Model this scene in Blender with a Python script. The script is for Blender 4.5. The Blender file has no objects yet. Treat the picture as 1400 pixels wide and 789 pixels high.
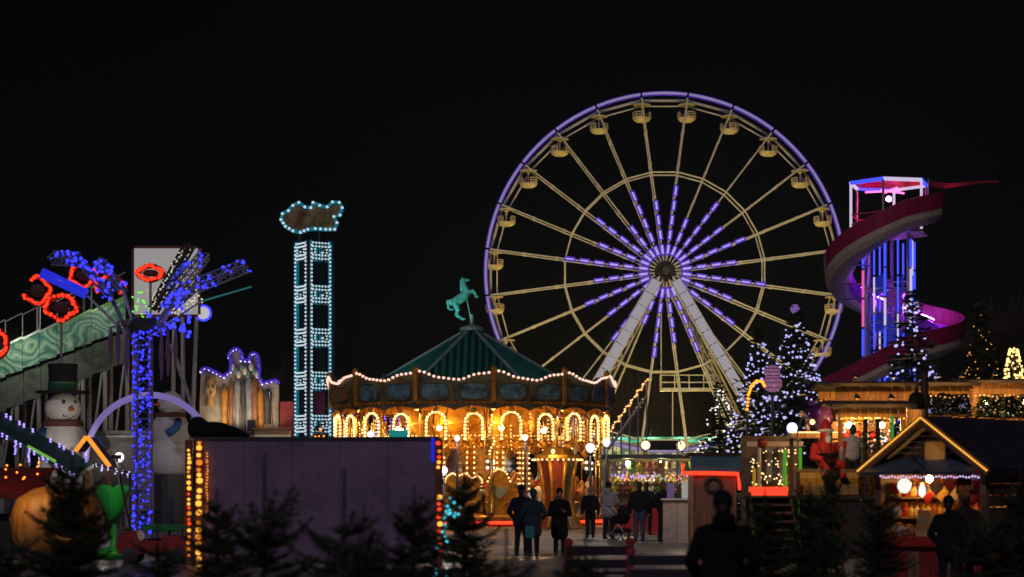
import bpy, bmesh, math, random
import numpy as np
from mathutils import Vector, Matrix

R = math.radians
random.seed(7)
rng = np.random.default_rng(11)
scene = bpy.context.scene
col = scene.collection

# ------------------------------------------------------------------ camera
CAM_H = 1.65          # eye height in metres
FPX = 2800.0          # focal length in photo pixels (1400 px wide picture)
HOR = 665.0           # horizon row of the photograph
cam_data = bpy.data.cameras.new('camera')
cam = bpy.data.objects.new('camera', cam_data)
col.objects.link(cam)
cam.location = (0, 0, CAM_H)
cam.rotation_euler = (R(90), 0, 0)
cam_data.sensor_width = 36.0
cam_data.lens = 36.0 * FPX / 1400.0
cam_data.shift_y = (HOR - 394.5) / 1400.0
cam_data.clip_start = 0.5
cam_data.clip_end = 3000.0
cam_data.dof.use_dof = True
cam_data.dof.focus_distance = 95.0
cam_data.dof.aperture_fstop = 1.6
scene.camera = cam

# ------------------------------------------------------------------ world, moon, exposure
world = bpy.data.worlds.new('World')
scene.world = world
world.use_nodes = True
wn = world.node_tree
bg = wn.nodes['Background']
sky = wn.nodes.new('ShaderNodeTexSky')
sky.sky_type = 'NISHITA'
sky.sun_disc = False
MOON_EL, MOON_AZ = R(32), R(200)
sky.sun_elevation = MOON_EL
sky.sun_rotation = MOON_AZ
wn.links.new(sky.outputs[0], bg.inputs[0])
bg.inputs[1].default_value = 0.00014
sun = bpy.data.lights.new('moon', 'SUN')
sun.energy = 0.2
sun.angle = R(0.5)
sun.color = (0.84, 0.74, 1.0)
sun_o = bpy.data.objects.new('moon', sun)
col.objects.link(sun_o)
# behind and to one side of the camera
sun_o.rotation_euler = (R(58), 0, R(-20))
scene.view_settings.view_transform = 'Standard'
scene.view_settings.look = 'None'
scene.view_settings.exposure = 1.0
scene.view_settings.gamma = 1.0
scene.view_settings.use_curve_mapping = False
scene.render.engine = 'CYCLES'
scene.cycles.use_denoising = True
scene.cycles.max_bounces = 6
scene.cycles.diffuse_bounces = 2
scene.cycles.glossy_bounces = 3
scene.cycles.transparent_max_bounces = 8
scene.cycles.sample_clamp_indirect = 4.0
scene.cycles.use_light_tree = True
scene.cycles.caustics_reflective = False
scene.cycles.caustics_refractive = False


def S(px, py, s):
    """photo pixel + scale (pixels per metre at its distance) -> world point"""
    return Vector(((px - 700.0) / s, FPX / s, CAM_H + (HOR - py) / s))


def G(px, s, z=0.0):
    """point on the ground under a pixel column"""
    return Vector(((px - 700.0) / s, FPX / s, z))


# ------------------------------------------------------------------ materials
MATS = {}


def pm(name, c, rough=0.6, metal=0.0, var=0.35, scale=5.0, bump=0.15, stretch=None, c2=None, spec=0.5, wear=0.0):
    if name in MATS:
        return MATS[name]
    m = bpy.data.materials.new(name)
    m.use_nodes = True
    t = m.node_tree
    b = t.nodes['Principled BSDF']
    tc = t.nodes.new('ShaderNodeTexCoord')
    mp = t.nodes.new('ShaderNodeMapping')
    t.links.new(tc.outputs['Object'], mp.inputs[0])
    if stretch:
        mp.inputs['Scale'].default_value = stretch
    n = t.nodes.new('ShaderNodeTexNoise')
    n.inputs['Scale'].default_value = scale
    n.inputs['Detail'].default_value = 6.0
    n.inputs['Roughness'].default_value = 0.65
    t.links.new(mp.outputs[0], n.inputs['Vector'])
    rp = t.nodes.new('ShaderNodeValToRGB')
    lo = [max(0.0, x * (1 - var)) for x in c]
    hi = [min(1.0, x * (1 + var)) for x in (c2 or c)]
    rp.color_ramp.elements[0].position = 0.3
    rp.color_ramp.elements[1].position = 0.7
    rp.color_ramp.elements[0].color = (*lo, 1)
    rp.color_ramp.elements[1].color = (*hi, 1)
    t.links.new(n.outputs['Fac'], rp.inputs[0])
    out = rp.outputs[0]
    if wear > 0:
        n2 = t.nodes.new('ShaderNodeTexNoise')
        n2.inputs['Scale'].default_value = scale * 4.3
        n2.inputs['Detail'].default_value = 8
        t.links.new(mp.outputs[0], n2.inputs['Vector'])
        r2 = t.nodes.new('ShaderNodeValToRGB')
        r2.color_ramp.elements[0].position = 0.56
        r2.color_ramp.elements[1].position = 0.72
        r2.color_ramp.elements[0].color = (0, 0, 0, 1)
        r2.color_ramp.elements[1].color = (wear, wear, wear, 1)
        t.links.new(n2.outputs['Fac'], r2.inputs[0])
        mx = t.nodes.new('ShaderNodeMixRGB')
        mx.inputs[2].default_value = (0.09, 0.075, 0.06, 1)
        t.links.new(r2.outputs[0], mx.inputs[0])
        t.links.new(out, mx.inputs[1])
        out = mx.outputs[0]
    t.links.new(out, b.inputs['Base Color'])
    mr = t.nodes.new('ShaderNodeMapRange')
    mr.inputs[3].default_value = max(0.03, rough - 0.12)
    mr.inputs[4].default_value = min(1.0, rough + 0.12)
    t.links.new(n.outputs['Fac'], mr.inputs[0])
    t.links.new(mr.outputs[0], b.inputs['Roughness'])
    b.inputs['Metallic'].default_value = metal
    b.inputs['Specular IOR Level'].default_value = spec
    if bump > 0:
        bp = t.nodes.new('ShaderNodeBump')
        bp.inputs['Strength'].default_value = bump
        bp.inputs['Distance'].default_value = 0.02
        t.links.new(n.outputs['Fac'], bp.inputs['Height'])
        t.links.new(bp.outputs[0], b.inputs['Normal'])
    MATS[name] = m
    return m


def em(name, c, strength):
    """a glowing surface"""
    if name in MATS:
        return MATS[name]
    if strength < 10:
        strength *= 0.5
    m = bpy.data.materials.new(name)
    m.use_nodes = True
    b = m.node_tree.nodes['Principled BSDF']
    b.inputs['Base Color'].default_value = (*[0.02 + 0.1 * x for x in c], 1)
    b.inputs['Roughness'].default_value = 0.3
    b.inputs['Emission Color'].default_value = (*c, 1)
    b.inputs['Emission Strength'].default_value = strength
    MATS[name] = m
    return m


def glass(name, c, rough=0.08):
    if name in MATS:
        return MATS[name]
    m = bpy.data.materials.new(name)
    m.use_nodes = True
    b = m.node_tree.nodes['Principled BSDF']
    b.inputs['Base Color'].default_value = (*c, 1)
    b.inputs['Roughness'].default_value = rough
    b.inputs['Metallic'].default_value = 0.0
    MATS[name] = m
    return m


# ------------------------------------------------------------------ mesh collecting
PHI = (1 + 5 ** 0.5) / 2
ICO_V = [Vector(v).normalized() for v in
         [(-1, PHI, 0), (1, PHI, 0), (-1, -PHI, 0), (1, -PHI, 0), (0, -1, PHI), (0, 1, PHI),
          (0, -1, -PHI), (0, 1, -PHI), (PHI, 0, -1), (PHI, 0, 1), (-PHI, 0, -1), (-PHI, 0, 1)]]
ICO_F = [(0, 11, 5), (0, 5, 1), (0, 1, 7), (0, 7, 10), (0, 10, 11), (1, 5, 9), (5, 11, 4), (11, 10, 2),
         (10, 7, 6), (7, 1, 8), (3, 9, 4), (3, 4, 2), (3, 2, 6), (3, 6, 8), (3, 8, 9), (4, 9, 5),
         (2, 4, 11), (6, 2, 10), (8, 6, 7), (9, 8, 1)]


def frame(d):
    d = Vector(d).normalized()
    a = Vector((0, 0, 1)) if abs(d.z) < 0.95 else Vector((1, 0, 0))
    u = d.cross(a).normalized()
    return u, d.cross(u).normalized()


class MB:
    def __init__(self, root=None):
        self.v, self.f = [], []
        self.o = Vector(root.location) if root is not None else Vector((0, 0, 0))

    def add(self, vs, fs):
        n = len(self.v)
        self.v.extend([Vector(p) - self.o for p in vs])
        self.f.extend([tuple(n + i for i in f) for f in fs])
        return self

    def box(self, c, size, rz=0.0, m=None):
        x, y, z = [k / 2 for k in size]
        vs = [Vector((sx * x, sy * y, sz * z)) for sx in (-1, 1) for sy in (-1, 1) for sz in (-1, 1)]
        rot = m if m is not None else Matrix.Rotation(rz, 3, 'Z')
        vs = [rot @ p + Vector(c) for p in vs]
        return self.add(vs, [(0, 1, 3, 2), (4, 6, 7, 5), (0, 4, 5, 1), (2, 3, 7, 6), (0, 2, 6, 4), (1, 5, 7, 3)])

    def bar(self, p0, p1, w, h, up=None):
        """rectangular bar between two points"""
        p0, p1 = Vector(p0), Vector(p1)
        d = (p1 - p0).normalized()
        if up is None:
            u, v = frame(d)
        else:
            u = d.cross(Vector(up)).normalized()
            v = u.cross(d).normalized()
        vs = []
        for p in (p0, p1):
            for a, b in ((-1, -1), (1, -1), (1, 1), (-1, 1)):
                vs.append(p + u * (a * w / 2) + v * (b * h / 2))
        return self.add(vs, [(0, 3, 2, 1), (4, 5, 6, 7), (0, 1, 5, 4), (1, 2, 6, 5), (2, 3, 7, 6), (3, 0, 4, 7)])

    def tube(self, p0, p1, r0, r1=None, n=8):
        r1 = r0 if r1 is None else r1
        p0, p1 = Vector(p0), Vector(p1)
        if (p1 - p0).length < 1e-6:
            return self
        u, v = frame(p1 - p0)
        vs, fs = [], []
        for p, r in ((p0, r0), (p1, r1)):
            for k in range(n):
                a = 2 * math.pi * k / n
                vs.append(p + (u * math.cos(a) + v * math.sin(a)) * r)
        for k in range(n):
            j = (k + 1) % n
            fs.append((k, j, n + j, n + k))
        fs.append(tuple(range(n - 1, -1, -1)))
        fs.append(tuple(range(n, 2 * n)))
        return self.add(vs, fs)

    def path(self, pts, r, n=6, closed=False):
        pts = [Vector(p) for p in pts]
        m = len(pts)
        rr = r if isinstance(r, (list, tuple)) else [r] * m
        vs, fs = [], []
        pu = None
        for i, p in enumerate(pts):
            a = pts[i - 1] if (i > 0 or closed) else p
            b = pts[(i + 1) % m] if (i < m - 1 or closed) else p
            d = (b - a).normalized()
            if pu is None:
                u, v = frame(d)
            else:
                u = (pu - d * pu.dot(d)).normalized()
                v = d.cross(u)
            pu = u
            for k in range(n):
                t = 2 * math.pi * k / n
                vs.append(p + (u * math.cos(t) + v * math.sin(t)) * rr[i])
        for i in range(m if closed else m - 1):
            i2 = (i + 1) % m
            for k in range(n):
                j = (k + 1) % n
                fs.append((i * n + k, i * n + j, i2 * n + j, i2 * n + k))
        if not closed:
            fs.append(tuple(range(n - 1, -1, -1)))
            fs.append(tuple(range((m - 1) * n, m * n)))
        return self.add(vs, fs)

    def lathe(self, c, prof, n=16, a0=0.0, a1=2 * math.pi, axis=None):
        """prof: list of (radius, height)"""
        c = Vector(c)
        full = abs(a1 - a0 - 2 * math.pi) < 1e-6
        k = n if full else n + 1
        rot = Matrix.Identity(3)
        if axis is not None:
            rot = Vector((0, 0, 1)).rotation_difference(Vector(axis)).to_matrix()
        vs, fs = [], []
        for r, h in prof:
            for i in range(k):
                a = a0 + (a1 - a0) * i / n
                vs.append(c + rot @ Vector((r * math.cos(a), r * math.sin(a), h)))
        for j in range(len(prof) - 1):
            for i in range(n):
                i2 = (i + 1) % k
                fs.append((j * k + i, j * k + i2, (j + 1) * k + i2, (j + 1) * k + i))
        return self.add(vs, fs)

    def ball(self, c, r, nu=12, nv=8, sc=(1, 1, 1)):
        prof = [(max(1e-4, math.sin(math.pi * j / nv)) * r, -math.cos(math.pi * j / nv) * r) for j in range(nv + 1)]
        n0 = len(self.v)
        self.lathe((0, 0, 0), prof, nu)
        cc = Vector(c)
        for i in range(n0, len(self.v)):
            p = self.v[i] + self.o
            self.v[i] = Vector((p.x * sc[0], p.y * sc[1], p.z * sc[2])) + cc - self.o
        return self

    def bulb(self, c, r):
        c = Vector(c)
        return self.add([c + v * r for v in ICO_V], ICO_F)

    def prism(self, pts, y0, y1):
        """pts in (x,z); extruded along y from y0 to y1"""
        n = len(pts)
        vs = [(x, y0, z) for x, z in pts] + [(x, y1, z) for x, z in pts]
        fs = [tuple(range(n)), tuple(range(2 * n - 1, n - 1, -1))]
        for i in range(n):
            j = (i + 1) % n
            fs.append((i, i + n, j + n, j))
        return self.add(vs, fs)

    def truss(self, p0, p1, w, n, r, sides=3, rd=None):
        p0, p1 = Vector(p0), Vector(p1)
        u, v = frame(p1 - p0)
        rd = rd or r * 0.6
        offs = [(u * math.cos(2 * math.pi * k / sides) + v * math.sin(2 * math.pi * k / sides)) * w / 2 for k in range(sides)]
        for o in offs:
            self.tube(p0 + o, p1 + o, r, n=5)
        for i in range(n):
            a = p0.lerp(p1, i / n)
            b = p0.lerp(p1, (i + 1) / n)
            for k in range(sides):
                o1, o2 = offs[k], offs[(k + 1) % sides]
                if (i + k) % 2:
                    o1, o2 = o2, o1
                self.tube(a + o1, b + o2, rd, n=4)
        return self

    def build(self, name, mat, parent=None, smooth=False, kind=None, label=None, cat=None, group=None, loc=None):
        me = bpy.data.meshes.new(name)
        me.from_pydata([tuple(p) for p in self.v], [], self.f)
        me.materials.append(mat)
        if smooth:
            me.polygons.foreach_set('use_smooth', [True] * len(me.polygons))
        me.update()
        return link(name, me, parent, kind, label, cat, group, loc)


def link(name, me, parent=None, kind=None, label=None, cat=None, group=None, loc=None, rz=None):
    o = bpy.data.objects.new(name, me)
    col.objects.link(o)
    if parent is not None:
        o.parent = parent
    tag(o, label, cat, group, kind)
    if loc is not None:
        o.location = loc
    if rz is not None:
        o.rotation_euler = (0, 0, rz)
    return o


def tag(o, label=None, cat=None, group=None, kind=None):
    if label:
        o['label'] = label
    if cat:
        o['category'] = cat
    if group:
        o['group'] = group
    if kind:
        o['kind'] = kind
    return o


def thing(name, label, cat, loc=(0, 0, 0), group=None, rz=0.0):
    o = bpy.data.objects.new(name, None)
    o.empty_display_size = 0.2
    col.objects.link(o)
    o.location = loc
    o.rotation_euler = (0, 0, rz)
    return tag(o, label, cat, group)


def copy_tree(o, parent=None):
    c = o.copy()
    col.objects.link(c)
    c.parent = parent
    for ch in list(o.children):
        copy_tree(ch, c)
    return c


def soup(name, verts, faces_n, mat, parent=None, **kw):
    """numpy polygon soup: verts (N, k, 3) of N polygons with k corners"""
    v = np.asarray(verts, dtype=np.float32)
    n, k, _ = v.shape
    me = bpy.data.meshes.new(name)
    me.vertices.add(n * k)
    me.vertices.foreach_set('co', v.reshape(-1))
    me.loops.add(n * k)
    me.loops.foreach_set('vertex_index', np.arange(n * k, dtype=np.int32))
    me.polygons.add(n)
    me.polygons.foreach_set('loop_start', np.arange(0, n * k, k, dtype=np.int32))
    me.polygons.foreach_set('loop_total', np.full(n, k, dtype=np.int32))
    me.update(calc_edges=True)
    me.materials.append(mat)
    return link(name, me, parent, **kw) if kw.pop('do_link', True) else me


# continuous bodies: tapered capsules fused by a voxel remesh
def blob(name, prims, mat, voxel=0.02, smooth=4):
    mb = MB()
    for p in prims:
        if p[0] == 'c':
            _, a, ra, b, rb = p
            a, b = Vector(a), Vector(b)
            L = (b - a).length
            prof = []
            for j in range(5):
                t = math.pi / 2 * j / 4
                prof.append((max(1e-4, math.sin(t) * ra), -math.cos(t) * ra))
            for j in range(5):
                t = math.pi / 2 * j / 4
                prof.append((max(1e-4, math.cos(t) * rb), L + math.sin(t) * rb))
            mb.lathe(a, prof, 12, axis=(b - a) if L > 1e-6 else (0, 0, 1))
        else:
            _, c, sc = p
            mb.ball(c, 1.0, 16, 10, sc)
    me = bpy.data.meshes.new(name)
    me.from_pydata([tuple(p) for p in mb.v], [], mb.f)
    o = bpy.data.objects.new(name, me)
    col.objects.link(o)
    r = o.modifiers.new('r', 'REMESH')
    r.mode = 'VOXEL'
    r.voxel_size = voxel
    s = o.modifiers.new('s', 'SMOOTH')
    s.factor = 0.5
    s.iterations = smooth
    dg = bpy.context.evaluated_depsgraph_get()
    out = bpy.data.meshes.new_from_object(o.evaluated_get(dg))
    bpy.data.objects.remove(o)
    bpy.data.meshes.remove(me)
    out.name = name
    out.materials.clear()
    out.materials.append(mat)
    out.polygons.foreach_set('use_smooth', [True] * len(out.polygons))
    return out


# ------------------------------------------------------------------ shared materials
M = {}
M['steel'] = pm('steel paint', (0.62, 0.6, 0.56), 0.5, 0.0, 0.2, 2.0, 0.05)
M['galv'] = pm('galvanised steel', (0.42, 0.42, 0.44), 0.45, 0.6, 0.25, 6.0, 0.05)
M['dark_steel'] = pm('dark steel', (0.05, 0.05, 0.055), 0.5, 0.2, 0.3, 6.0, 0.05)
M['gold'] = pm('gold paint', (0.55, 0.22, 0.018), 0.32, 0.3, 0.4, 3.0, 0.12, c2=(0.72, 0.34, 0.03))
M['brass'] = pm('brass', (0.75, 0.5, 0.16), 0.25, 0.8, 0.2, 6.0, 0.03)
M['cream'] = pm('cream paint', (0.62, 0.52, 0.36), 0.5, 0.0, 0.2, 3.0, 0.05, wear=0.3)
M['white'] = pm('white paint', (0.72, 0.71, 0.68), 0.5, 0.0, 0.12, 3.0, 0.05)
M['red'] = pm('red paint', (0.42, 0.03, 0.025), 0.45, 0.0, 0.3, 4.0, 0.05, wear=0.3)
M['maroon'] = pm('maroon plastic', (0.36, 0.02, 0.075), 0.35, 0.0, 0.25, 2.0, 0.05)
M['teal'] = pm('teal paint', (0.02, 0.22, 0.2), 0.5, 0.0, 0.3, 4.0, 0.05, wear=0.25)
M['darkgreen'] = pm('dark green paint', (0.03, 0.07, 0.045), 0.5, 0.0, 0.4, 5.0, 0.1)
M['black'] = pm('black cloth', (0.012, 0.012, 0.014), 0.9, 0.0, 0.4, 20.0, 0.2, spec=0.2)
M['wood'] = pm('brown wood', (0.2, 0.1, 0.045), 0.7, 0.0, 0.45, 3.0, 0.3, stretch=(6, 6, 0.6), c2=(0.28, 0.15, 0.07))
M['woodh'] = pm('brown boards', (0.17, 0.085, 0.04), 0.7, 0.0, 0.45, 3.0, 0.3, stretch=(0.6, 6, 6), c2=(0.26, 0.14, 0.065))
M['darkwood'] = pm('dark wood', (0.05, 0.03, 0.018), 0.75, 0.0, 0.45, 3.0, 0.3, stretch=(0.6, 6, 6))
M['bark'] = pm('bark', (0.06, 0.045, 0.032), 0.9, 0.0, 0.5, 8.0, 0.6, stretch=(3, 3, 0.7))
M['needle'] = pm('spruce needles', (0.02, 0.038, 0.018), 0.7, 0.0, 0.5, 3.0, 0.0, c2=(0.05, 0.085, 0.03))
M['skin'] = pm('skin', (0.5, 0.3, 0.21), 0.5, 0.0, 0.1, 20.0, 0.03)
M['b_white'] = em('bulb white', (1.0, 0.93, 0.85), 1.5)
M['b_cool'] = em('bulb cool', (0.5, 0.48, 1.0), 1.15)
M['b_warm'] = em('bulb warm', (1.0, 0.62, 0.24), 2.3)
M['b_gold'] = em('bulb gold', (1.0, 0.52, 0.12), 1.6)
M['b_amber'] = em('bulb amber', (1.0, 0.38, 0.04), 2.0)
M['b_blue'] = em('bulb blue', (0.03, 0.035, 1.0), 2.0)
M['b_violet'] = em('bulb violet', (0.2, 0.1, 1.0), 2.6)
M['b_red'] = em('bulb red', (1.0, 0.035, 0.01), 1.6)
M['b_orange'] = em('bulb orange', (1.0, 0.25, 0.02), 2.6)
M['b_pink'] = em('bulb pink', (1.0, 0.62, 0.48), 1.3)
M['globe'] = em('lamp globe', (1.0, 0.74, 0.92), 1.3)

# ================================================================== SETTING
def ground_material():
    m = bpy.data.materials.new('asphalt')
    m.use_nodes = True
    t = m.node_tree
    b = t.nodes['Principled BSDF']
    tc = t.nodes.new('ShaderNodeTexCoord')
    n1 = t.nodes.new('ShaderNodeTexNoise'); n1.inputs['Scale'].default_value = 0.35; n1.inputs['Detail'].default_value = 5
    n2 = t.nodes.new('ShaderNodeTexNoise'); n2.inputs['Scale'].default_value = 9.0; n2.inputs['Detail'].default_value = 8
    n3 = t.nodes.new('ShaderNodeTexNoise'); n3.inputs['Scale'].default_value = 60.0; n3.inputs['Detail'].default_value = 3
    for n in (n1, n2, n3):
        t.links.new(tc.outputs['Object'], n.inputs['Vector'])
    mix = t.nodes.new('ShaderNodeMixRGB'); mix.inputs[0].default_value = 0.45
    t.links.new(n1.outputs['Fac'], mix.inputs[1]); t.links.new(n2.outputs['Fac'], mix.inputs[2])
    rp = t.nodes.new('ShaderNodeValToRGB')
    rp.color_ramp.elements[0].position = 0.36; rp.color_ramp.elements[0].color = (0.13, 0.126, 0.118, 1)
    rp.color_ramp.elements[1].position = 0.64; rp.color_ramp.elements[1].color = (0.30, 0.29, 0.27, 1)
    t.links.new(mix.outputs[0], rp.inputs[0]); t.links.new(rp.outputs[0], b.inputs['Base Color'])
    mr = t.nodes.new('ShaderNodeMapRange'); mr.inputs[1].default_value = 0.35; mr.inputs[2].default_value = 0.65
    mr.inputs[3].default_value = 0.22; mr.inputs[4].default_value = 0.72
    t.links.new(n1.outputs['Fac'], mr.inputs[0]); t.links.new(mr.outputs[0], b.inputs['Roughness'])
    bp = t.nodes.new('ShaderNodeBump'); bp.inputs['Strength'].default_value = 0.35; bp.inputs['Distance'].default_value = 0.01
    t.links.new(n3.outputs['Fac'], bp.inputs['Height']); t.links.new(bp.outputs[0], b.inputs['Normal'])
    return m


g = MB()
gv, gf = [], []
NG = 40
for j in range(NG + 1):
    for i in range(NG + 1):
        x = -700 + 1400 * i / NG
        y = -100 + 1500 * j / NG
        gv.append((x, y, 0.0))
for j in range(NG):
    for i in range(NG):
        a = j * (NG + 1) + i
        gf.append((a, a + 1, a + NG + 2, a + NG + 1))
g.add(gv, gf).build('ground', ground_material(), kind='structure')

# ================================================================== TREES
def bare_tree(name, label, loc, H, seed, group=None):
    rnd = random.Random(seed)
    root = thing(name, label, 'tree', loc, group)
    tr, cr = MB(), MB()

    def grow(p, d, L, r, depth):
        if depth > 5 or L < 0.25:
            return
        segs = 3
        q = p
        dd = d.copy()
        for k in range(segs):
            dd = (dd + Vector((rnd.uniform(-1, 1), rnd.uniform(-1, 1), rnd.uniform(-0.2, 0.7))) * 0.13).normalized()
            q2 = q + dd * (L / segs)
            (tr if depth == 0 else cr).tube(q, q2, r * (1 - 0.22 * k / segs), r * (1 - 0.22 * (k + 1) / segs), n=5 if depth < 2 else 3)
            q = q2
            if depth > 0 or k > 0:
                for _ in range(2 if depth < 4 else 1):
                    side = Vector((rnd.uniform(-1, 1), rnd.uniform(-1, 1), rnd.uniform(0.1, 0.9))).normalized()
                    grow(q, (dd * 0.65 + side * 0.75).normalized(), L * rnd.uniform(0.5, 0.72), r * 0.5, depth + 1)
        grow(q, dd, L * 0.7, r * 0.72, depth + 1)

    grow(Vector((0, 0, 0)), Vector((0, 0, 1)), H * 0.42, H * 0.016, 0)
    tr.build('trunk', M['bark'], root)
    cr.build('crown', M['bark'], root)
    return root


BT = [(36, 24, 9.5, 'bare leafless tree rising behind the red light rings'),
      (372, 20, 9.0, 'bare leafless tree between the castle facade and the bulb tower'),
      (866, 15.0, 13.0, 'bare tree trunk under the great wheel beside the bulb stair rail'),
      (925, 14.0, 12.0, 'bare tree under the great wheel hub above the teal stall roof'),
      (1385, 21, 12.0, 'bare leafless tree behind the amber lit fir and golden light cone')]
for i, (px, s, H, lab) in enumerate(BT):
    bare_tree('bare_tree', lab, G(px, s), H, 40 + i, 'bare trees behind the rides')


def fir_mesh(seed, H, Rb, levels, per, zb=0.1, sl=0.5, sw=0.14):
    """needle sprays of a conifer crown as numpy quads"""
    rg = np.random.default_rng(seed)
    quads = []
    for lv in range(levels):
        t = lv / (levels - 1)
        z = H * (zb + (1 - zb) * t ** 0.95)
        r = Rb * (1 - t) ** 0.9 * rg.uniform(0.85, 1.1) + 0.05
        nb = max(3, int(per * (1 - 0.7 * t)))
        for b in range(nb):
            a = rg.uniform(0, 2 * np.pi)
            rr = r * rg.uniform(0.7, 1.12)
            d = np.array([np.cos(a), np.sin(a), -0.22 + 0.5 * t])
            side = np.array([-np.sin(a), np.cos(a), 0.0])
            ns = max(4, int(rr / (sl * 0.22)))
            for k in range(ns):
                u = (k + rg.uniform(0, 1)) / ns
                p = np.array([0, 0, z]) + d * rr * u + np.array([0, 0, -0.12 * rr * u * u])
                sgn = 1 if rg.random() < 0.5 else -1
                dirn = d * 0.75 + side * sgn * rg.uniform(0.3, 1.0) + rg.normal(0, 0.16, 3)
                dirn /= np.linalg.norm(dirn)
                w = np.cross(dirn, [0, 0, 1.0]) + rg.normal(0, 0.3, 3)
                w /= np.linalg.norm(w)
                L = sl * rg.uniform(0.5, 1.1) * (0.55 + 0.45 * (1 - t))
                W = sw * rg.uniform(0.6, 1.2)
                quads.append([p - w * W * 0.3, p + dirn * L * 0.5 - w * W, p + dirn * L, p + dirn * L * 0.5 + w * W])
    return np.array(quads)


def lit_fir(label, loc, H, Rb, seed, bulb_mat, nb, br, rows=None, group=None, zb=0.1, topper=None, cat='tree'):
    root = thing('lit_fir_tree', label, cat, loc, group)
    MB().tube((0, 0, 0), (0, 0, H * 0.96), 0.035 * H * 0.6, 0.01, n=7).build('trunk', M['bark'], root)
    soup('crown', fir_mesh(seed, H, Rb, int(16 + H * 3.5), 15, zb, 0.16 * Rb + 0.25, 0.05 * Rb + 0.04), 4, M['needle'], root)
    rg = random.Random(seed * 3 + 1)
    b = MB()
    if rows:
        for (t, n, jit) in rows:
            for k in range(n):
                a = -math.pi * (k + rg.uniform(-0.25, 0.25)) / max(1, n - 1)
                tt = min(0.985, max(zb, t + rg.uniform(-jit, jit) + 0.012 * math.sin(3 * a)))
                r = Rb * (1 - (tt - zb) / (1 - zb)) ** 0.9 * rg.uniform(0.93, 1.06) + 0.06
                b.bulb((r * math.cos(a), r * math.sin(a), H * tt - 0.1 * r), br * rg.uniform(0.6, 1.25))
    for k in range(nb):
        tt = zb + (1 - zb) * (1 - math.sqrt(rg.random())) if not rows else rg.uniform(zb, 0.97)
        a = rg.uniform(0, 2 * math.pi)
        r = Rb * (1 - (tt - zb) / (1 - zb)) ** 0.9 * rg.uniform(0.8, 1.06) + 0.05
        b.bulb((r * math.cos(a), r * math.sin(a), H * tt - 0.1 * r), br * rg.uniform(0.5, 1.2))
    b.build('fairy_lights', bulb_mat, root, smooth=True, kind='stuff')
    if topper:
        MB().ball((0, 0, H - 0.02), 0.19, 10, 8).build('tree_topper', topper, root, smooth=True)
    return root


M['bauble_violet'] = em('lit violet bauble', (0.3, 0.16, 0.55), 0.5)
lit_fir('tall dark fir with rows of violet white fairy lights and round bauble top', G(1087, 35), 8.6, 2.3, 3, M['b_cool'], 60, 0.052,
        rows=[(0.92, 5, .03), (.84, 8, .02), (.80, 13, .012), (.76, 15, .012), (.70, 16, .01), (.69, 14, .01), (.62, 17, .012), (.60, 15, .012), (.52, 18, .015), (.45, 18, .02), (.36, 20, .02)], topper=M['bauble_violet'])
lit_fir('dark fir with sparse violet lights standing behind the pink lantern snowman', G(1038, 33), 8.1, 2.0, 5, M['b_cool'], 30, 0.055,
        rows=[(.93, 4, .02), (.88, 6, .015), (.84, 8, .015), (.81, 10, .012), (.78, 10, .012), (.74, 11, .012), (.70, 10, .02), (.66, 9, .02), (.61, 11, .02), (.58, 14, .012), (.55, 12, .02), (.5, 13, .015), (.46, 14, .015), (.42, 16, .02), (.38, 15, .02), (.34, 16, .02)])
lit_fir('small fir with clear white lights beside the great wheel leg', G(984, 30), 6.3, 1.9, 8, M['b_white'], 90, 0.058,
        rows=[(.62, 8, .02), (.52, 10, .02), (.46, 12, .02), (.40, 15, .01), (.33, 17, .012), (.3, 17, .01)])
lit_fir('broad fir with pale violet lights in front of the helter skelter tower', G(1247, 38), 8.6, 2.05, 12, M['b_cool'], 110, 0.06,
        rows=[(.68, 10, .02), (.63, 12, .02), (.53, 14, .015), (.48, 13, .02)])
lit_fir('dark fir with faint amber lights behind the market huts', G(1342, 36), 8.5, 1.9, 15, em('bulb dim amber', (1.0, 0.42, 0.06), 0.9), 330, 0.032)

# ================================================================== GREAT WHEEL
HUB = S(908, 373, 18.0)
wheel = thing('ferris_wheel', 'giant ferris wheel with violet lit rim and twenty four open gondolas', 'ferris wheel', (HUB.x, HUB.y, 0))
RIM = 13.55
DY = 0.62
NSP = 24
ANG = [R(7.5) + 2 * math.pi * k / NSP for k in range(NSP)]     # from straight up, towards +x


def wp(r, a, dy=0.0):
    return Vector((HUB.x + r * math.sin(a), HUB.y + dy, HUB.z + r * math.cos(a)))


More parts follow.
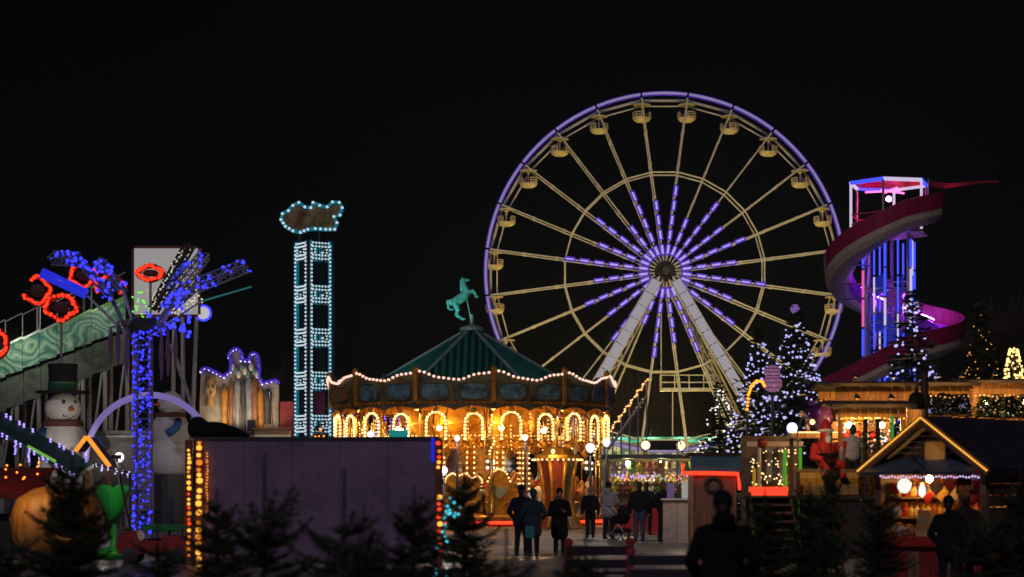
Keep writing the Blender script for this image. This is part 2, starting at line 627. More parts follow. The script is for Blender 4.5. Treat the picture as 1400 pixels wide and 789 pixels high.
M['rim_core'] = em('rim light core', (0.50, 0.42, 0.74), 0.42)
M['rim_glow'] = em('rim violet halo', (0.09, 0.02, 0.62), 0.42)  # violet glow beside the rim tube, made as an emitting band
M['leg_led'] = em('leg light panel', (0.62, 0.60, 0.74), 0.42)
M['dash'] = em('spoke light dash', (0.55, 0.45, 0.95), .8)
M['dash_v'] = em('spoke violet halo', (0.12, 0.04, 0.8), 0.55)  # violet blur round the dashes, made as emitting strips
for k in range(NSP):
    a0, a1 = ANG[k], ANG[k] + 2 * math.pi / NSP
    e = 0.006
    sub = [wp(RIM, a0 + e + (a1 - a0 - 2 * e) * j / 4, -DY) for j in range(5)]
    MB(wheel).path(sub, 0.09, 8).build('rim_tube', M['rim_core'], wheel, smooth=True)
    m = MB(wheel)
    for j in range(4):
        b0 = a0 + e + (a1 - a0 - 2 * e) * j / 4
        b1 = a0 + e + (a1 - a0 - 2 * e) * (j + 1) / 4
        m.add([wp(RIM - .17, b0, -DY + .1), wp(RIM + .17, b0, -DY + .1), wp(RIM + .17, b1, -DY + .1), wp(RIM - .17, b1, -DY + .1),
               wp(RIM - .17, b0, -DY + .2), wp(RIM + .17, b0, -DY + .2), wp(RIM + .17, b1, -DY + .2), wp(RIM - .17, b1, -DY + .2)],
              [(0, 1, 2, 3), (7, 6, 5, 4), (0, 4, 5, 1), (2, 6, 7, 3), (1, 5, 6, 2), (3, 7, 4, 0)])
    m.build('rim_halo', M['rim_glow'], wheel)
    # steel chord of the rim behind and spacers
    m = MB(wheel)
    m.tube(wp(RIM - .25, a0, DY), wp(RIM - .25, a1, DY), 0.11, n=6)
    m.tube(wp(RIM - .75, a0, DY * .4), wp(RIM - .75, a1, DY * .4), 0.06, n=5)
    m.tube(wp(RIM - .3, a0, -DY + .2), wp(RIM - .3, a0, DY), 0.09, n=6)
    m.build('rim_beam', M['steel'], wheel)
for k in range(NSP):
    a = ANG[k]
    lit = [6.2, 4.6, 6.9, 5.0][k % 4] * (1.05 if abs(math.sin(a)) > .8 else .95)
    for sgn in (-1, 1):
        m = MB(wheel)
        tn = Vector((math.cos(a), 0, -math.sin(a)))
        p0, p1 = wp(0.75, a, sgn * 0.95), wp(RIM - .35, a, sgn * DY)
        m.tube(p0, p1, 0.058, n=7)
        for j in range(1, 5):
            q = p0.lerp(p1, j / 5)
            m.tube(q - (p1 - p0).normalized() * .12, q + (p1 - p0).normalized() * .12, 0.085, n=7)
        m.build('spoke', M['steel'], wheel)
    d, dv = MB(wheel), MB(wheel)
    r = 1.35
    while r < lit:
        fade = 1 - (r - 1.35) / 6.5
        L = 0.62
        f0 = (r - .75) / (RIM - 1.1)
        yy = -0.95 + (0.95 - DY) * f0 - .14
        d.bar(wp(r, a, yy - .05), wp(r + L, a, yy - .05), 0.16 * (0.55 + .45 * fade), 0.05, up=(0, 1, 0))
        dv.bar(wp(r - .1, a, yy), wp(r + L + .1, a, yy), 0.36, 0.04, up=(0, 1, 0))
        r += 1.12
    d.build('spoke_lights', M['dash'], wheel, kind='stuff')
    dv.build('spoke_light_halos', M['dash_v'], wheel, kind='stuff')
    # inner ring
    a1 = a + 2 * math.pi / NSP
    for sgn in (-1, 1):
        MB(wheel).tube(wp(7.6, a, sgn * .78), wp(7.6, a1, sgn * .78), 0.065, n=6).build('ring_beam', M['steel'], wheel)
m = MB(wheel)
m.lathe((HUB.x, HUB.y - 1.3, HUB.z), [(0.02, 0), (0.38, 0.0), (0.42, .2), (0.42, .35), (0.85, .42), (0.85, .5), (.4, .52), (.4, 2.1), (.85, 2.12), (.85, 2.2), (.02, 2.25)], 24, axis=(0, 1, 0))
m.build('hub', pm('hub black', (.012, .011, .009), .6, 0, .4, 5, .1), wheel, smooth=False)
for k in range(NSP):
    MB(wheel).bar(wp(0.4, ANG[k], -.99), wp(0.8, ANG[k], -.99), .12, .06, up=(0, 1, 0)).build('hub_bracket', M['dark_steel'], wheel)

# gondola prototype (hangs from its pivot at the origin)
gond = bpy.data.objects.new('gondola', None)
col.objects.link(gond)
gond.parent = wheel
MB().lathe((0, 0, -.2), [(.02, .22), (.45, .17), (.76, .06), (.8, .0), (.76, -.03), (.02, .05)], 20).build('gondola_canopy', M['cream'], gond, smooth=True)
mm = MB()
mm.tube((0, 0, -.1), (0, 0, -1.75), 0.075, n=8)
mm.lathe((0, 0, -.5), [(.07, 0), (.17, .2), (.07, .3)], 10)
mm.build('gondola_mast', M['steel'], gond)
bow = MB()
bow.lathe((0, 0, -1.35), [(.80, .02), (.79, -.06), (.68, -.22), (.45, -.34), (.02, -.38), (.02, -.33), (.42, -.28), (.62, -.19), (.72, -.04), (.74, .02), (.80, .02)], 20)
bow.build('gondola_bowl', M['cream'], gond, smooth=True)
for side in (0, math.pi):
    bk = MB()
    aa = [side + R(-62) + R(124) * j / 10 for j in range(11)]
    for h in (-1.30, -1.05, -.86):
        bk.path([(0.79 * math.cos(t), .79 * math.sin(t), h) for t in aa], .045, 6)
    for t in (aa[0], aa[3], aa[7], aa[-1]):
        bk.tube((.79 * math.cos(t), .79 * math.sin(t), -1.35), (.79 * math.cos(t), .79 * math.sin(t), -.86), .04, n=6)
    for j in range(10):
        t0, t1 = aa[j], aa[j + 1]
        bk.add([(.8 * math.cos(t0), .8 * math.sin(t0), -1.33), (.8 * math.cos(t1), .8 * math.sin(t1), -1.33), (.8 * math.cos(t1), .8 * math.sin(t1), -1.2), (.8 * math.cos(t0), .8 * math.sin(t0), -1.2)], [(0, 1, 2, 3)])
    bk.build('gondola_backrest', M['cream'], gond)
for k in range(NSP):
    o = gond if k == 0 else copy_tree(gond, wheel)
    o.scale = (.86, .86, .86)
    o.location = wp(RIM - .55, ANG[k], 0) - Vector(wheel.location)
    o.rotation_euler = (0, R(random.uniform(-2.5, 2.5)), R(random.uniform(-35, 35)))

# A-frame legs with white light panels, rear legs
for sgn in (-1, 1):
    top = Vector((HUB.x + sgn * .55, HUB.y - 1.75, HUB.z - .5))
    foot = Vector((HUB.x + sgn * 10.6, HUB.y - 3.0, 0.0))
    m = MB(wheel)
    m.truss(top, foot, .75, 22, .07, 4, .04)
    m.build('front_leg', M['steel'], wheel)
    d = (foot - top).normalized()
    nrm = Vector((0, -1, 0))
    npan = 17
    L = (foot - top).length
    for j in range(npan):
        q0 = top + d * (.35 + j * (L - 1.2) / npan)
        q1 = top + d * (.35 + (j + .93) * (L - 1.2) / npan)
        MB(wheel).bar(q0 + nrm * .5, q1 + nrm * .5, .66, .08, up=(0, 1, 0)).build('leg_light_panel', M['leg_led'], wheel)
    m = MB(wheel)
    m.truss(Vector((HUB.x + sgn * .5, HUB.y + 1.7, HUB.z - .4)), Vector((HUB.x + sgn * 9.2, HUB.y + 3.4, 0)), .8, 20, .09, 4, .05)
    m.build('rear_leg', M['steel'], wheel)
m = MB(wheel)
m.tube((HUB.x, HUB.y - 2.0, HUB.z), (HUB.x, HUB.y + 2.0, HUB.z), .3, n=14)
m.build('axle', M['dark_steel'], wheel)
# loading platform and its gallery
m = MB(wheel)
m.box((HUB.x, HUB.y, .55), (15, 6, .25))
for i in range(7):
    for j in (-1, 1):
        m.tube((HUB.x - 7 + 14 * i / 6, HUB.y + j * 2.6, 0), (HUB.x - 7 + 14 * i / 6, HUB.y + j * 2.6, .5), .1, n=6)
m.build('loading_platform', M['galv'], wheel)
m = MB(wheel)
z0 = S(905, 531, 18).z
xa, xb = S(905, 0, 18).x, S(985, 0, 18).x
m.box(((xa + xb) / 2, HUB.y + 2.2, z0), (xb - xa, .9, .24))
for zz, rr in ((.55, .06), (1.1, .05)):
    m.tube((xa, HUB.y + 1.8, z0 + zz), (xb, HUB.y + 1.8, z0 + zz), rr, n=6)
for i in range(5):
    x = xa + (xb - xa) * i / 4
    m.tube((x, HUB.y + 1.8, z0), (x, HUB.y + 1.8, z0 + 1.1), .05, n=5)
m.tube((xa + .1, HUB.y + 2.2, z0), (xa + .1, HUB.y + 2.2, z0 + 9), .06, n=5)
m.tube((xb, HUB.y + 2.2, 0), (xb, HUB.y + 2.2, z0), .14, n=8)
m.tube((xa + 1, HUB.y + 2.4, 0), (xa + 1, HUB.y + 2.4, z0), .05, n=6)
m.build('service_gallery', M['steel'], wheel)
for i, px in enumerate((824, 840, 1000)):
    pass
# floodlights that light the wheel: on short posts in front of its base
FLOOD = [(-15, -22, 1.6), (-1, -26, 1.6), (13, -22, 1.6), (0.0, 16, 1.4)]
FL_LAB = ['floodlight on a short post before the wheel, aimed up its carousel side', 'floodlight on a short post before the wheel, aimed at the hub',
          'floodlight on a short post before the wheel, aimed up its slide side', 'floodlight on a short post behind the wheel']
for (fx, fy, fz), lab in zip(FLOOD, FL_LAB):
    p = Vector((HUB.x + fx, HUB.y + fy, 0))
    r_ = thing('floodlight', lab, 'floodlight', p, 'floodlights that light the wheel')
    MB().tube((0, 0, 0), (0, 0, fz - .12), .05, n=8).build('post', M['dark_steel'], r_)
    MB().box((0, 0, fz), (.5, .3, .2)).build('lamp_housing', M['dark_steel'], r_)
    MB().box((0, 0, fz + .115), (.44, .24, .02)).build('lamp_lens', em('flood lens', (1, .8, .35), 3.0), r_)
    l = bpy.data.lights.new('flood_light', 'SPOT')
    l.energy = 4600
    l.color = (1.0, 0.74, 0.2)
    l.spot_size = R(95)
    l.spot_blend = .5
    l.shadow_soft_size = .25
    lo = bpy.data.objects.new('flood_light', l)
    col.objects.link(lo)
    lo.parent = r_
    lo.location = (0, 0, fz + .25)
    dirv = HUB + Vector((fx * .45, 0, 0)) - (p + Vector((0, 0, fz)))
    lo.rotation_euler = dirv.to_track_quat('-Z', 'Y').to_euler()

# ================================================================== HORSE MODELS
def horse_prims(rear=False):
    if not rear:
        P = [('e', (0, 0, 0), (.52, .19, .22)), ('e', (.33, 0, .02), (.24, .19, .25)), ('e', (-.35, 0, .04), (.25, .2, .24)),
             ('c', (.42, 0, .12), .17, (.68, 0, .5), .10), ('c', (.68, 0, .52), .10, (.92, 0, .36), .055),
             ('c', (.66, .05, .6), .025, (.66, .06, .7), .012), ('c', (.66, -.05, .6), .025, (.66, -.06, .7), .012),
             ('c', (-.55, 0, .12), .06, (-.78, 0, -.02), .07), ('c', (-.78, 0, -.02), .07, (-.84, 0, -.35), .02)]
        for sy in (-.11, .11):
            f = .08 if sy > 0 else -.02
            P += [('c', (.38, sy, -.1), .09, (.62 + f, sy, -.3), .055), ('c', (.62 + f, sy, -.3), .05, (.52 + f, sy, -.58), .035), ('c', (.52 + f, sy, -.58), .045, (.46 + f, sy, -.64), .04)]
            P += [('c', (-.38, sy, -.05), .13, (-.42 + f, sy, -.36), .07), ('c', (-.42 + f, sy, -.36), .06, (-.66 + f, sy, -.55), .04), ('c', (-.66 + f, sy, -.55), .04, (-.7 + f, sy, -.76), .045)]
        return P
    P = [('c', (-.42, 0, .55), .22, (.02, 0, .80), .21), ('c', (.02, 0, .8), .21, (.14, 0, .95), .18),
         ('c', (.12, 0, 1.0), .17, (.0, 0, 1.45), .09), ('c', (.0, 0, 1.5), .10, (.24, 0, 1.47), .055),
         ('c', (-.02, .05, 1.55), .025, (-.04, .06, 1.66), .012), ('c', (-.02, -.05, 1.55), .025, (-.04, -.06, 1.66), .012),
         ('c', (-.1, 0, 1.45), .05, (-.1, 0, 1.05), .07),
         ('c', (-.5, 0, .66), .07, (-.72, 0, .6), .09), ('c', (-.72, 0, .6), .09, (-.70, 0, .28), .06), ('c', (-.7, 0, .28), .06, (-.5, 0, .2), .03)]
    for sy, f in ((-.1, 0.0), (.1, .07)):
        P += [('c', (.1, sy, .88), .09, (.42 + f, sy, 1.02 - f), .055), ('c', (.42 + f, sy, 1.02 - f), .05, (.56 + f - (.15 if sy > 0 else 0), sy, .74), .035), ('c', (.56 + f - (.15 if sy > 0 else 0), sy, .74), .045, (.6 + f - (.15 if sy > 0 else 0), sy, .70), .045)]
        P += [('c', (-.42, sy, .5), .16, (-.28 - f, sy, .2), .08), ('c', (-.28 - f, sy, .2), .07, (-.36 - f, sy, -.02), .045), ('c', (-.36 - f, sy, -.02), .045, (-.1 - f, sy, -.22), .04), ('c', (-.1 - f, sy, -.22), .05, (-.02 - f, sy, -.2), .045)]
    return P


M['horse_a'] = pm('ivory horse paint', (0.6, 0.5, 0.36), .4, 0, .2, 4, .03)
M['horse_b'] = pm('chestnut horse paint', (0.32, 0.13, 0.05), .4, 0, .3, 4, .03)
M['verdigris'] = pm('verdigris bronze', (0.06, 0.36, 0.34), .5, .1, .45, 7, .2, c2=(.14, .42, .36))
horse_me = blob('horse', horse_prims(), M['horse_a'], .035, 3)
horse_me_b = horse_me.copy()
horse_me_b.materials.clear(); horse_me_b.materials.append(M['horse_b'])

# ================================================================== CAROUSEL
CC = Vector((-55 / 31.4, FPX / 31.4, 0))
car = thing('carousel', 'two tone green roofed carousel glowing with golden bulbs and topped by a rearing horse', 'carousel', CC)
CR = 6.05


def cp(r, a, z):
    """a measured from the side facing the camera, towards +x"""
    return Vector((CC.x + r * math.sin(a), CC.y - r * math.cos(a), z))


MB(car).lathe((CC.x, CC.y, 0), [(5.7, 0.02), (5.7, .12), (5.95, .28), (5.95, .48), (0.01, .48)], 48).build('deck', M['woodh'], car)
m = MB(car)
m.lathe((CC.x, CC.y, 0), [(5.97, .33), (6.0, .36), (6.0, .43), (5.97, .46)], 48)
m.build('deck_rim', M['gold'], car)
m = MB(car)
m.path([cp(5.83, 2 * math.pi * k / 64, .17) for k in range(64)], .075, 6, closed=True)
m.build('red_light_strip', em('red strip', (1.0, .045, .015), 2.2), car, smooth=True)
# roof: six faces of standing seam strips
APEX = Vector((CC.x - .1, CC.y, 8.62))
EZ = 5.5
M['roof_teal'] = pm('teal roof sheet', (0.015, 0.16, 0.13), .45, .1, .3, 2, .05)  # teal light on the roof is put into the striped paint
M['roof_dark'] = pm('dark roof sheet', (0.004, 0.03, 0.028), .55, .1, .3, 2, .05)
M['hip'] = pm('roof hip cap', (0.3, 0.34, 0.33), .5, .2, .3, 4, .05)
for fct in range(6):
    a0, a1 = R(-30 + 60 * fct), R(30 + 60 * fct)
    e0, e1 = cp(5.15, a0, EZ), cp(5.15, a1, EZ)
    ap = Vector((CC.x, CC.y, 8.5))
    nst = 34
    mid = (e0 + e1) / 2
    nrm = (e1 - e0).cross(ap - e0).normalized()
    if nrm.z < 0:
        nrm = -nrm
    ed = (e1 - e0)
    if fct in (0, 1, 5):
        part = [None, None]
        for j in range(nst):
            t0, t1 = j / nst, (j + 1) / nst
            h0 = 1 - abs(2 * t0 - 1)
            h1 = 1 - abs(2 * t1 - 1)
            up = ap - mid
            q = [e0 + ed * t0, e0 + ed * t1, e0 + ed * t1 + up * h1, e0 + ed * t0 + up * h0]
            lift = nrm * (.06 if j % 2 else .0)
            mb = MB(car)
            vs = [p + lift for p in q] + [p - nrm * .03 for p in q]
            mb.add(vs, [(0, 1, 2, 3), (7, 6, 5, 4), (0, 4, 5, 1), (1, 5, 6, 2), (2, 6, 7, 3), (3, 7, 4, 0)])
            mb.build('roof_strip', M['roof_teal'] if j % 2 else M['roof_dark'], car)
    else:
        MB(car).add([e0, e1, ap], [(0, 1, 2)]).build('roof_panel', M['roof_dark'], car)
    MB(car).tube(e0 + Vector((0, 0, .08)), ap + Vector((0, 0, .1)), .075, n=6).build('roof_hip', M['hip'], car)
MB(car).lathe((CC.x, CC.y, 8.42), [(.55, 0), (.5, .14), (.25, .24), (.08, .3), (.08, .7), (.01, .72)], 16).build('roof_cap', M['hip'], car)
hs = link('horse_finial', blob('horse_finial', horse_prims(True), M['verdigris'], .028, 3), car)
hs.location = (-.28, 0, 9.15)
hs.rotation_euler = (0, R(-4), 0)
MB(car).tube(Vector((CC.x, CC.y, 8.7)), Vector((CC.x - .22, CC.y, 9.85)), .035, n=8).build('finial_pole', M['verdigris'], car)
# small teal spot lamps at the roof rim wash roof and finial
# rounding boards
NP = 12
OFF = R(-5.6)
M['panel'] = pm('rounding board green', (0.05, 0.085, 0.05), .5, 0, .6, 3.2, .1, c2=(.15, .13, .05))
M['scene'] = pm('painted scene', (0.01, 0.06, 0.09), .5, 0, .9, 2.6, .0, c2=(.12, .26, .26))
M['valance'] = pm('valance green gold', (0.05, 0.055, 0.03), .5, 0, .5, 3, .1, c2=(.16, .12, .05))
ZB, ZT = 5.1, 6.02
crest = MB(car)
ang_panel = 2 * math.pi / NP
for k in range(NP):
    ac = OFF + ang_panel * k
    nseg = 16
    pts = []
    for j in range(nseg + 1):
        u = j / nseg
        a = ac - ang_panel / 2 + ang_panel * u
        zt = ZT + .16 + .17 * math.cos(2 * math.pi * u) * (1 if u < .5 else .9) + .03 * math.sin(6 * math.pi * u)
        pts.append((a, zt))
    m = MB(car)
    vs, fs = [], []
    for (a, zt) in pts:
        vs += [cp(CR, a, ZB), cp(CR + .12, a, zt), cp(CR - .08, a, zt), cp(CR - .1, a, ZB)]
    for j in range(nseg):
        o = j * 4
        for q in range(4):
            fs.append((o + q, o + (q + 1) % 4, o + 4 + (q + 1) % 4, o + 4 + q))
    m.add(vs, fs).build('rounding_board', M['panel'], car)
    # painted oval scenes, two to a board
    plaque = (k == NP - 2)
    for half in ((0,) if plaque else (-1, 1)):
        ah = ac + half * ang_panel * .25
        cen = cp(CR + .10, ah, 5.53)
        tx = Vector((math.cos(ah), math.sin(ah), 0))
        nn = Vector((math.sin(ah), -math.cos(ah), 0))
        ring_o = []
        for j in range(24):
            t = 2 * math.pi * j / 24
            ct, st = math.cos(t), math.sin(t)
            ring_o.append((abs(ct) ** .6 * (1 if ct > 0 else -1), abs(st) ** .6 * (1 if st > 0 else -1)))
        w, h = (.98, .28) if plaque else (.54, .31)
        vs = [cen + tx * (x * w) + Vector((0, 0, z * h)) for x, z in ring_o] + [cen + tx * (x * w) + Vector((0, 0, z * h)) - nn * .08 for x, z in ring_o]
        fs = [tuple(range(24))] + [(j, (j + 1) % 24, 24 + (j + 1) % 24, 24 + j) for j in range(24)]
        MB(car).add(vs, fs).build('painted_scene', M['scene'] if not plaque else pm('oval plaque', (.3, .2, .05), .5, 0, .8, 9, .1), car)
        fr = MB(car)
        fr.path([cen + tx * (x * (w + .03)) + Vector((0, 0, z * (h + .03))) + nn * .02 for x, z in ring_o], .03, 5, closed=True)
        fr.build('scene_frame', pm('plaque frame red', (.25, .05, .015), .5, 0, .4, 4, .05) if plaque else M['valance'], car, smooth=True)
    MB(car).bar(cp(CR + .08, ac, ZB), cp(CR + .1, ac, ZT - .05), .09, .05, up=(math.sin(ac), -math.cos(ac), 0)).build('board_stile', M['valance'], car)
    # crest ornament and pilaster at each joint
    ab = ac + ang_panel / 2
    m = MB(car)
    p = cp(CR + .12, ab, 0)
    m.bar(p + Vector((0, 0, ZB - .1)), p + Vector((0, 0, ZT + .3)), .16, .1, up=(0, 0, 1) if False else (math.sin(ab), -math.cos(ab), 0))
    m.ball(p + Vector((0, 0, ZT + .42)), .13, 8, 6)
    m.build('pilaster', M['gold'], car)
    # scallop bulbs
    b = MB(car)
    nb = 15
    for j in range(nb):
        u = (j + .5) / nb
        a = ac - ang_panel / 2 + ang_panel * (0.03 + .94 * u)
        uu = .03 + .94 * u
        zt = ZT + .16 + .17 * math.cos(2 * math.pi * uu) * (1 if uu < .5 else .9) + .03 * math.sin(6 * math.pi * uu)
        b.bulb(cp(CR + .2, a, zt - .03), .068)
    b.build('crest_bulbs', M['b_pink'], car, smooth=True, kind='stuff')
    b = MB(car)
    m = MB(car)
    vs, fs = [], []
    ns2 = 24
    for j in range(ns2 + 1):
        u = j / ns2
        a = ac - ang_panel / 2 + ang_panel * u
        zl = 4.73 + .2 * abs(math.sin(2 * math.pi * u)) ** .7
        vs += [cp(CR - .02, a, ZB), cp(CR - .02, a, zl), cp(CR - .1, a, zl), cp(CR - .1, a, ZB)]
    for j in range(ns2):
        o = j * 4
        for q in range(4):
            fs.append((o + q, o + (q + 1) % 4, o + 4 + (q + 1) % 4, o + 4 + q))
    m.add(vs, fs).build('valance', M['valance'], car)
    m = MB(car)
    for j in range(13):
        u = (j + .5) / 13
        a = ac - ang_panel / 2 + ang_panel * u
        m.path([cp(CR + .02, a + .05 * math.cos(q), 5.02 + .09 * math.sin(q) ) for q in [0, .8, 1.6, 2.4, 3.1]], .018, 4)
    m.build('valance_scrollwork', M['gold'], car, kind='stuff')
# pendant bulb drops and gold bosses in front of the inner frieze
for k in range(36):
    a = OFF + 2 * math.pi * (k + .5) / 36
    if math.cos(a) < -.2:
        continue
    m = MB(car)
    zz = 3.55 - .25 * (k % 3)
    m.tube(cp(5.0, a, zz + .2), cp(5.0, a, 5.0), .02, n=5)
    m.lathe(cp(5.0, a, zz - .25), [(.02, 0), (.1, .12), (.16, .26), (.08, .4), (.02, .48)], 8)
    m.build('gilt_drop', M['gold'], car, smooth=True)
    b = MB(car)
    for j in range(6):
        b.bulb(cp(5.14, a, zz + .3 + j * .16), .045)
    b.build('drop_bulbs', M['b_gold'], car, smooth=True, kind='stuff')
# arches of bulbs under the valance, 24 round the rim
NA = 24
for k in range(NA):
    ac = OFF + 2 * math.pi * (k + .5) / NA
    hw = .42 if k % 2 else .36
    zc = 4.27
    pts = [(-hw, zc - .75), (-hw, zc - .4), (-hw, zc)] + [(-hw * math.cos(t), zc + hw * math.sin(t)) for t in [math.pi * j / 10 for j in range(1, 10)]] + [(hw, zc), (hw, zc - .4), (hw, zc - .75)]
    m = MB(car)
    m.path([cp(CR - .2, ac + x / CR, z) for x, z in pts], .06, 6)
    for x, z in ((-hw, zc - .75), (hw, zc - .75)):
        m.ball(cp(CR - .2, ac + x / CR, z), .1, 8, 6)
    # scroll brackets inside the arch
    for sg in (-1, 1):
        m.path([cp(CR - .22, ac + sg * (hw - .02 - .26 * (1 - math.cos(t))) / CR, zc - .1 - .26 * math.sin(t) + .2) for t in [0, .4, .8, 1.2, 1.57]], .03, 5)
    m.build('arch', M['gold'], car, smooth=True)
    b = MB(car)
    L = [0.0]
    for i in range(1, len(pts)):
        L.append(L[-1] + math.hypot(pts[i][0] - pts[i - 1][0], pts[i][1] - pts[i - 1][1]))
    nb = 19
    for j in range(nb):
        d = L[-1] * (j + .5) / nb
        i = max(i for i in range(len(L)) if L[i] <= d)
        i = min(i, len(L) - 2)
        f = (d - L[i]) / (L[i + 1] - L[i])
        x = pts[i][0] + (pts[i + 1][0] - pts[i][0]) * f
        z = pts[i][1] + (pts[i + 1][1] - pts[i][1]) * f
        b.bulb(cp(CR - .1, ac + x / CR, z), .066)
    b.build('arch_bulbs', M['b_warm'], car, smooth=True, kind='stuff')
    # red and gold cartouche at the crown of the arch
    m = MB(car)
    m.ball(cp(CR - .06, ac, zc + hw + .12), .12, 8, 6, (1, .5, 1))
    m.build('cartouche', M['gold'], car)
# standing outer columns between arches
for k in range(12):
    a = OFF + 2 * math.pi * (k + .5) / 12
    m = MB(car)
    base = cp(CR - .35, a, .48)
    m.lathe(base, [(.1, 0), (.1, .15), (.06, .2), (.055, 1.5), (.09, 1.55), (.055, 1.6), (.05, 3.7), (.1, 3.85), (.05, 4.0), (.05, 4.4)], 10)
    m.build('column', M['brass'], car, smooth=True)
    b = MB(car)
    for j in range(14):
        t = j * .9
        b.bulb(base + Vector((.1 * math.cos(t), .1 * math.sin(t), 2.1 + j * .13)), .05)
    if k % 2 == 0:
        b.build('column_bulbs', M['b_warm'], car, smooth=True, kind='stuff')
# ceiling, sweeps and centre drum
MB(car).lathe((CC.x, CC.y, 0), [(1.2, 5.2), (5.95, 5.08), (5.95, 5.14), (1.2, 5.27)], 36).build('ceiling', M['gold'], car)
for k in range(12):
    a = 2 * math.pi * k / 12
    MB(car).bar(cp(1.4, a, 4.98), cp(5.9, a, 4.9), .14, .16).build('sweep', M['gold'], car)
m = MB(car)
m.lathe((CC.x, CC.y, 0), [(2.6, .48), (2.6, 1.1), (2.4, 1.2), (2.35, 3.6), (2.5, 3.7), (2.9, 4.3), (3.0, 5.1)], 12)
m.build('centre_drum', M['gold'], car)
M['mirror'] = pm('mirror', (.75, .7, .62), .08, 1.0, .1, 3, 0)
M['drum_paint'] = pm('drum painting', (.35, .13, .03), .4, 0, .8, 3, .05, c2=(.5, .3, .1))
for k in range(12):
    a = R(15) + 2 * math.pi * k / 12
    m = MB(car)
    nn = Vector((math.sin(a), -math.cos(a), 0))
    tx = Vector((math.cos(a), math.sin(a), 0))
    c = cp(2.36, a, 2.45)
    rot = Matrix((tx, nn, Vector((0, 0, 1)))).transposed()
    m.box(c, (.9, .06, 1.7), m=rot)
    m.build('mirror_panel', M['mirror'] if k % 2 else M['drum_paint'], car)
    m = MB(car)
    for sx in (-.5, .5):
        m.box(c + tx * sx, (.07, .1, 2.0), m=rot)
    for sz in (-.95, .95):
        m.box(c + Vector((0, 0, sz)), (1.07, .12, .1), m=rot)
    m.path([c + nn * .06 + tx * (.28 * math.sin(t)) + Vector((0, 0, 1.05 + .22 * math.cos(t))) for t in [2 * math.pi * j / 14 for j in range(14)]], .05, 5, closed=True)
    m.build('mirror_frame', M['gold'], car)
    b = MB(car)
    for j in range(9):
        for sx in (-.5, .5):
            b.bulb(c + nn * .09 + tx * sx + Vector((0, 0, -.9 + .22 * j)), .05)
    b.build('drum_bulbs', M['b_warm'], car, smooth=True, kind='stuff')
# inner hanging frieze half way in
for k in range(12):
    a = OFF + 2 * math.pi * k / 12
    a1 = a + 2 * math.pi / 12
    m = MB(car)
    for zz in (3.45, 3.62):
        m.bar(cp(4.3, a, zz), cp(4.3, a1, zz), .07, .06)
    q0, q1 = cp(4.3, a, 3.4), cp(4.3, a1, 3.4)
    for j in range(9):
        c = q0.lerp(q1, (j + .5) / 9)
        m.path([c + (q1 - q0).normalized() * (.13 * math.cos(t)) + Vector((0, 0, -.16 * math.sin(t))) for t in [math.pi * i / 6 for i in range(7)]], .03, 5)
    m.build('frieze', M['gold'], car)
    b = MB(car)
    for j in range(12):
        b.bulb(q0.lerp(q1, (j + .5) / 12) + Vector((0, 0, .36)), .05)
    b.build('frieze_bulbs', M['b_gold'], car, smooth=True, kind='stuff')
    # drop rods with rosettes and light clusters
    am = a + R(15)
    m = MB(car)
    m.tube(cp(4.3, am, 3.4), cp(4.3, am, 4.8), .035, n=6)
    m.ball(cp(4.3, am, 3.15), .2, 8, 6, (1, .6, 1))
    m.build('rosette', M['gold'], car)
    b = MB(car)
    for (dx, dz) in ((-.12, .12), (.12, .12), (-.12, -.14), (.12, -.14)):
        b.bulb(cp(5.3, am + dx / 5.3, 2.55 + dz), .075)
    b.build('light_cluster', M['b_white'], car, smooth=True, kind='stuff')
    m = MB(car)
    m.bar(cp(5.28, am, 2.2), cp(5.28, am, 4.8), .05, .05)
    m.ball(cp(5.24, am, 2.55), .22, 10, 8, (1, .4, 1))
    m.build('cluster_bracket', M['brass'], car)
# horses on two rings
hproto = None
M['saddle'] = pm('saddle red', (.45, .04, .03), .45, 0, .3, 6, .05)
M['saddle_b'] = pm('saddle green', (.04, .2, .08), .45, 0, .3, 6, .05)
poles = MB().tube((0, 0, -1.0), (0, 0, 3.4), .03, n=8)
sad = MB().ball((0, 0, .17), 1.0, 12, 8, (.24, .21, .1))
sad.box((-.2, 0, .3), (.06, .26, .14))
man = MB().path([(.42, 0, .38), (.5, 0, .5), (.58, 0, .6), (.66, 0, .66)], [.05, .07, .07, .04], 6)
hp = link('horse', horse_me, car)
poles.build('pole', M['brass'], hp, smooth=True)
sad.build('saddle', M['saddle'], hp, smooth=True)
man.build('mane', M['horse_b'], hp, smooth=True)
hpb = copy_tree(hp, car)
hpb.data = horse_me_b
first = True
n_h = 0
for ring, (rr, nn_, off) in enumerate(((5.15, 14, 7), (3.7, 10, 20))):
    for k in range(nn_):
        a = R(off) + 2 * math.pi * k / nn_
        deg = math.degrees(a) % 360
        if ring == 0 and (8 < deg < 36 or 324 < deg < 352):
            continue
        if n_h == 0:
            o = hp
        elif n_h == 1:
            o = hpb
        else:
            o = copy_tree(hp if n_h % 3 else hpb, car)
        n_h += 1
        z = 1.45 + .22 * math.sin(k * 2.4 + ring)
        o.location = cp(rr, a, z) - CC
        o.rotation_euler = (0, 0, a)
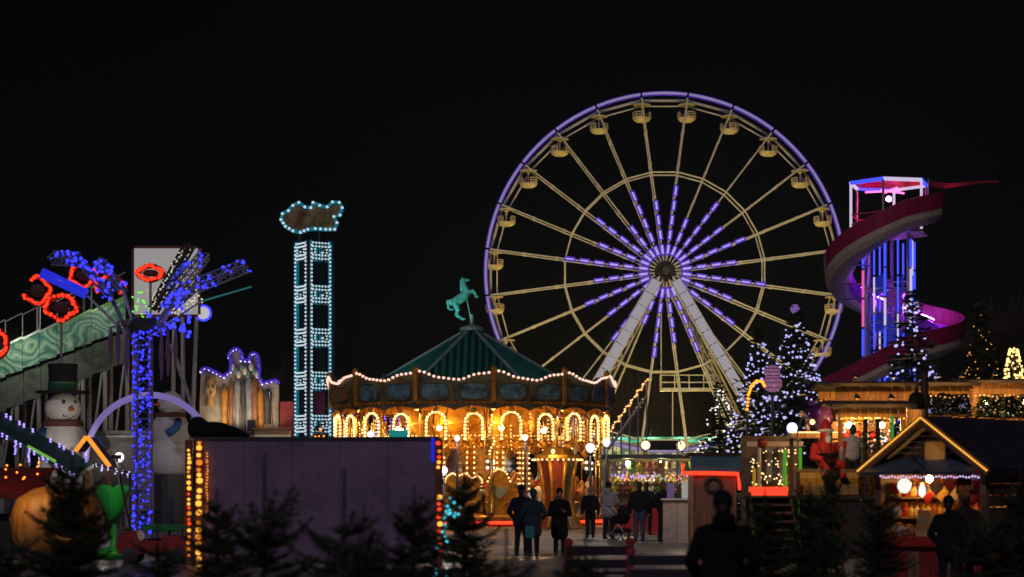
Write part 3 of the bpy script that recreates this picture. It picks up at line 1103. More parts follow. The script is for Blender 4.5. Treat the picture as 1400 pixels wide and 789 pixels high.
# chariots: scroll-sided benches with heart panel and bulb edge
for ci, (a, nm) in enumerate(((R(-2.5), 0), (R(13), 1), (R(-33), 2), (R(180), 3))):
    ch = bpy.data.objects.new('chariot', None)
    col.objects.link(ch)
    ch.parent = car
    ch.location = cp(5.1, a, .48) - CC
    ch.rotation_euler = (0, 0, a)
    side = [(-.75, 0), (.75, 0), (.82, .5), (.7, .95), (.78, 1.4), (.62, 1.62), (.35, 1.5), (.1, 1.72), (-.2, 1.6), (-.45, 1.72), (-.7, 1.55), (-.8, 1.2), (-.66, .8), (-.85, .4)]
    if nm == 1:
        side = [(-.5, 0), (.55, 0), (.62, .6), (.5, 1.3), (.3, 1.75), (0, 1.9), (-.3, 1.75), (-.52, 1.3), (-.62, .6)]
    MB().prism(side, -.32, -.24).build('side_panel', M['gold'], ch)
    MB().prism(side, .24, .32).build('side_panel', M['gold'], ch)
    MB().box((0, 0, .55), (1.1, .46, .1)).build('seat', M['saddle'], ch)
    hrt = []
    for j in range(20):
        t = 2 * math.pi * j / 20
        hrt.append((.022 * 16 * math.sin(t) ** 3, .95 + .02 * (13 * math.cos(t) - 5 * math.cos(2 * t) - 2 * math.cos(3 * t) - math.cos(4 * t))))
    MB().prism(hrt, -.37, -.325).build('heart_panel', pm('heart green', (.1, .12, .04), .5, 0, .6, 5, .1) if nm != 1 else pm('shell grey green', (.3, .36, .24), .5, 0, .4, 4, .1), ch)
    b = MB()
    for j in range(len(side)):
        x0, z0_ = side[j]
        x1, z1_ = side[(j + 1) % len(side)]
        if min(z0_, z1_) < .9:
            continue
        for q in range(3):
            f = (q + .5) / 3
            b.bulb((x0 + (x1 - x0) * f, -.36, z0_ + (z1_ - z0_) * f), .045)
    b.build('edge_bulbs', M['b_warm'], ch, smooth=True, kind='stuff')
    sc = MB()
    for sgx in (-1, 1):
        sc.path([(sgx * (.5 + .16 * t * math.cos(t * 1.6)), -.34, .42 + .1 * t * math.sin(t * 1.6)) for t in [q * .35 for q in range(9)]], .03, 5)
    sc.build('scrollwork', M['brass'], ch, smooth=True)
# step benches, lamps added under the ceiling to brighten the interior
for k in range(8):
    a = R(22.5) + 2 * math.pi * k / 8
    m = MB(car)
    m.tube(cp(3.4, a, 4.2), cp(3.4, a, 5.1), .02, n=5)
    m.build('fill_lamp_stem', M['brass'], car)
    m = MB(car)
    m.ball(cp(3.4, a, 4.1), .1, 10, 8)
    m.build('fill_lamp', em('carousel fill lamp', (1.0, .6, .17), 105.0), car, smooth=True)

for k in range(12):  # spots added to light the chariot fronts
    a = OFF + 2 * math.pi * (k + .5) / 12
    p = cp(CR + .32, a, 5.0)
    m = MB(car)
    m.lathe(p, [(.07, -.06), (.08, 0), (.05, .08), (.01, .1)], 10)
    m.bar(p + Vector((0, 0, .05)), cp(CR + .05, a, 5.12), .03, .03)
    m.build('rim_fill_spot', M['dark_steel'], car)
    if math.cos(a) > -.3:
        l = bpy.data.lights.new('rim_fill_lamp', 'SPOT')
        l.energy = 190
        l.color = (1.0, .6, .18)
        l.spot_size = R(100)
        l.spot_blend = .5
        l.shadow_soft_size = .05
        lo = bpy.data.objects.new('rim_fill_lamp', l)
        col.objects.link(lo)
        lo.parent = car
        lo.location = p - Vector((0, 0, .08)) - CC
        lo.rotation_euler = (cp(4.6, a, .9) - p).to_track_quat('-Z', 'Y').to_euler()

Z0 = Vector((0, 0, 1))
# teal uplights standing on the rim of the carousel wash its roof and finial
for (a, pw) in ((R(-55), 70), (R(-8), 22), (R(40), 16)):
    m = MB(car)
    p = cp(5.75, a, 5.95)
    m.lathe(p - Vector((0, 0, .5)), [(.02, 0), (.05, .02), (.05, .4), (.14, .42), (.16, .6), (.1, .62)], 10)
    m.build('uplight', M['dark_steel'], car)
    l = bpy.data.lights.new('uplight_lamp', 'SPOT')
    l.energy = pw
    l.color = (0.25, 1.0, 0.72)
    l.spot_size = R(100)
    l.spot_blend = .6
    l.shadow_soft_size = .1
    lo = bpy.data.objects.new('uplight_lamp', l)
    col.objects.link(lo)
    lo.parent = car
    lo.location = p + Vector((0, 0, .2)) - CC
    lo.rotation_euler = (Vector((CC.x, CC.y - .6, 9.6)) - p).to_track_quat('-Z', 'Y').to_euler()

q = cp(6.1, R(-35), 6.2)
m = MB(car)
m.tube(q - Z0 * .35, q, .025, n=6)
m.box(q, (.16, .16, .14))
m.build('finial_spotlight', M['dark_steel'], car)
l = bpy.data.lights.new('finial_lamp', 'SPOT')
l.energy = 520
l.color = (.35, 1.0, .9)
l.spot_size = R(24)
l.spot_blend = .6
lo = bpy.data.objects.new('finial_lamp', l)
col.objects.link(lo)
lo.parent = car
lo.location = q + Z0 * .12 - CC
lo.rotation_euler = (Vector((CC.x - .3, CC.y, 10.0)) - q).to_track_quat('-Z', 'Y').to_euler()

# ================================================================== DROP TOWER
TS = 26.7
T0 = G(424, TS)
tower = thing('drop_tower', 'tall square drop ride tower outlined in white bulbs with a shaped sign on top', 'tower', T0)
M['tower_halo_paint'] = pm('tower halo blue', (0.02, 0.16, 0.22), .5, 0, .3, 3, .05)  # teal halo of the bulbs put into the paint colour
M['tower_halo'] = em('tower teal halo', (.002, .17, .26), .7)  # boards made to glow as the bulbs' teal halo
M['tower_red'] = pm('tower red panel', (.16, .02, .02), .5, 0, .5, 1.5, .05)
M['tower_dark'] = pm('tower dark panel', (.008, .02, .024), .5, 0, .3, 3, .05)
M['b_tower'] = em('tower bulb', (.62, .78, .84), .9)
TH = S(0, 331, TS).z
phi = R(35)
side_a = 1.40
front = T0 + Vector((0, -.95, 0))
ux = Vector((math.cos(phi), math.sin(phi), 0))
uy = Vector((-math.sin(phi), math.cos(phi), 0))
corners = [front, front + ux * side_a, front + ux * side_a + uy * side_a, front + uy * side_a]
Z = Vector((0, 0, 1))
per = 2.2
for ci in range(4):
    c0, c1 = corners[ci], corners[(ci + 1) % 4]
    d = (c1 - c0).normalized()
    nrm = Vector((d.y, -d.x, 0))
    MB(tower).bar(c0, c0 + Z * TH, .13, .13, up=d).build('corner_post', M['tower_red'] if ci == 0 else M['tower_halo_paint'], tower)
    MB(tower).bar(c0 + d * .16, c0 + d * .16 + Z * TH, .14, .05, up=nrm).build('edge_board', M['tower_halo'], tower)
    MB(tower).bar(c1 - d * .16, c1 - d * .16 + Z * TH, .14, .05, up=nrm).build('edge_board', M['tower_halo'], tower)
    b = MB(tower)
    n = int(TH / .2)
    for j in range(n):
        z = .1 + j * .2
        for e in (.16, side_a - .16):
            b.bulb(c0 + d * e + nrm * .07 + Z * z, .062)
    z = TH - .12
    while z > .5:
        for dz in (0, -.18, -.62, -.80):
            if z + dz < .1:
                continue
            MB(tower).bar(c0 + d * .2 + Z * (z + dz), c1 - d * .2 + Z * (z + dz), .1, .05, up=nrm).build('rung', M['tower_halo_paint'], tower)
            for q in range(6):
                b.bulb(c0 + d * (.25 + (side_a - .5) * q / 5) + nrm * .06 + Z * (z + dz), .058)
        for (e, w) in ((.36, .12), (side_a - .36, .12)):
            for q in range(2):
                b.bulb(c0 + d * e + nrm * .06 + Z * (z - .33 - q * .15), .055)
        z -= per
    b.build('tower_bulbs', M['b_tower'], tower, smooth=True, kind='stuff')
    # recessed backing panel between rungs
    z = TH - 1.0
    while z > 1:
        MB(tower).bar(c0 + d * .3 - nrm * .25 + Z * (z - .65), c1 - d * .3 - nrm * .25 + Z * (z - .65), .05, 1.2, up=Z).build('back_panel', M['tower_dark'] if (ci or int(z) % 3) else M['tower_red'], tower)
        z -= per
MB(tower).bar(front + (ux + uy) * .16, front + (ux + uy) * .16 + Z * (TH - .3), .25, .25, up=(1, 0, 0)).build('guide_rail', M['tower_red'], tower)
MB(tower).box(T0 + Vector((0, 0, .15)), (4.2, 4.2, .3)).build('base', M['dark_steel'], tower)
zo = [(30, 210), (40, 170), (80, 150), (110, 115), (150, 95), (190, 125), (230, 130), (245, 95), (290, 115), (340, 125), (375, 92), (420, 95), (440, 130),
      (425, 180), (385, 190), (405, 230), (390, 275), (330, 275), (260, 270), (210, 275), (160, 295), (110, 285), (60, 255)]
sp = []
for zx, zy in zo:
    p = S(380 + zx / 4.93, 260 + zy / 4.93, TS)
    sp.append((p.x, p.z))
yS = T0.y - .6
MB(tower).prism(sp, yS, yS + .25).build('sign_board', pm('sign painting', (.10, .055, .02), .5, 0, .95, 1.6, .02, c2=(.28, .2, .07)), tower)
b = MB(tower)
for i in range(len(sp)):
    a0_, a1_ = Vector((sp[i][0], yS - .06, sp[i][1])), Vector((sp[(i + 1) % len(sp)][0], yS - .06, sp[(i + 1) % len(sp)][1]))
    n = max(1, int((a1_ - a0_).length / .2))
    for q in range(n):
        b.bulb(a0_.lerp(a1_, q / n), .085)
b.build('sign_bulbs', M['b_tower'], tower, smooth=True, kind='stuff')
MB(tower).path([(x, yS + .02, z) for x, z in sp], .11, 6, closed=True).build('sign_rim', M['tower_halo'], tower, smooth=True)  # tube added as the halo of the sign bulbs
cx_ = sum(p[0] for p in sp) / len(sp)
cz_ = sum(p[1] for p in sp) / len(sp)
m = MB(tower)
m.prism([(cx_ + .12, cz_ - .55), (cx_ + .75, cz_ - .5), (cx_ + .85, cz_ + .05), (cx_ + .6, cz_ + .2), (cx_ + .1, cz_ + .15)], yS - .05, yS - .003)
m.build('sign_patch', pm('sign mustard', (.26, .2, .04), .5, 0, .5, 4, .02), tower)
MB(tower).prism([(cx_ - .9, cz_ - .45), (cx_ - .62, cz_ - .5), (cx_ - .55, cz_ + .1), (cx_ - .8, cz_ + .12)], yS - .05, yS - .003).build('sign_patch', pm('sign rust', (.28, .08, .04), .5, 0, .5, 4, .02), tower)
for sx in (-.5, .5):
    MB(tower).bar((T0.x + sx, T0.y - .4, TH - .1), (T0.x + sx, T0.y - .4, TH + .9), .1, .1).build('sign_support', M['dark_steel'], tower)

# ================================================================== HELTER SKELTER SLIDE
HS = 26.7
H0 = G(1215, HS)
slide = thing('spiral_slide', 'tall helter skelter tower with lit columns and maroon spiral chute', 'slide', H0)
ztop = S(0, 252, HS).z
zcab = S(0, 322, HS).z
M['b_led_w'] = em('column white tube', (.75, .65, .95), .8)
M['b_led_b'] = em('column blue tube', (.04, .07, 1.0), 1.5)
M['b_led_p'] = em('column pink tube', (.9, .12, .5), .9)
M['blue_panel'] = pm('blue panel', (.03, .05, .5), .4, 0, .4, 2, .05)
cab_r = 2.05
for k in range(6):
    a = R(12 + 60 * k)
    d = Vector((math.cos(a), math.sin(a), 0))
    a2 = R(12 + 60 * (k + 1))
    d2 = Vector((math.cos(a2), math.sin(a2), 0))
    MB(slide).tube(H0 + d * 1.25, H0 + d * 1.25 + Z * zcab, .1, n=8).build('column', M['galv'], slide)
    MB(slide).tube(H0 + d * cab_r + Z * zcab, H0 + d * cab_r + Z * ztop, .07, n=8).build('cabin_post', M['b_led_w'] if k % 2 else M['galv'], slide)
    # light tubes on the columns, in short lengths
    nt = 9
    for j in range(nt):
        za, zb_ = .8 + (zcab - 1) * j / nt, .8 + (zcab - 1) * (j + .92) / nt
        mt = (M['b_led_w'], M['b_led_b'], M['b_led_p'], M['b_led_b'])[(j // 2 + k) % 4 if k % 2 else (0 if j % 3 == 0 else 1)]
        MB(slide).tube(H0 + d * 1.4 + Z * za, H0 + d * 1.4 + Z * zb_, .065, n=7).build('light_tube', mt, slide, smooth=True)
    for j in range(7):
        zz = 1.2 + j * 1.75
        if zz < zcab:
            MB(slide).tube(H0 + d * 1.25 + Z * zz, H0 + d2 * 1.25 + Z * zz, .05, n=6).build('ring_beam', M['galv'], slide)
    # top ring light, cabin rails
    MB(slide).tube(H0 + d * cab_r + Z * ztop, H0 + d2 * cab_r + Z * ztop, .1, n=8).build('roof_light', M['b_led_b'] if k % 2 else M['b_led_w'], slide)
    for zz in (zcab + .5, zcab + 1.0):
        MB(slide).tube(H0 + d * cab_r + Z * zz, H0 + d2 * cab_r + Z * zz, .04, n=5).build('cabin_rail', M['red'], slide)
    q = MB(slide)
    q.bar(H0 + d * (cab_r - .06) + Z * (zcab + .3), H0 + d2 * (cab_r - .06) + Z * (zcab + .3), .04, .6, up=Z)
    q.build('cabin_panel', pm('cabin panel lit pink', (.5, .03, .14), .4, 0, .3, 3, .05), slide)  # pink cabin light put into the panel colour
    # stair core panels, their blue and violet light put in as glow
    if True:
        for j in range(6):
            zz = 1.6 + j * 1.9 + (.7 if k % 2 else 0)
            MB(slide).bar(H0 + d * .8 + Z * zz, H0 + d2 * .8 + Z * (zz + .3), .06, .9, up=Z).build('stair_panel', em('blue panel glow', (.02, .03, .55), .4) if (j + k) % 3 else em('violet panel glow', (.25, .03, .4), .35), slide)
MB(slide).lathe(H0 + Z * zcab, [(.05, 0), (cab_r + .1, 0), (cab_r + .1, .14), (.05, .14)], 6, a0=R(12), a1=R(372)).build('cabin_floor', M['cream'], slide)
MB(slide).lathe(H0 + Z * (ztop - .02), [(cab_r + .05, 0), (cab_r - .6, .25), (.05, .35)], 6, a0=R(12), a1=R(372)).build('cabin_roof', M['maroon'], slide)
for k in range(3):
    a = R(40 + 120 * k)
    m = MB(slide)
    m.bar(H0 + Vector((math.cos(a), math.sin(a), 0)) * 1.2 + Z * (ztop - .35), H0 - Vector((math.cos(a), math.sin(a), 0)) * .6 + Z * (ztop - .35), .08, .08)
    m.build('ceiling_light', em('pink tube', (1.0, .08, .3), 5.0), slide)
m = MB(slide)
m.ball(H0 + Z * (ztop - .75), .14, 10, 8)
m.build('cabin_lamp', em('cabin lamp pink', (1.0, .05, .25), 110.0), slide, smooth=True)
for zz, mt in ((3.2, em('core blue lamp', (.02, .04, 1.0), 80.0)), (6.4, em('core blue lamp', (.02, .04, 1.0), 80.0)), (9.4, em('core blue lamp', (.02, .04, 1.0), 80.0)), (11.5, em('core violet lamp', (.5, .1, 1.0), 70.0))):
    MB(slide).ball(H0 + Z * zz, .13, 10, 8).build('core_lamp', mt, slide, smooth=True)
for j in range(30):
    a = j * R(24)
    zz = .5 + j * .4
    if zz < zcab - .3:
        MB(slide).bar(H0 + Z * zz, H0 + Vector((math.cos(a), math.sin(a), 0)) * 1.1 + Z * zz, .32, .05, up=Z).build('stair_step', M['galv'], slide)
# chute: path of centre line points with local outward direction
SC = Vector(((1223 - 700) / HS, FPX / HS, 0))
SR = 2.85
path_pts = []
ctrl = [(52, 298), (90, 312), (130, 340), (180, 375), (225, 400), (270, 420), (315, 440), (360, 458), (405, 476), (440, 489), (455, 495)]


def zpix(deg):
    for (a0, y0), (a1, y1) in zip(ctrl, ctrl[1:]):
        if a0 <= deg <= a1:
            return y0 + (y1 - y0) * (deg - a0) / (a1 - a0)
    return ctrl[-1][1]


deg = 52.0
while deg <= 452:
    th = R(deg)
    r = SR * (0.86 + .14 * min(1, (deg - 52) / 60))
    out = Vector((math.cos(th), -math.sin(th), 0))
    p = SC + out * r
    # height from the photo row, read at the tower axis distance
    p.z = CAM_H + (HOR - zpix(deg)) / HS
    path_pts.append((p, out))
    deg += 8
# straight run out towards the lower left
pl, outl = path_pts[-1]
tdir = Vector((-1, -.02, 0)).normalized()
zend = CAM_H + (HOR - 556) / HS
nrun = 9
for j in range(1, nrun + 1):
    f = j / nrun
    p = pl + tdir * (f * 4.6)
    p.z = pl.z + (zend - pl.z) * f
    path_pts.append((p, Vector((.05, -1, 0)).normalized()))
M['chute_in'] = pm('violet chute lining', (.38, .03, .42), .35, 0, .25, 2, .03)
W2 = .62


def chute_strip(mb, i, offs, thick):
    (p0, o0), (p1, o1) = path_pts[i], path_pts[i + 1]
    vs = []
    for p, o in ((p0, o0), (p1, o1)):
        for (x, z) in offs:
            vs.append(p + o * x + Z * z)
    n = len(offs)
    fs = [(k, k + 1, n + k + 1, n + k) for k in range(n - 1)]
    vs2 = [v.copy() for v in vs]
    mb.add(vs, fs)


for i in range(len(path_pts) - 1):
    g = .0
    m = MB(slide)
    chute_strip(m, i, [(W2 + .07, .18), (W2 + .12, 1.0), (W2 + .06, 1.02), (W2 + .01, .2)], .05)
    m.build('outer_wall', M['maroon'], slide)
    m = MB(slide)
    chute_strip(m, i, [(W2 + .06, .18), (W2 + .02, -.12), (W2 - .16, -.38), (.1, -.5), (-.3, -.48), (-W2 + .1, -.3), (-W2 + .15, -.24), (-.28, -.40), (.1, -.42), (W2 - .2, -.31)], .05)
    m.build('chute_underside', M['cream'], slide)
    m = MB(slide)
    chute_strip(m, i, [(W2 + .0, .18), (W2 - .06, -.13), (.1, -.38), (-.3, -.36), (-W2, -.1), (-W2 - .04, .45), (-W2 - .1, .45), (-W2 - .06, -.12), (-W2 + .1, -.29)], .05)
    m.build('chute_lining', M['chute_in'], slide)
    if i % 4 == 0:
        p, o = path_pts[i]
        c_in = H0 + (p - H0) * .0
        c_in.z = p.z - .5
        if i < 50:
            MB(slide).tube(p - Z * .5, Vector((H0.x, H0.y, p.z - .5)) + (p - Vector((H0.x, H0.y, p.z))).normalized() * 1.25, .045, n=6).build('chute_bracket', M['galv'], slide)
for i in (len(path_pts) - 2, len(path_pts) - 6):
    p, o = path_pts[i]
    MB(slide).tube(Vector((p.x, p.y, 0)), p - Z * .5, .09, n=8).build('chute_leg', M['galv'], slide)
# violet light strip along the inner edge of the chute loop
for d0, d1 in ((150, 250), (252, 345)):
    pts = []
    dd = d0
    while dd <= d1:
        th = R(dd)
        p = SC + Vector((math.cos(th), -math.sin(th), 0)) * (SR - .52)
        p.z = CAM_H + (HOR - zpix(dd)) / HS + .55
        pts.append(p)
        dd += 8
    MB(slide).path(pts, .035, 6).build('chute_light_strip', em('chute violet strip', (.45, .08, 1.0), 22.0), slide, smooth=True)
for k in range(6):
    a = R(42 + 60 * k)
    d = Vector((math.cos(a), math.sin(a), 0))
    for j in range(7):
        za, zb_ = 1.0 + (zcab - 1.2) * j / 7, 1.0 + (zcab - 1.2) * (j + .94) / 7
        MB(slide).tube(H0 + d * 1.2 + Z * za, H0 + d * 1.2 + Z * zb_, .05, n=7).build('light_tube', (M['b_led_b'], M['b_led_b'], M['b_led_w'])[(j + k) % 3], slide, smooth=True)
    for j in range(6):
        zz = 2.0 + j * 1.9
        if zz < zcab - .4:
            a2 = R(42 + 60 * (k + 1))
            d2 = Vector((math.cos(a2), math.sin(a2), 0))
            MB(slide).tube(H0 + d * 1.2 + Z * zz, H0 + d2 * 1.2 + Z * zz, .035, n=6).build('ring_beam', M['galv'], slide)
m = MB(slide)
fl = []
for j in range(25):
    u = j / 24
    fl.append(S(1270 + 95 * u, 251 + 3 * math.sin(u * 5) , HS) + Vector((0, -.2 + .25 * math.sin(u * 9), 0)))
vs, fs = [], []
for j, p in enumerate(fl):
    h = .16 * (1 - .8 * j / 24)
    vs += [p + Z * h, p - Z * h]
for j in range(24):
    fs.append((2 * j, 2 * j + 1, 2 * j + 3, 2 * j + 2))
m.add(vs, fs).build('pennant', pm('pennant red', (.4, .02, .03), .8, 0, .3, 4, .05), slide)
m = MB(slide)
m.tube(S(1268, 275, HS) + Vector((0, -.2, 0)), S(1268, 245, HS) + Vector((0, -.2, 0)), .04, n=6)
m.build('pennant_pole', M['galv'], slide)

# ================================================================== LEFT: INCLINED TRACK RIDE
IS = 34.0
i0 = G(150, IS)
track = thing('inclined_track', 'inclined ride track with swirl painted side panels and guard rail', 'ride track', i0)


def swirl_mat():
    m = bpy.data.materials.new('swirl paint')
    m.use_nodes = True
    t = m.node_tree
    b_ = t.nodes['Principled BSDF']
    tc = t.nodes.new('ShaderNodeTexCoord')
    ns = t.nodes.new('ShaderNodeTexNoise'); ns.inputs['Scale'].default_value = .7
    t.links.new(tc.outputs['Object'], ns.inputs['Vector'])
    mx = t.nodes.new('ShaderNodeMixRGB'); mx.inputs[0].default_value = .75
    t.links.new(tc.outputs['Object'], mx.inputs[1]); t.links.new(ns.outputs['Color'], mx.inputs[2])
    wv = t.nodes.new('ShaderNodeTexWave'); wv.wave_type = 'RINGS'; wv.inputs['Scale'].default_value = 3.2; wv.inputs['Distortion'].default_value = 3.0
    t.links.new(mx.outputs[0], wv.inputs['Vector'])
    rp = t.nodes.new('ShaderNodeValToRGB')
    els = rp.color_ramp.elements
    els[0].position = 0; els[0].color = (.03, .14, .16, 1)
    els[1].position = 1; els[1].color = (.45, .52, .40, 1)
    for p, c in ((.35, (.12, .32, .16, 1)), (.6, (.3, .42, .25, 1)), (.75, (.06, .2, .26, 1))):
        e = els.new(p); e.color = c
    t.links.new(wv.outputs[0], rp.inputs[0]); t.links.new(rp.outputs[0], b_.inputs['Base Color'])
    b_.inputs['Roughness'].default_value = .5
    return m


M['swirl'] = swirl_mat()
tl, tr_ = S(-40, 512, IS), S(172, 428, IS)
npan = 9
for j in range(npan):
    f0, f1 = j / npan + .0012, (j + 1) / npan - .0012
    a0_, a1_ = tl.lerp(tr_, f0), tl.lerp(tr_, f1)
    h0, h1 = 1.15, 1.3
    m = MB(track)
    m.prism([(a0_.x, a0_.z - h0 * .5), (a1_.x, a1_.z - h1 * .5), (a1_.x, a1_.z + h1 * .5), (a0_.x, a0_.z + h0 * .5)], a0_.y, a0_.y + .08)
    m.build('swirl_panel', M['swirl'], track)
    m = MB(track)
    m.prism([(a0_.x, a0_.z - 1.9), (a1_.x, a1_.z - 2.0), (a1_.x, a1_.z - .75), (a0_.x, a0_.z - .7)], a0_.y + .2, a0_.y + .26)
    m.build('skirt_panel', pm('grey skirt', (.10, .10, .09), .6, .2, .4, 3, .1), track)
    MB(track).bar(a0_ + Z * (h0 * .5 + .02), a1_ + Z * (h1 * .5 + .02), .12, .09).build('top_rail', em('green rim light', (.25, .6, .05), .18) if j > 4 else M['galv'], track)
    MB(track).tube(a0_ + Z * (h0 * .5), a0_ + Z * (h0 * .5 + 1.0), .03, n=6).build('rail_post', M['galv'], track)
    MB(track).tube(a0_ + Z * (h0 * .5 + 1.0), a1_ + Z * (h1 * .5 + 1.0), .03, n=6).build('hand_rail', M['galv'], track)
    m = MB(track)
    m.add([a0_ + Vector((0, .1, -h0 * .3)), a1_ + Vector((0, .1, -h1 * .3)), a1_ + Vector((0, 1.6, -h1 * .3)), a0_ + Vector((0, 1.6, -h0 * .3))], [(0, 1, 2, 3)])
    m.build('track_bed', M['dark_steel'], track)
for j in range(8):
    a = tl.lerp(tr_, j / 7)
    for dy in (.3, 1.5):
        MB(track).tube(Vector((a.x, a.y + dy, 0)), a + Vector((0, dy, -.8)), .09, n=8).build('support_leg', M['galv'], track)
    if j < 7:
        b_ = tl.lerp(tr_, (j + 1) / 7)
        MB(track).tube(Vector((a.x, a.y + .3, .3)), b_ + Vector((0, .3, -1.0)), .05, n=6).build('brace', M['galv'], track)
for (pa, pb_) in (((247, 405), (250, 575)), ((268, 405), (255, 560)), ((262, 560), (232, 470)), ((236, 440), (232, 570))):
    p, q = S(*pa, IS), S(*pb_, IS)
    q2 = Vector((q.x, q.y, 0)) if pb_[1] > 550 else q
    MB(track).tube(p + Vector((0, .4, 0)), q2 + Vector((0, .4, 0)), .09, n=8).build('tower_leg', M['galv'], track)
p, q = S(172, 428, IS), S(272, 402, IS)
MB(track).bar(p + Vector((0, .5, -.4)), q + Vector((0, .5, -.1)), .9, .25).build('top_deck', M['dark_steel'], track)
for k, (px, py, st) in enumerate(((150, 470, 60), (60, 545, 50), (110, 500, 30))):
    pass

# flood lamp of the track (lights the swirl panels)
def spot(parent, loc, target, energy, color, size=80, soft=.1, name='lamp_light'):
    l = bpy.data.lights.new(name, 'SPOT')
    l.energy = energy; l.color = color; l.spot_size = R(size); l.spot_blend = .6; l.shadow_soft_size = soft
    lo = bpy.data.objects.new(name, l)
    col.objects.link(lo)
    lo.parent = parent
    base = Vector(parent.location)
    lo.location = Vector(loc) - base
    lo.rotation_euler = (Vector(target) - Vector(loc)).to_track_quat('-Z', 'Y').to_euler()
    return lo


def point(parent, loc, energy, color, soft=.1, name='lamp_light'):
    l = bpy.data.lights.new(name, 'POINT')
    l.energy = energy; l.color = color; l.shadow_soft_size = soft
    lo = bpy.data.objects.new(name, l)
    col.objects.link(lo)
    lo.parent = parent
    lo.location = Vector(loc) - Vector(parent.location)
    return lo


for k, t in enumerate((.25, .72)):
    a = tl.lerp(tr_, t)
    q = a + Vector((0, -2.2, .9))
    m = MB(track)
    m.tube(a + Vector((0, 0, .9)), q, .03, n=6)
    m.box(q, (.3, .2, .15))
    m.build('lamp_arm', M['dark_steel'], track)
    spot(track, q - Z * .15, a - Z * .2, 62, (.8, 1.0, .68), 130)

# white signboard with blue stripe, dark trussed arm and bulbs
sg = thing('signboard', 'square white lit signboard with a blue slanting tube on the ride tower', 'sign', S(227, 430, IS + .6))
p0, p1 = S(184, 430, IS + .6), S(271, 340, IS + .6)
MB(sg).box(((p0.x + p1.x) / 2, p0.y, (p0.z + p1.z) / 2), (p1.x - p0.x, .16, p1.z - p0.z)).build('board', em('lit white panel', (.93, .9, .88), .30), sg)
m = MB(sg)
for (a_, b_) in (((184, 340), (271, 340)), ((271, 340), (271, 430)), ((271, 430), (184, 430)), ((184, 430), (184, 340))):
    m.bar(S(*a_, IS + .6) - Vector((0, .03, 0)), S(*b_, IS + .6) - Vector((0, .03, 0)), .07, .2)
m.build('frame', pm('rust frame', (.2, .06, .03), .6, 0, .3, 4, .05), sg)
MB(sg).tube(S(226, 394, IS + .8) - Vector((0, .3, 0)), S(256, 362, IS + .8) - Vector((0, .3, 0)), .12, n=10).build('blue_tube', em('blue tube lamp', (.03, .06, .55), .7), sg)
m = MB(sg)
m.truss(S(212, 425, IS + .8) - Vector((0, .35, 0)), S(262, 335, IS + .8) - Vector((0, .35, 0)), .42, 14, .05, 4, .035)
m.truss(S(232, 425, IS + .8) - Vector((0, .35, 0)), S(274, 385, IS + .8) - Vector((0, .35, 0)), .4, 9, .05, 4, .035)
m.build('dark_truss', M['dark_steel'], sg)
b = MB(sg)
for k in range(46):
    u = random.random()
    p = S(235, 425, IS + .9).lerp(S(272, 388, IS + .9), u) + Vector((random.uniform(-.05, .25), -.5, -random.uniform(-.1, .75) * (.3 + u)))
    b.bulb(p, .045)
for k in range(26):
    u = k / 26
    p = S(208, 420, IS + .9).lerp(S(250, 345, IS + .9), u) + Vector((random.uniform(-.12, .12), -.5, 0))
    b.bulb(p, .035)
b.build('sign_bulbs', em('bulb pale yellow', (.9, .8, .5), .8), sg, smooth=True, kind='stuff')

# red bulb rings on poles
M['ring_back'] = pm('ring dark board', (.02, .012, .012), .6, 0, .4, 6, .1)
RINGS = [(50, 397, 18, 17, 200, 480, 'open red bulb ring on a pole beside the blue tube, lower gap', 33),
         (83, 420, 21, 16, -90, 270, 'closed oval red bulb ring on a pole over the swirl painted track', 35),
         (114, 376, 18, 15, 110, 400, 'red bulb ring on a pole above the blue tube with its top open', 32),
         (150, 393, 19, 16, -40, 210, 'arched red bulb ring on a pole beside the blue bulb mast', 33),
         (205, 373, 17, 9, -90, 270, 'flat oval red ring hung in front of the white signboard', 35.4),
         (-3, 470, 12, 17, -90, 270, 'red bulb ring on a low pole at the foot of the inclined track', 36)]
for (px, py, rx, rz_, a0, a1, lab, s) in RINGS:
    c = S(px, py, s)
    r_ = thing('bulb_ring_sign', lab, 'light ring', (c.x, c.y, 0), 'red bulb rings above the inclined track')
    RX, RZ = rx / s, rz_ / s
    m = MB(r_)
    m.tube((c.x, c.y + .12, 0), (c.x, c.y + .12, c.z - RZ * .8), .05, n=8)
    m.build('pole', M['galv'], r_)
    pts = [(c.x + RX * math.cos(R(a0 + (a1 - a0) * j / 28)), c.z + RZ * math.sin(R(a0 + (a1 - a0) * j / 28)) * (1 + .1 * math.cos(4 * R(a0 + (a1 - a0) * j / 28)))) for j in range(29)]
    MB(r_).path([(x, c.y + .1, z) for x, z in pts], .12, 6).build('ring_channel', pm('ring red', (.5, .02, .015), .5, 0, .3, 5, .05), r_, smooth=True)
    MB(r_).ball((c.x, c.y + .14, c.z), 1.0, 16, 8, (RX * .62, .05, RZ * .55)).build('centre_board', M['ring_back'], r_, smooth=True)
    m = MB(r_)
    m.tube((c.x - RX * .95, c.y + .13, c.z), (c.x + RX * .95, c.y + .13, c.z), .025, n=5)
    m.build('cross_bar', M['dark_steel'], r_)
    b = MB(r_)
    nb = 22
    for j in range(nb):
        t = R(a0 + (a1 - a0) * (j + .5) / nb)
        lob = 1 + .1 * math.cos(5 * t + px)
        b.bulb((c.x + RX * lob * math.cos(t) + random.uniform(-.02, .02), c.y - .06, c.z + RZ * lob * math.sin(t) * (1 + .1 * math.cos(4 * t)) + random.uniform(-.02, .02)), random.uniform(.07, .1))
    b.build('ring_bulbs', M['b_red'], r_, smooth=True, kind='stuff')

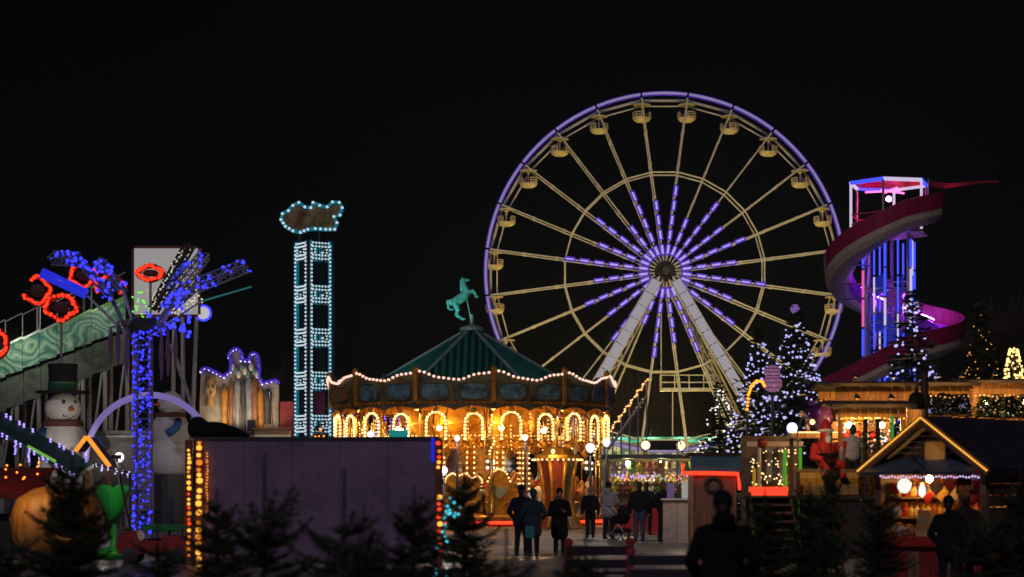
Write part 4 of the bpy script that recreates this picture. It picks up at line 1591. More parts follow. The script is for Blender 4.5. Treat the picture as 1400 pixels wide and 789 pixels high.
# blue bulb mast with truss arms (a spinning arm ride)
MS = 42.0
ms = thing('blue_light_mast', 'truss mast wrapped in blue bulbs with long truss arms spread at its top', 'ride mast', G(196, MS))
mb0 = G(196, MS)
zt = S(0, 452, MS).z
for sx, sy in ((-.24, -.24), (.24, -.24), (.24, .24), (-.24, .24)):
    MB(ms).tube(mb0 + Vector((sx, sy, 0)), mb0 + Vector((sx, sy, zt)), .04, n=6).build('mast_chord', pm('mast violet grey', (.3, .28, .36), .5, .3, .2, 4, .05), ms)
for j in range(14):
    z0_, z1_ = zt * j / 14, zt * (j + 1) / 14
    m = MB(ms)
    q = [(-.24, -.24), (.24, -.24), (.24, .24), (-.24, .24)]
    for k in range(4):
        a_, b_ = q[k], q[(k + 1) % 4]
        if (j + k) % 2:
            a_, b_ = b_, a_
        m.tube(mb0 + Vector((*a_, z0_)), mb0 + Vector((*b_, z1_)), .02, n=4)
        m.tube(mb0 + Vector((*q[k], z1_)), mb0 + Vector((*q[(k + 1) % 4], z1_)), .02, n=4)
    m.build('mast_lacing', pm('mast violet grey', (.3, .28, .36)), ms)
b = MB(ms)
for k in range(230):
    z = zt * random.random() ** .9
    if 665 < 665 - (z - CAM_H) * MS < 680 and random.random() < .7:
        continue
    a = random.choice(((-.24, -.24), (.24, -.24), (0.0, -.28)))
    b.bulb(mb0 + Vector((a[0] + random.uniform(-.07, .07), a[1] - .08, z)), random.uniform(.028, .055))
b.build('mast_bulbs', M['b_blue'], ms, smooth=True, kind='stuff')
m = MB(ms)
m.lathe(mb0 + Z * (zt - .1), [(.3, 0), (.42, .1), (.45, .3), (.36, .45), (.3, .5)], 16)
m.build('mast_head', M['dark_steel'], ms)
ARMS = [((178, 462), (150, 402), (104, 352), (60, 347), 'l'), ((186, 455), (165, 395), (135, 360), (118, 352), 'l2'), ((214, 455), (235, 420), (270, 392), (340, 366), 'r'), ((205, 458), (222, 420), (240, 380), (268, 338), 'm')]
for (q0, q1, q2, q3, nm) in ARMS:
    w = {'l': (0, .6, 1.2), 'l2': (.5, 1.2, 2.0), 'r': (0, -.3, -.6), 'm': (.8, 1.4, 2.0)}[nm]
    P = [S(*q0, MS), S(*q1, MS) + Vector((0, w[0], 0)), S(*q2, MS) + Vector((0, w[1], 0)), S(*q3, MS) + Vector((0, w[2], 0))]
    m = MB(ms)
    m.path(P[:3], .07, 6)
    m.truss(P[1], P[2], .3, 6, .03, 3)
    m.truss(P[2], P[3], .45, 8, .035, 4)
    m.build('truss_arm', M['galv'], ms)
    b = MB(ms)
    for k in range(44 if nm in ('l', 'r') else 24):
        u = random.random()
        p = (P[1].lerp(P[2], u * 2) if u < .5 else P[2].lerp(P[3], u * 2 - 1)) + Vector((random.uniform(-.2, .2), -.25, random.uniform(-.25, .25)))
        b.bulb(p, random.uniform(.03, .075))
    b.build('arm_bulbs', M['b_blue'], ms, smooth=True, kind='stuff')
b = MB(ms)
for k in range(40):
    p = S(random.uniform(200, 262), random.uniform(425, 470), MS) + Vector((0, random.uniform(-.4, .3), 0))
    b.bulb(p, random.uniform(.03, .08))
b.build('head_bulbs', M['b_blue'], ms, smooth=True, kind='stuff')
MB(ms).tube(S(57, 373, MS), S(118, 402, MS), .17, n=12).build('blue_tube_lamp', em('blue tube bright', (.02, .03, .75), .8), ms, smooth=True)
MB(ms).bar(S(116, 401, MS), S(178, 462, MS), .08, .08).build('tube_bracket', M['galv'], ms)
MB(ms).tube(S(275, 412, MS), S(344, 392, MS), .03, n=6).build('stay_rod', em('teal rod', (.05, .4, .4), .25), ms)
MB(ms).bar(S(275, 412, MS), S(214, 452, MS), .06, .06).build('rod_bracket', M['galv'], ms)
for px in (205, 216, 228, 240):
    pass
for (px, py0, py1) in ((163, 440, 500), (153, 448, 492), (222, 450, 520), (231, 452, 515), (241, 450, 505), (175, 455, 515)):
    m = MB(ms)
    q = S(px, py0, MS) + Vector((0, -.2, 0))
    q2 = S(px, py1, MS) + Vector((0, -.2, 0))
    m.path([q, q.lerp(q2, .5), q2], [.03, .09, .03], 7)
    m.tube(q, mb0 + Z * (zt + .3), .025, n=5)
    m.build('hanging_pendant', pm('pendant violet', (.22, .12, .2), .5, 0, .4, 5, .05), ms)
gl = thing('round_floodlamp', 'round white lamp with blue rim beside the white signboard', 'lamp', S(278, 428, 34.5))
c = S(278, 428, 34.5)
MB(gl).ball(c, .25, 14, 10).build('globe', em('white globe', (.8, .8, .85), .6), gl, smooth=True)
m = MB(gl)
m.path([c + Vector((.29 * math.cos(t), .02, .29 * math.sin(t))) for t in [2 * math.pi * k / 24 for k in range(24)]], .05, 6, closed=True)
m.build('rim', M['b_blue'], gl, smooth=True)
MB(gl).tube(c + Vector((-.3, .1, -.05)), S(262, 425, 34.2), .04, n=6).build('bracket', M['galv'], gl)

# ================================================================== SNOWMEN, ARCH, TRAILER
M['snow'] = pm('white fibreglass', (.62, .6, .56), .5, 0, .12, 3, .05, wear=.2)
M['carrot'] = pm('carrot orange', (.6, .16, .03), .5, 0, .2, 6, .05)
M['hatg'] = pm('hat band green', (.02, .12, .04), .6, 0, .3, 6, .1)
M['coatb'] = pm('snowman blue', (.03, .13, .3), .6, 0, .3, 5, .1)


def snowman(label, base, s, head, hr, hat=True, turn=0.0):
    """head: world centre of the head, hr: head radius"""
    r_ = thing('snowman_figure', label, 'snowman', (head.x, head.y, 0), 'snowman figures by the inclined track')
    hz = head.z
    bz = hz - hr * 2.0
    body = blob('body', [('e', (0, 0, hz), (hr, hr * .9, hr * .92)), ('e', (0, 0, bz), (hr * 1.45, hr * 1.3, hr * 1.5)), ('e', (0, 0, bz - hr * 2), (hr * 1.7, hr * 1.5, hr * 1.7))], M['snow'], .06, 2)
    link('body', body, r_)
    MB().lathe((0, 0, bz - hr * 3.6 - 1.0), [(hr * 1.2, -max(0, bz - hr * 3.6 - 1.0)), (hr * 1.2, 1.2)], 16).build('plinth', M['dark_steel'], r_)
    fx = math.sin(turn)
    fy = -math.cos(turn)
    f = Vector((fx, fy, 0))
    sx = Vector((-fy, fx, 0))
    MB().lathe(Vector((0, 0, hz - hr * .05)) + f * hr * .82, [(hr * .15, 0), (hr * .1, hr * .3), (.01, hr * .65)], 10, axis=f + Vector((0, 0, -.1))).build('carrot_nose', M['carrot'], r_, smooth=True)
    for sg_ in (-1, 1):
        MB().ball(Vector((0, 0, hz + hr * .3)) + f * hr * .78 + sx * sg_ * hr * .33, hr * .11, 8, 6).build('eye', M['dark_steel'], r_, smooth=True)
        MB().path([Vector((0, 0, bz + hr * .7)) + sx * sg_ * hr * 1.1, Vector((0, 0, bz + hr * .2)) + sx * sg_ * hr * 1.8 + f * hr * .5, Vector((0, 0, bz - hr * .3)) + sx * sg_ * hr * 1.6 + f * hr * 1.2], [hr * .3, hr * .28, hr * .3], 8).build('arm', M['coatb'], r_, smooth=True)
    MB().path([Vector((hr * .95 * math.cos(t), hr * .85 * math.sin(t), hz - hr * .85)) for t in [2 * math.pi * k / 20 for k in range(20)]], hr * .2, 7, closed=True).build('scarf', pm('scarf brown', (.12, .04, .03), .8, 0, .4, 8, .2), r_, smooth=True)
    m_ = MB()
    for k in range(6):
        m_.bulb(Vector((0, 0, hz - hr * .45)) + f * hr * .8 + sx * (hr * (-.35 + .14 * k)) - Vector((0, 0, hr * .12 * (1 - abs(k - 2.5) / 2.5))), hr * .05)
    m_.build('mouth', M['dark_steel'], r_, kind='stuff')
    if hat:
        MB().lathe((0, 0, hz + hr * .8), [(.01, 0), (hr * 1.45, 0.0), (hr * 1.45, hr * .12), (hr * .8, hr * .16), (hr * .75, hr * .5), (hr * .8, hr * 1.6), (.01, hr * 1.65)], 20).build('top_hat', M['black'], r_)
        MB().lathe((0, 0, hz + hr * .8), [(hr * .82, hr * .17), (hr * .80, hr * .62)], 20).build('hat_band', M['hatg'], r_)
    return r_


hd = S(86, 558, 38)
snowman('white snowman figure wearing a black top hat with green band', None, 38, hd, .66, True, R(38))
hd2 = S(233, 552, 37)
snowman('bareheaded white snowman figure seen beside the blue bulb mast', None, 37, hd2, .5, False, R(-50))

def fill_flood(label, px, s, zz, target, energy, color, size=70):  # floodlights added to brighten the snowmen
    g_ = G(px, s)
    r_ = thing('fill_floodlight', label, 'floodlight', g_, 'added snowman floodlights')
    MB().tube((0, 0, 0), (0, 0, zz - .07), .03, n=6).build('post', M['dark_steel'], r_)
    MB().box((0, 0, zz), (.26, .18, .14)).build('lamp_housing', M['dark_steel'], r_)
    p_ = g_ + Vector((0, 0, zz + .14))
    spot(r_, p_, target, energy, color, size)
    return r_


fill_flood('small added floodlight on a post aimed at the top hatted snowman', 118, 41, 2.2, hd, 200, (1.0, .86, .66), 60)
fill_flood('small added floodlight on a post aimed at the bareheaded snowman', 262, 41, 2.2, hd2, 60, (1.0, .9, .75), 60)

ar = thing('light_arch', 'lavender lit tube arch spanning behind the blue bulb mast', 'light arch', G(205, 40))
MB(ar).path([S(205 - 88 * math.cos(t), 632 - 92 * math.sin(t), 40) + (Vector((0, 0, 0))) for t in [math.pi * k / 26 for k in range(27)]], .11, 8).build('tube', em('lavender tube', (.36, .28, .75), .45), ar, smooth=True)
for sx in (-88, 88):
    q = S(205 + sx, 632, 40)
    MB(ar).tube(Vector((q.x, q.y, 0)), q, .08, n=8).build('post', M['galv'], ar)

tr2 = thing('ride_trailer', 'grey ride control trailer with dark window below the light arch', 'trailer', G(180, 37))
q0, q1 = S(118, 598, 37), S(250, 665, 37)
MB(tr2).box(((q0.x + q1.x) / 2, q0.y + 1.2, (q0.z + .5) / 2 + .25), (q1.x - q0.x, 2.4, q0.z - .5)).build('body', pm('trailer grey', (.26, .25, .24), .6, 0, .25, 2, .05, wear=.4), tr2)
w0, w1 = S(215, 607, 37), S(246, 645, 37)
MB(tr2).box(((w0.x + w1.x) / 2, q0.y - .01, (w0.z + w1.z) / 2), (w1.x - w0.x, .04, w0.z - w1.z)).build('window', glass('dark glass', (.01, .01, .014)), tr2)
MB(tr2).box(((q0.x + q1.x) / 2, q0.y - .05, q0.z + .03), (q1.x - q0.x + .2, .4, .08)).build('roof_trim', M['galv'], tr2)
MB(tr2).box(((q0.x + q1.x) / 2, q0.y - .03, CAM_H - .1), (q1.x - q0.x, .1, .1)).build('side_rail', pm('violet rail', (.35, .3, .45)), tr2)
for sx in (.6, 2.9):
    MB(tr2).lathe((q0.x + sx, q0.y - .02, .38), [(.01, 0), (.34, 0), (.38, .05), (.38, .2), (.01, .2)], 16, axis=(0, 1, 0)).build('wheel', M['dark_steel'], tr2)

gp = thing('small_lit_gable', 'small gable outlined by orange light tubes under the arch', 'gable light', G(122, 44))
for a_, b_ in (((103, 617), (118, 597)), ((119, 597), (150, 638))):
    MB(gp).tube(S(*a_, 44), S(*b_, 44), .07, n=8).build('light_tube', em('orange tube', (1.0, .33, .03), 1.1), gp, smooth=True)
for px, py in ((103, 617), (150, 638)):
    q = S(px, py, 44)
    MB(gp).tube(Vector((q.x, q.y, 0)), q, .05, n=8).build('post', M['wood'], gp)
m = MB(gp)
m.add([S(103, 617, 44) + Vector((0, .05, 0)), S(118.5, 597, 44) + Vector((0, .05, 0)), S(118.5, 597, 44) + Vector((0, 1.5, 0)), S(103, 617, 44) + Vector((0, 1.5, 0)), S(150, 638, 44) + Vector((0, .05, 0)), S(150, 638, 44) + Vector((0, 1.5, 0))], [(0, 1, 2, 3), (1, 4, 5, 2)])
m.build('roof', M['darkwood'], gp)


def globe_lamp(px, py, s, r, label, mat=None, group='globe lamps round the fair'):
    c_ = S(px, py, s)
    r_ = thing('globe_lamp', label, 'street lamp', (c_.x, c_.y, 0), group)
    m_ = MB(r_)
    m_.lathe((c_.x, c_.y, 0), [(.12, 0), (.12, .3), (.05, .4), (.04, c_.z - r)], 10)
    m_.build('post', M['dark_steel'], r_, smooth=True)
    MB(r_).ball(c_, r * .85, 12, 9).build('globe', mat or M['globe'], r_, smooth=True)
    MB(r_).lathe((c_.x, c_.y, c_.z - r - .06), [(.04, 0), (r * .7, .06), (r * .7, .1)], 10).build('collar', M['dark_steel'], r_)
    point(r_, c_ + Vector((0, -r - .12, 0)), 26, (1.0, .86, .74), .08)
    return r_


globe_lamp(163, 625, 46, .17, 'white globe lamp on a post before the grey trailer', em('globe white', (.95, .95, .95), 1.6))
globe_lamp(472, 600, 40, .13, 'pinkish globe lamp on a post beside the bulb tower and carousel')
globe_lamp(507, 594, 40, .15, 'tall globe lamp on a post between the teal box and the bulb tower')
globe_lamp(625, 599, 40, .12, 'globe lamp on a post rising past the rim of the purple booth')
globe_lamp(606, 643, 52, .14, 'low globe lamp beside the booth corner and the teal lit spruce')
globe_lamp(718, 598, 40, .12, 'globe lamp on a post before the carousel centre drum')
globe_lamp(807, 612, 40, .19, 'large globe lamp on a post where carousel and wheel rim meet')
globe_lamp(829, 605, 39, .16, 'globe lamp next to the large one beside the bulb stair rail')
globe_lamp(1083, 585, 45, .19, 'blue white globe lamp on a dark post by the terrace', em('globe blue', (.45, .5, 1.0), 3.5))

# icicle-lit canopy slanting down at the left edge
ic = thing('icicle_light_canopy', 'green canopy edge hung with violet icicle lights at the ride entrance', 'canopy', G(40, 48))
e0, e1 = S(-30, 572, 48), S(106, 648, 48)
m = MB(ic)
m.add([e0, e1, e1 + Vector((.2, 1.3, .3)), e0 + Vector((.2, 1.3, .3)), e0 - Z * .12, e1 - Z * .12, e1 + Vector((.2, 1.3, .18)), e0 + Vector((.2, 1.3, .18))], [(0, 1, 2, 3), (7, 6, 5, 4), (0, 4, 5, 1), (2, 6, 7, 3), (0, 3, 7, 4), (1, 5, 6, 2)])
m.build('canopy_sheet', pm('canopy green', (.03, .1, .05), .6, 0, .4, 3, .1), ic)
MB(ic).tube(e0.lerp(e1, .5), e0.lerp(e1, .78), .05, n=6).build('green_tube', em('green tube', (.3, .75, .08), .5), ic, smooth=True)
b = MB(ic)
for k in range(22):
    p = e0.lerp(e1, (k + .5) / 22) + Vector((0, -.12, -.05))
    if k % 3 == 1:
        continue
    L = random.choice((.15, .2, .45))
    for q in range(int(L / .07)):
        b.bulb(p - Z * (q * .07) + Vector((random.uniform(-.02, .02), 0, 0)), .032 + .012 * random.random())
    p2 = p + Vector((.2, 1.25, .38))
    for q in range(random.choice((0, 2, 3))):
        b.bulb(p2 - Z * (q * .07), .04)
b.build('icicle_lights', em('icicle violet', (.4, .3, 1.0), 1.6), ic, smooth=True, kind='stuff')
for f in (.05, .5, .98):
    p = e0.lerp(e1, f)
    for dy, dz in ((.1, 0), (1.2, .2)):
        MB(ic).tube((p.x, p.y + dy, 0), (p.x, p.y + dy, p.z + dz - .1), .05, n=8).build('post', M['galv'], ic)
# second row of icicle lights continuing to the mast
ic2 = thing('icicle_light_string', 'short string of icicle lights hung between the gable and the bulb mast', 'light string', S(120, 630, 45))
b = MB(ic2)
for k in range(9):
    p = S(104 + 9 * k, 628 + 2.2 * k, 45)
    for q in range(random.choice((1, 2, 3, 4))):
        b.bulb(p + Vector((random.uniform(-.04, .04), 0, -q * .07)), random.uniform(.02, .04))
b.build('icicle_lights', em('icicle pale', (.6, .5, 1.0), 1.4), ic2, smooth=True, kind='stuff')
MB(ic2).path([S(104, 627, 45), S(140, 637, 45), S(178, 646, 45)], .02, 5).build('cable', M['dark_steel'], ic2)
for px, py in ((104, 627), (178, 646)):
    q = S(px, py, 45)
    MB(ic2).tube((q.x, q.y, 0), q, .04, n=6).build('post', M['dark_steel'], ic2)

# ================================================================== CASTLE FACADE
FS = 29.0
fh = thing('castle_facade', 'fairground castle facade with violet bulb edged crest and painted drapes', 'facade', G(332, FS))
zc_ = [(45, 640), (45, 440), (55, 220), (85, 195), (120, 205), (180, 235), (235, 265), (260, 238), (285, 225), (290, 140), (270, 110), (282, 75), (305, 55), (330, 45),
       (360, 65), (375, 110), (365, 135), (430, 140), (432, 105), (450, 85), (470, 80), (495, 105), (505, 190), (500, 260), (522, 295), (530, 315), (600, 295), (640, 290), (655, 320), (648, 640)]
fo = []
for zx, zy in zc_:
    p = S(265 + zx / 5.636, 470 + zy / 5.636, FS)
    fo.append((p.x, p.z))
fo[0] = (fo[0][0], 0.0)
fo[-1] = (fo[-1][0], 0.0)
yF = FPX / FS
M['facade'] = pm('facade painting', (.17, .13, .08), .6, 0, .75, .9, .1, c2=(.26, .25, .22))
MB(fh).prism(fo, yF, yF + .35).build('wall', M['facade'], fh)
b = MB(fh)
bm_ = MB(fh)
pp = [Vector((x, yF - .12, z)) for x, z in fo[2:-1]]
for i in range(len(pp) - 1):
    n = max(1, int((pp[i + 1] - pp[i]).length / .17))
    for q in range(n):
        b.bulb(pp[i].lerp(pp[i + 1], q / n), .055)
    bm_.tube(pp[i] + Vector((0, .04, .05)), pp[i + 1] + Vector((0, .04, .05)), .1, n=6)
b.build('crest_bulbs', em('facade bulb', (.6, .5, 1.0), 2.0), fh, smooth=True, kind='stuff')
bm_.build('crest_tube', em('facade violet tube', (.07, .03, .6), .55), fh, smooth=True)
for (px, w, py0, py1, cc) in ((307, .35, 528, 592, 0), (316, .22, 520, 590, 1), (325, .3, 515, 590, 2), (333, .22, 518, 590, 3), (341, .35, 514, 592, 2), (349, .3, 516, 590, 1), (357, .3, 530, 592, 0), (366, .34, 532, 580, 3), (288, .42, 512, 555, 4)):
    a_, b_ = S(px, py0, FS), S(px, py1, FS)
    cols = [(.42, .20, .04), (.24, .10, .05), (.22, .25, .30), (.06, .06, .07), (.40, .24, .10)]
    m = MB(fh)
    L = a_.z - b_.z
    m.lathe((a_.x, yF - .05, b_.z), [(w * .5, 0), (w * .42, L * .3), (w * .5, L * .6), (w * .6, L * .85), (w * .2, L)], 8)
    m.build('drape_column', pm('drape %d' % cc, cols[cc], .6, 0, .5, 2.5, .1), fh, smooth=True)
g0 = S(289, 532, FS)
MB(fh).ball((g0.x, yF - .12, g0.z), 1, 14, 10, (.28, .12, .4)).build('mask_face', pm('mask buff', (.4, .3, .17), .6, 0, .3, 5, .1), fh, smooth=True)
for dx, dz in ((-.1, .12), (.1, .12), (0, -.18)):
    MB(fh).ball((g0.x + dx, yF - .22, g0.z + dz), 1, 8, 6, (.055, .04, .09)).build('mask_hole', M['dark_steel'], fh, smooth=True)
for k in range(9):
    p = S(318 + k * 4.3, 502 + 5 * (k % 3), FS)
    MB(fh).ball((p.x, yF - .1, p.z), 1, 8, 6, (.12, .06, .2)).build('crest_leaf', pm('crest teal', (.16, .3, .3), .5, 0, .6, 6, .1) if k % 2 else M['white'], fh, smooth=True)
MB(fh).box(S(386, 575, FS) + Vector((0, .3, -1.2)), (1.0, .3, 4.2)).build('red_wing', pm('red chequer', (.3, .04, .05), .6, 0, .5, 8, .1), fh)
for px, e in ((300, 30), (335, 34), (368, 26)):
    q = S(px, 596, FS) + Vector((0, -1.5, 0))
    m = MB(fh)
    m.box(q, (.3, .2, .15))
    m.tube((q.x, q.y, 0), q, .04, n=6)
    m.build('footlight', M['dark_steel'], fh)
    spot(fh, q + Z * .15, S(px, 520, FS), e * 2.2, (1.0, .72, .42), 110)
wv = thing('white_counter', 'white lit ticket counter front below the castle facade', 'counter', G(373, 31))
q0 = S(373, 588, 31)
MB(wv).box((q0.x, q0.y, q0.z / 2), (1.55, .5, q0.z)).build('front_panel', M['white'], wv)
MB(wv).box((q0.x, q0.y - .05, q0.z + .06), (1.7, .7, .08)).build('counter_top', M['woodh'], wv)
MB(wv).box((q0.x - .95, q0.y + .1, q0.z + .2), (.35, .3, .5)).build('till', M['dark_steel'], wv)
spot(wv, q0 + Vector((0, -1.4, 1.6)), q0, 40, (1, .85, .7), 90)
MB(wv).tube(q0 + Vector((0, -1.4, 1.7)), q0 + Vector((0, .2, .1)), .02, n=5).build('lamp_arm', M['dark_steel'], wv)

lit_fir('small bush of orange bulbs at the foot of the bulb tower', G(437, 36), S(0, 582, 36).z, .75, 31, M['b_orange'], 220, .055, zb=.25, cat='lit bush')
tb = thing('teal_ticket_box', 'small teal signal box standing above the purple booth wall', 'box', G(545, 44))
q0 = S(545, 595, 44)
MB(tb).box(q0, (.58, .3, .32)).build('box', em('teal box', (.02, .55, .5), .35), tb)
MB(tb).tube((q0.x, q0.y, 0), q0 - Z * .16, .05, n=8).build('post', M['dark_steel'], tb)

vc = thing('violet_light_curtain', 'curtain of violet light strands hanging behind the carousel near the bulb tower', 'light curtain', G(492, 27))
q0, q1 = S(462, 548, 27), S(560, 548, 27)
MB(vc).tube(q0, q1, .05, n=6).build('top_bar', M['dark_steel'], vc)
for q in (q0, q1):
    MB(vc).tube((q.x, q.y, 0), q, .06, n=6).build('post', M['dark_steel'], vc)
b = MB(vc)
for k in range(16):
    p = q0.lerp(q1, (k + random.uniform(.1, .9)) / 16)
    for j in range(random.randint(8, 20)):
        b.bulb(p - Z * (j * .15 + random.uniform(0, .05)), random.uniform(.035, .06))
b.build('strand_bulbs', M['b_violet'], vc, smooth=True, kind='stuff')
b = MB(ms)
for k in range(26):
    b.bulb(S(random.uniform(176, 200), random.uniform(385, 445), MS) + Vector((0, .6, 0)), random.uniform(.025, .05))
b.build('green_bulbs', em('bulb green', (.15, .9, .05), 1.2), ms, smooth=True, kind='stuff')

# ================================================================== PURPLE BOOTH (back of a stall)
BS = 66.0
b0, b1 = S(268, 602, BS), S(596, 602, BS)
booth = thing('booth', 'wide booth with plain dusky purple back wall and bulb lit ends', 'booth', G(432, BS))
BH = b0.z
yB = FPX / BS
M['booth_wall'] = pm('booth wall purple grey', (.25, .165, .25), .7, 0, .35, 1.1, .15, wear=.3)
npl = 5
bw = (b1.x - b0.x)
for j in range(npl):
    x0_ = b0.x + bw * j / npl
    MB(booth).box((x0_ + bw / npl / 2, yB, BH * .5 + .03), (bw / npl - .008, .06, BH - .06)).build('wall_panel', M['booth_wall'], booth)
MB(booth).box(((b0.x + b1.x) / 2, yB + .06, BH * .5), (bw - .02, .05, BH - .1)).build('wall_backing', M['dark_steel'], booth)
MB(booth).box(((b0.x + b1.x) / 2, yB - .005, S(0, 737, BS).z), (bw - .04, .07, .03)).build('batten', M['booth_wall'], booth)
MB(booth).box(((b0.x + b1.x) / 2, yB + 1.1, BH + .03), (bw + .1, 2.3, .08)).build('roof', pm('booth roof', (.05, .045, .05), .7, 0, .3, 3, .1), booth)
for x in (b0.x + .05, b1.x - .05):
    MB(booth).box((x, yB + 1.15, BH * .5), (.06, 2.2, BH - .02)).build('side_wall', M['booth_wall'], booth)
# bulb columns
def bulb_column(px, r, mats, y, s=BS, ya=612, yb=785, step=None, name='bulb_column'):
    bs = {}
    py = ya
    while py < yb:
        rr = r * random.uniform(.75, 1.2)
        mt = random.choice(mats)
        bs.setdefault(mt.name, (mt, MB(booth)))[1].bulb(S(px + random.uniform(-1, 1), py, s) + Vector((0, y, 0)), rr)
        py += 2 * rr * s * random.uniform(1.0, 1.5)
    for nme, (mt, mbx) in bs.items():
        mbx.build(name, mt, booth, smooth=True, kind='stuff')


M['b_cab_gold'] = em('cabochon gold', (1.0, .42, .05), 1.7)
M['b_cab_goldb'] = em('cabochon amber', (1.0, .28, .02), .9)
M['b_cab_red'] = em('cabochon red', (1.0, .06, .01), 1.2)
bulb_column(273, .062, [M['b_cab_gold'], M['b_cab_gold'], M['b_cab_goldb']], -.12, ya=606)
bulb_column(252, .045, [M['b_cab_gold'], M['b_cab_red'], M['b_cab_goldb']], .6, ya=615, yb=765)
bulb_column(284, .025, [M['b_cab_goldb']], -.1, ya=620, yb=700)
bulb_column(600, .05, [M['b_cab_red'], M['b_cab_goldb'], M['b_cab_gold']], -.06, ya=606, yb=640)
bulb_column(601, .055, [M['b_cab_red'], M['b_cab_red'], M['b_cab_gold']], -.06, ya=680, yb=760)
bulb_column(593, .05, [M['b_cab_goldb'], M['b_cab_gold']], .5, ya=633, yb=690)
for px in (273, 252, 600):
    p, q = S(px, 604, BS), S(px, 665, BS)
    MB(booth).bar(Vector((p.x, yB + (.62 if px == 252 else -.03), 0)), Vector((p.x, yB + (.62 if px == 252 else -.03), BH + .02)), .16, .05, up=(0, 1, 0)).build('bulb_board', pm('bulb board', (.18, .06, .02), .5, 0, .4, 5, .1), booth)
q0 = S(592, 615, BS)
MB(booth).box((q0.x, yB - .05, q0.z), (.07, .03, .5)).build('blue_corner_light', em('blue corner', (.02, .02, .7), .8), booth)
# dark tarpaulin bundle on top
tp = blob('tarpaulin', [('e', (0, 0, .12), (.5, .4, .22)), ('e', (-.28, 0, .2), (.22, .3, .25)), ('e', (.3, .1, .1), (.35, .3, .16)), ('c', (.4, 0, .1), .12, (.75, 0, .04), .07)], M['black'], .04, 2)
q0 = S(283, 602, BS)
link('tarpaulin_bundle', tp, None, label='black tarpaulin bundle lying on the purple booth roof corner', cat='tarpaulin', loc=(q0.x, q0.y + .6, BH + .07))

# ================================================================== KIDDIE RIDES LEFT FRONT
KS = 62.0
pk = thing('pumpkin_ride', 'orange ribbed pumpkin shaped children ride with round doorway', 'kiddie ride', G(78, KS))
pb = G(78, KS)
M['pumpkin'] = pm('pumpkin orange', (.5, .22, .05), .5, 0, .25, 3, .05, wear=.2)
for k in range(14):
    a0, a1 = 2 * math.pi * k / 14, 2 * math.pi * (k + 1) / 14
    prof = [(.05, 1.66), (.45, 1.62), (.82, 1.38), (.98, .95), (.92, .5), (.7, .2)]
    m = MB(pk)
    vs, fs = [], []
    for (r, h) in prof:
        for j in range(6):
            t = a0 + (a1 - a0) * j / 5
            rr = r * (1 + .06 * math.sin(math.pi * j / 5))
            vs.append(pb + Vector((rr * math.cos(t), rr * math.sin(t) * .9, h)))
    for i in range(len(prof) - 1):
        for j in range(5):
            fs.append((i * 6 + j, i * 6 + j + 1, i * 6 + j + 7, i * 6 + j + 6))
    m.add(vs, fs).build('rib_shell', M['pumpkin'], pk, smooth=True)
dc = pb + Vector((.42, -.84, .95))
MB(pk).lathe(dc, [(.01, .0), (.40, .0), (.42, -.05)], 24, axis=(.35, -1, .1)).build('doorway', pm('doorway dark', (.06, .02, .012), .7, 0, .4, 4, .1), pk)
MB(pk).path([dc + Vector((.43 * math.cos(t) * .95, -.06 + .15 * math.cos(t), .46 * math.sin(t))) for t in [2 * math.pi * k / 24 for k in range(24)]], .04, 6, closed=True).build('door_rim', pm('rim amber', (.6, .32, .06)), pk, smooth=True)
MB(pk).path([pb + Vector((0, 0, 1.62)), pb + Vector((.05, 0, 1.8)), pb + Vector((.15, 0, 1.95))], [.09, .06, .05], 8).build('stalk', M['darkgreen'], pk, smooth=True)
MB(pk).lathe(pb, [(.75, 0), (.75, .22), (.01, .22)], 20).build('base', M['dark_steel'], pk)
q = pb + Vector((-.9, -1.6, 2.6))
m = MB(pk)
m.tube(pb + Vector((-1.3, -1.5, 0)), q, .03, n=6)
m.box(q, (.25, .2, .12))
m.build('lamp_post', M['dark_steel'], pk)
spot(pk, q - Z * .1, pb + Vector((-.3, 0, .9)), 60, (1.0, .62, .22), 75)

gc = thing('flower_cup_seat', 'bright green tulip shaped ride cup on a round green base', 'kiddie ride', G(155, 60))
gb = G(155, 60)
M['kgreen'] = pm('bright green plastic', (.02, .28, .06), .4, 0, .2, 3, .03)
for k in range(6):
    a = 2 * math.pi * k / 6
    m = MB(gc)
    vs, fs = [], []
    for j in range(7):
        u = j / 6
        r = .06 + .38 * u ** .8
        w = (.5 + .12 * math.sin(math.pi * u)) * (1 if u < .8 else (1 - (u - .8) * 3.4))
        for sgn in (-1, 0, 1):
            t = a + sgn * w
            vs.append(gb + Vector((r * math.cos(t), r * math.sin(t), .78 + .9 * u)))
    for j in range(6):
        for q_ in range(2):
            fs.append((j * 3 + q_, j * 3 + q_ + 1, j * 3 + q_ + 4, j * 3 + q_ + 3))
    m.add(vs, fs).build('petal', M['kgreen'], gc, smooth=True)
MB(gc).lathe(gb, [(.5, .0), (.55, .12), (.3, .2), (.07, .3), (.06, .85)], 20).build('stem', M['kgreen'], gc, smooth=True)
q = gb + Vector((.3, -1.2, 2.3))
m = MB(gc)
m.tube(gb + Vector((.7, -.9, 0)), q, .03, n=6)
m.box(q, (.2, .15, .1))
m.build('lamp_post', M['dark_steel'], gc)
spot(gc, q - Z * .1, gb + Vector((0, 0, 1.1)), 32, (.8, 1.0, .5), 80)

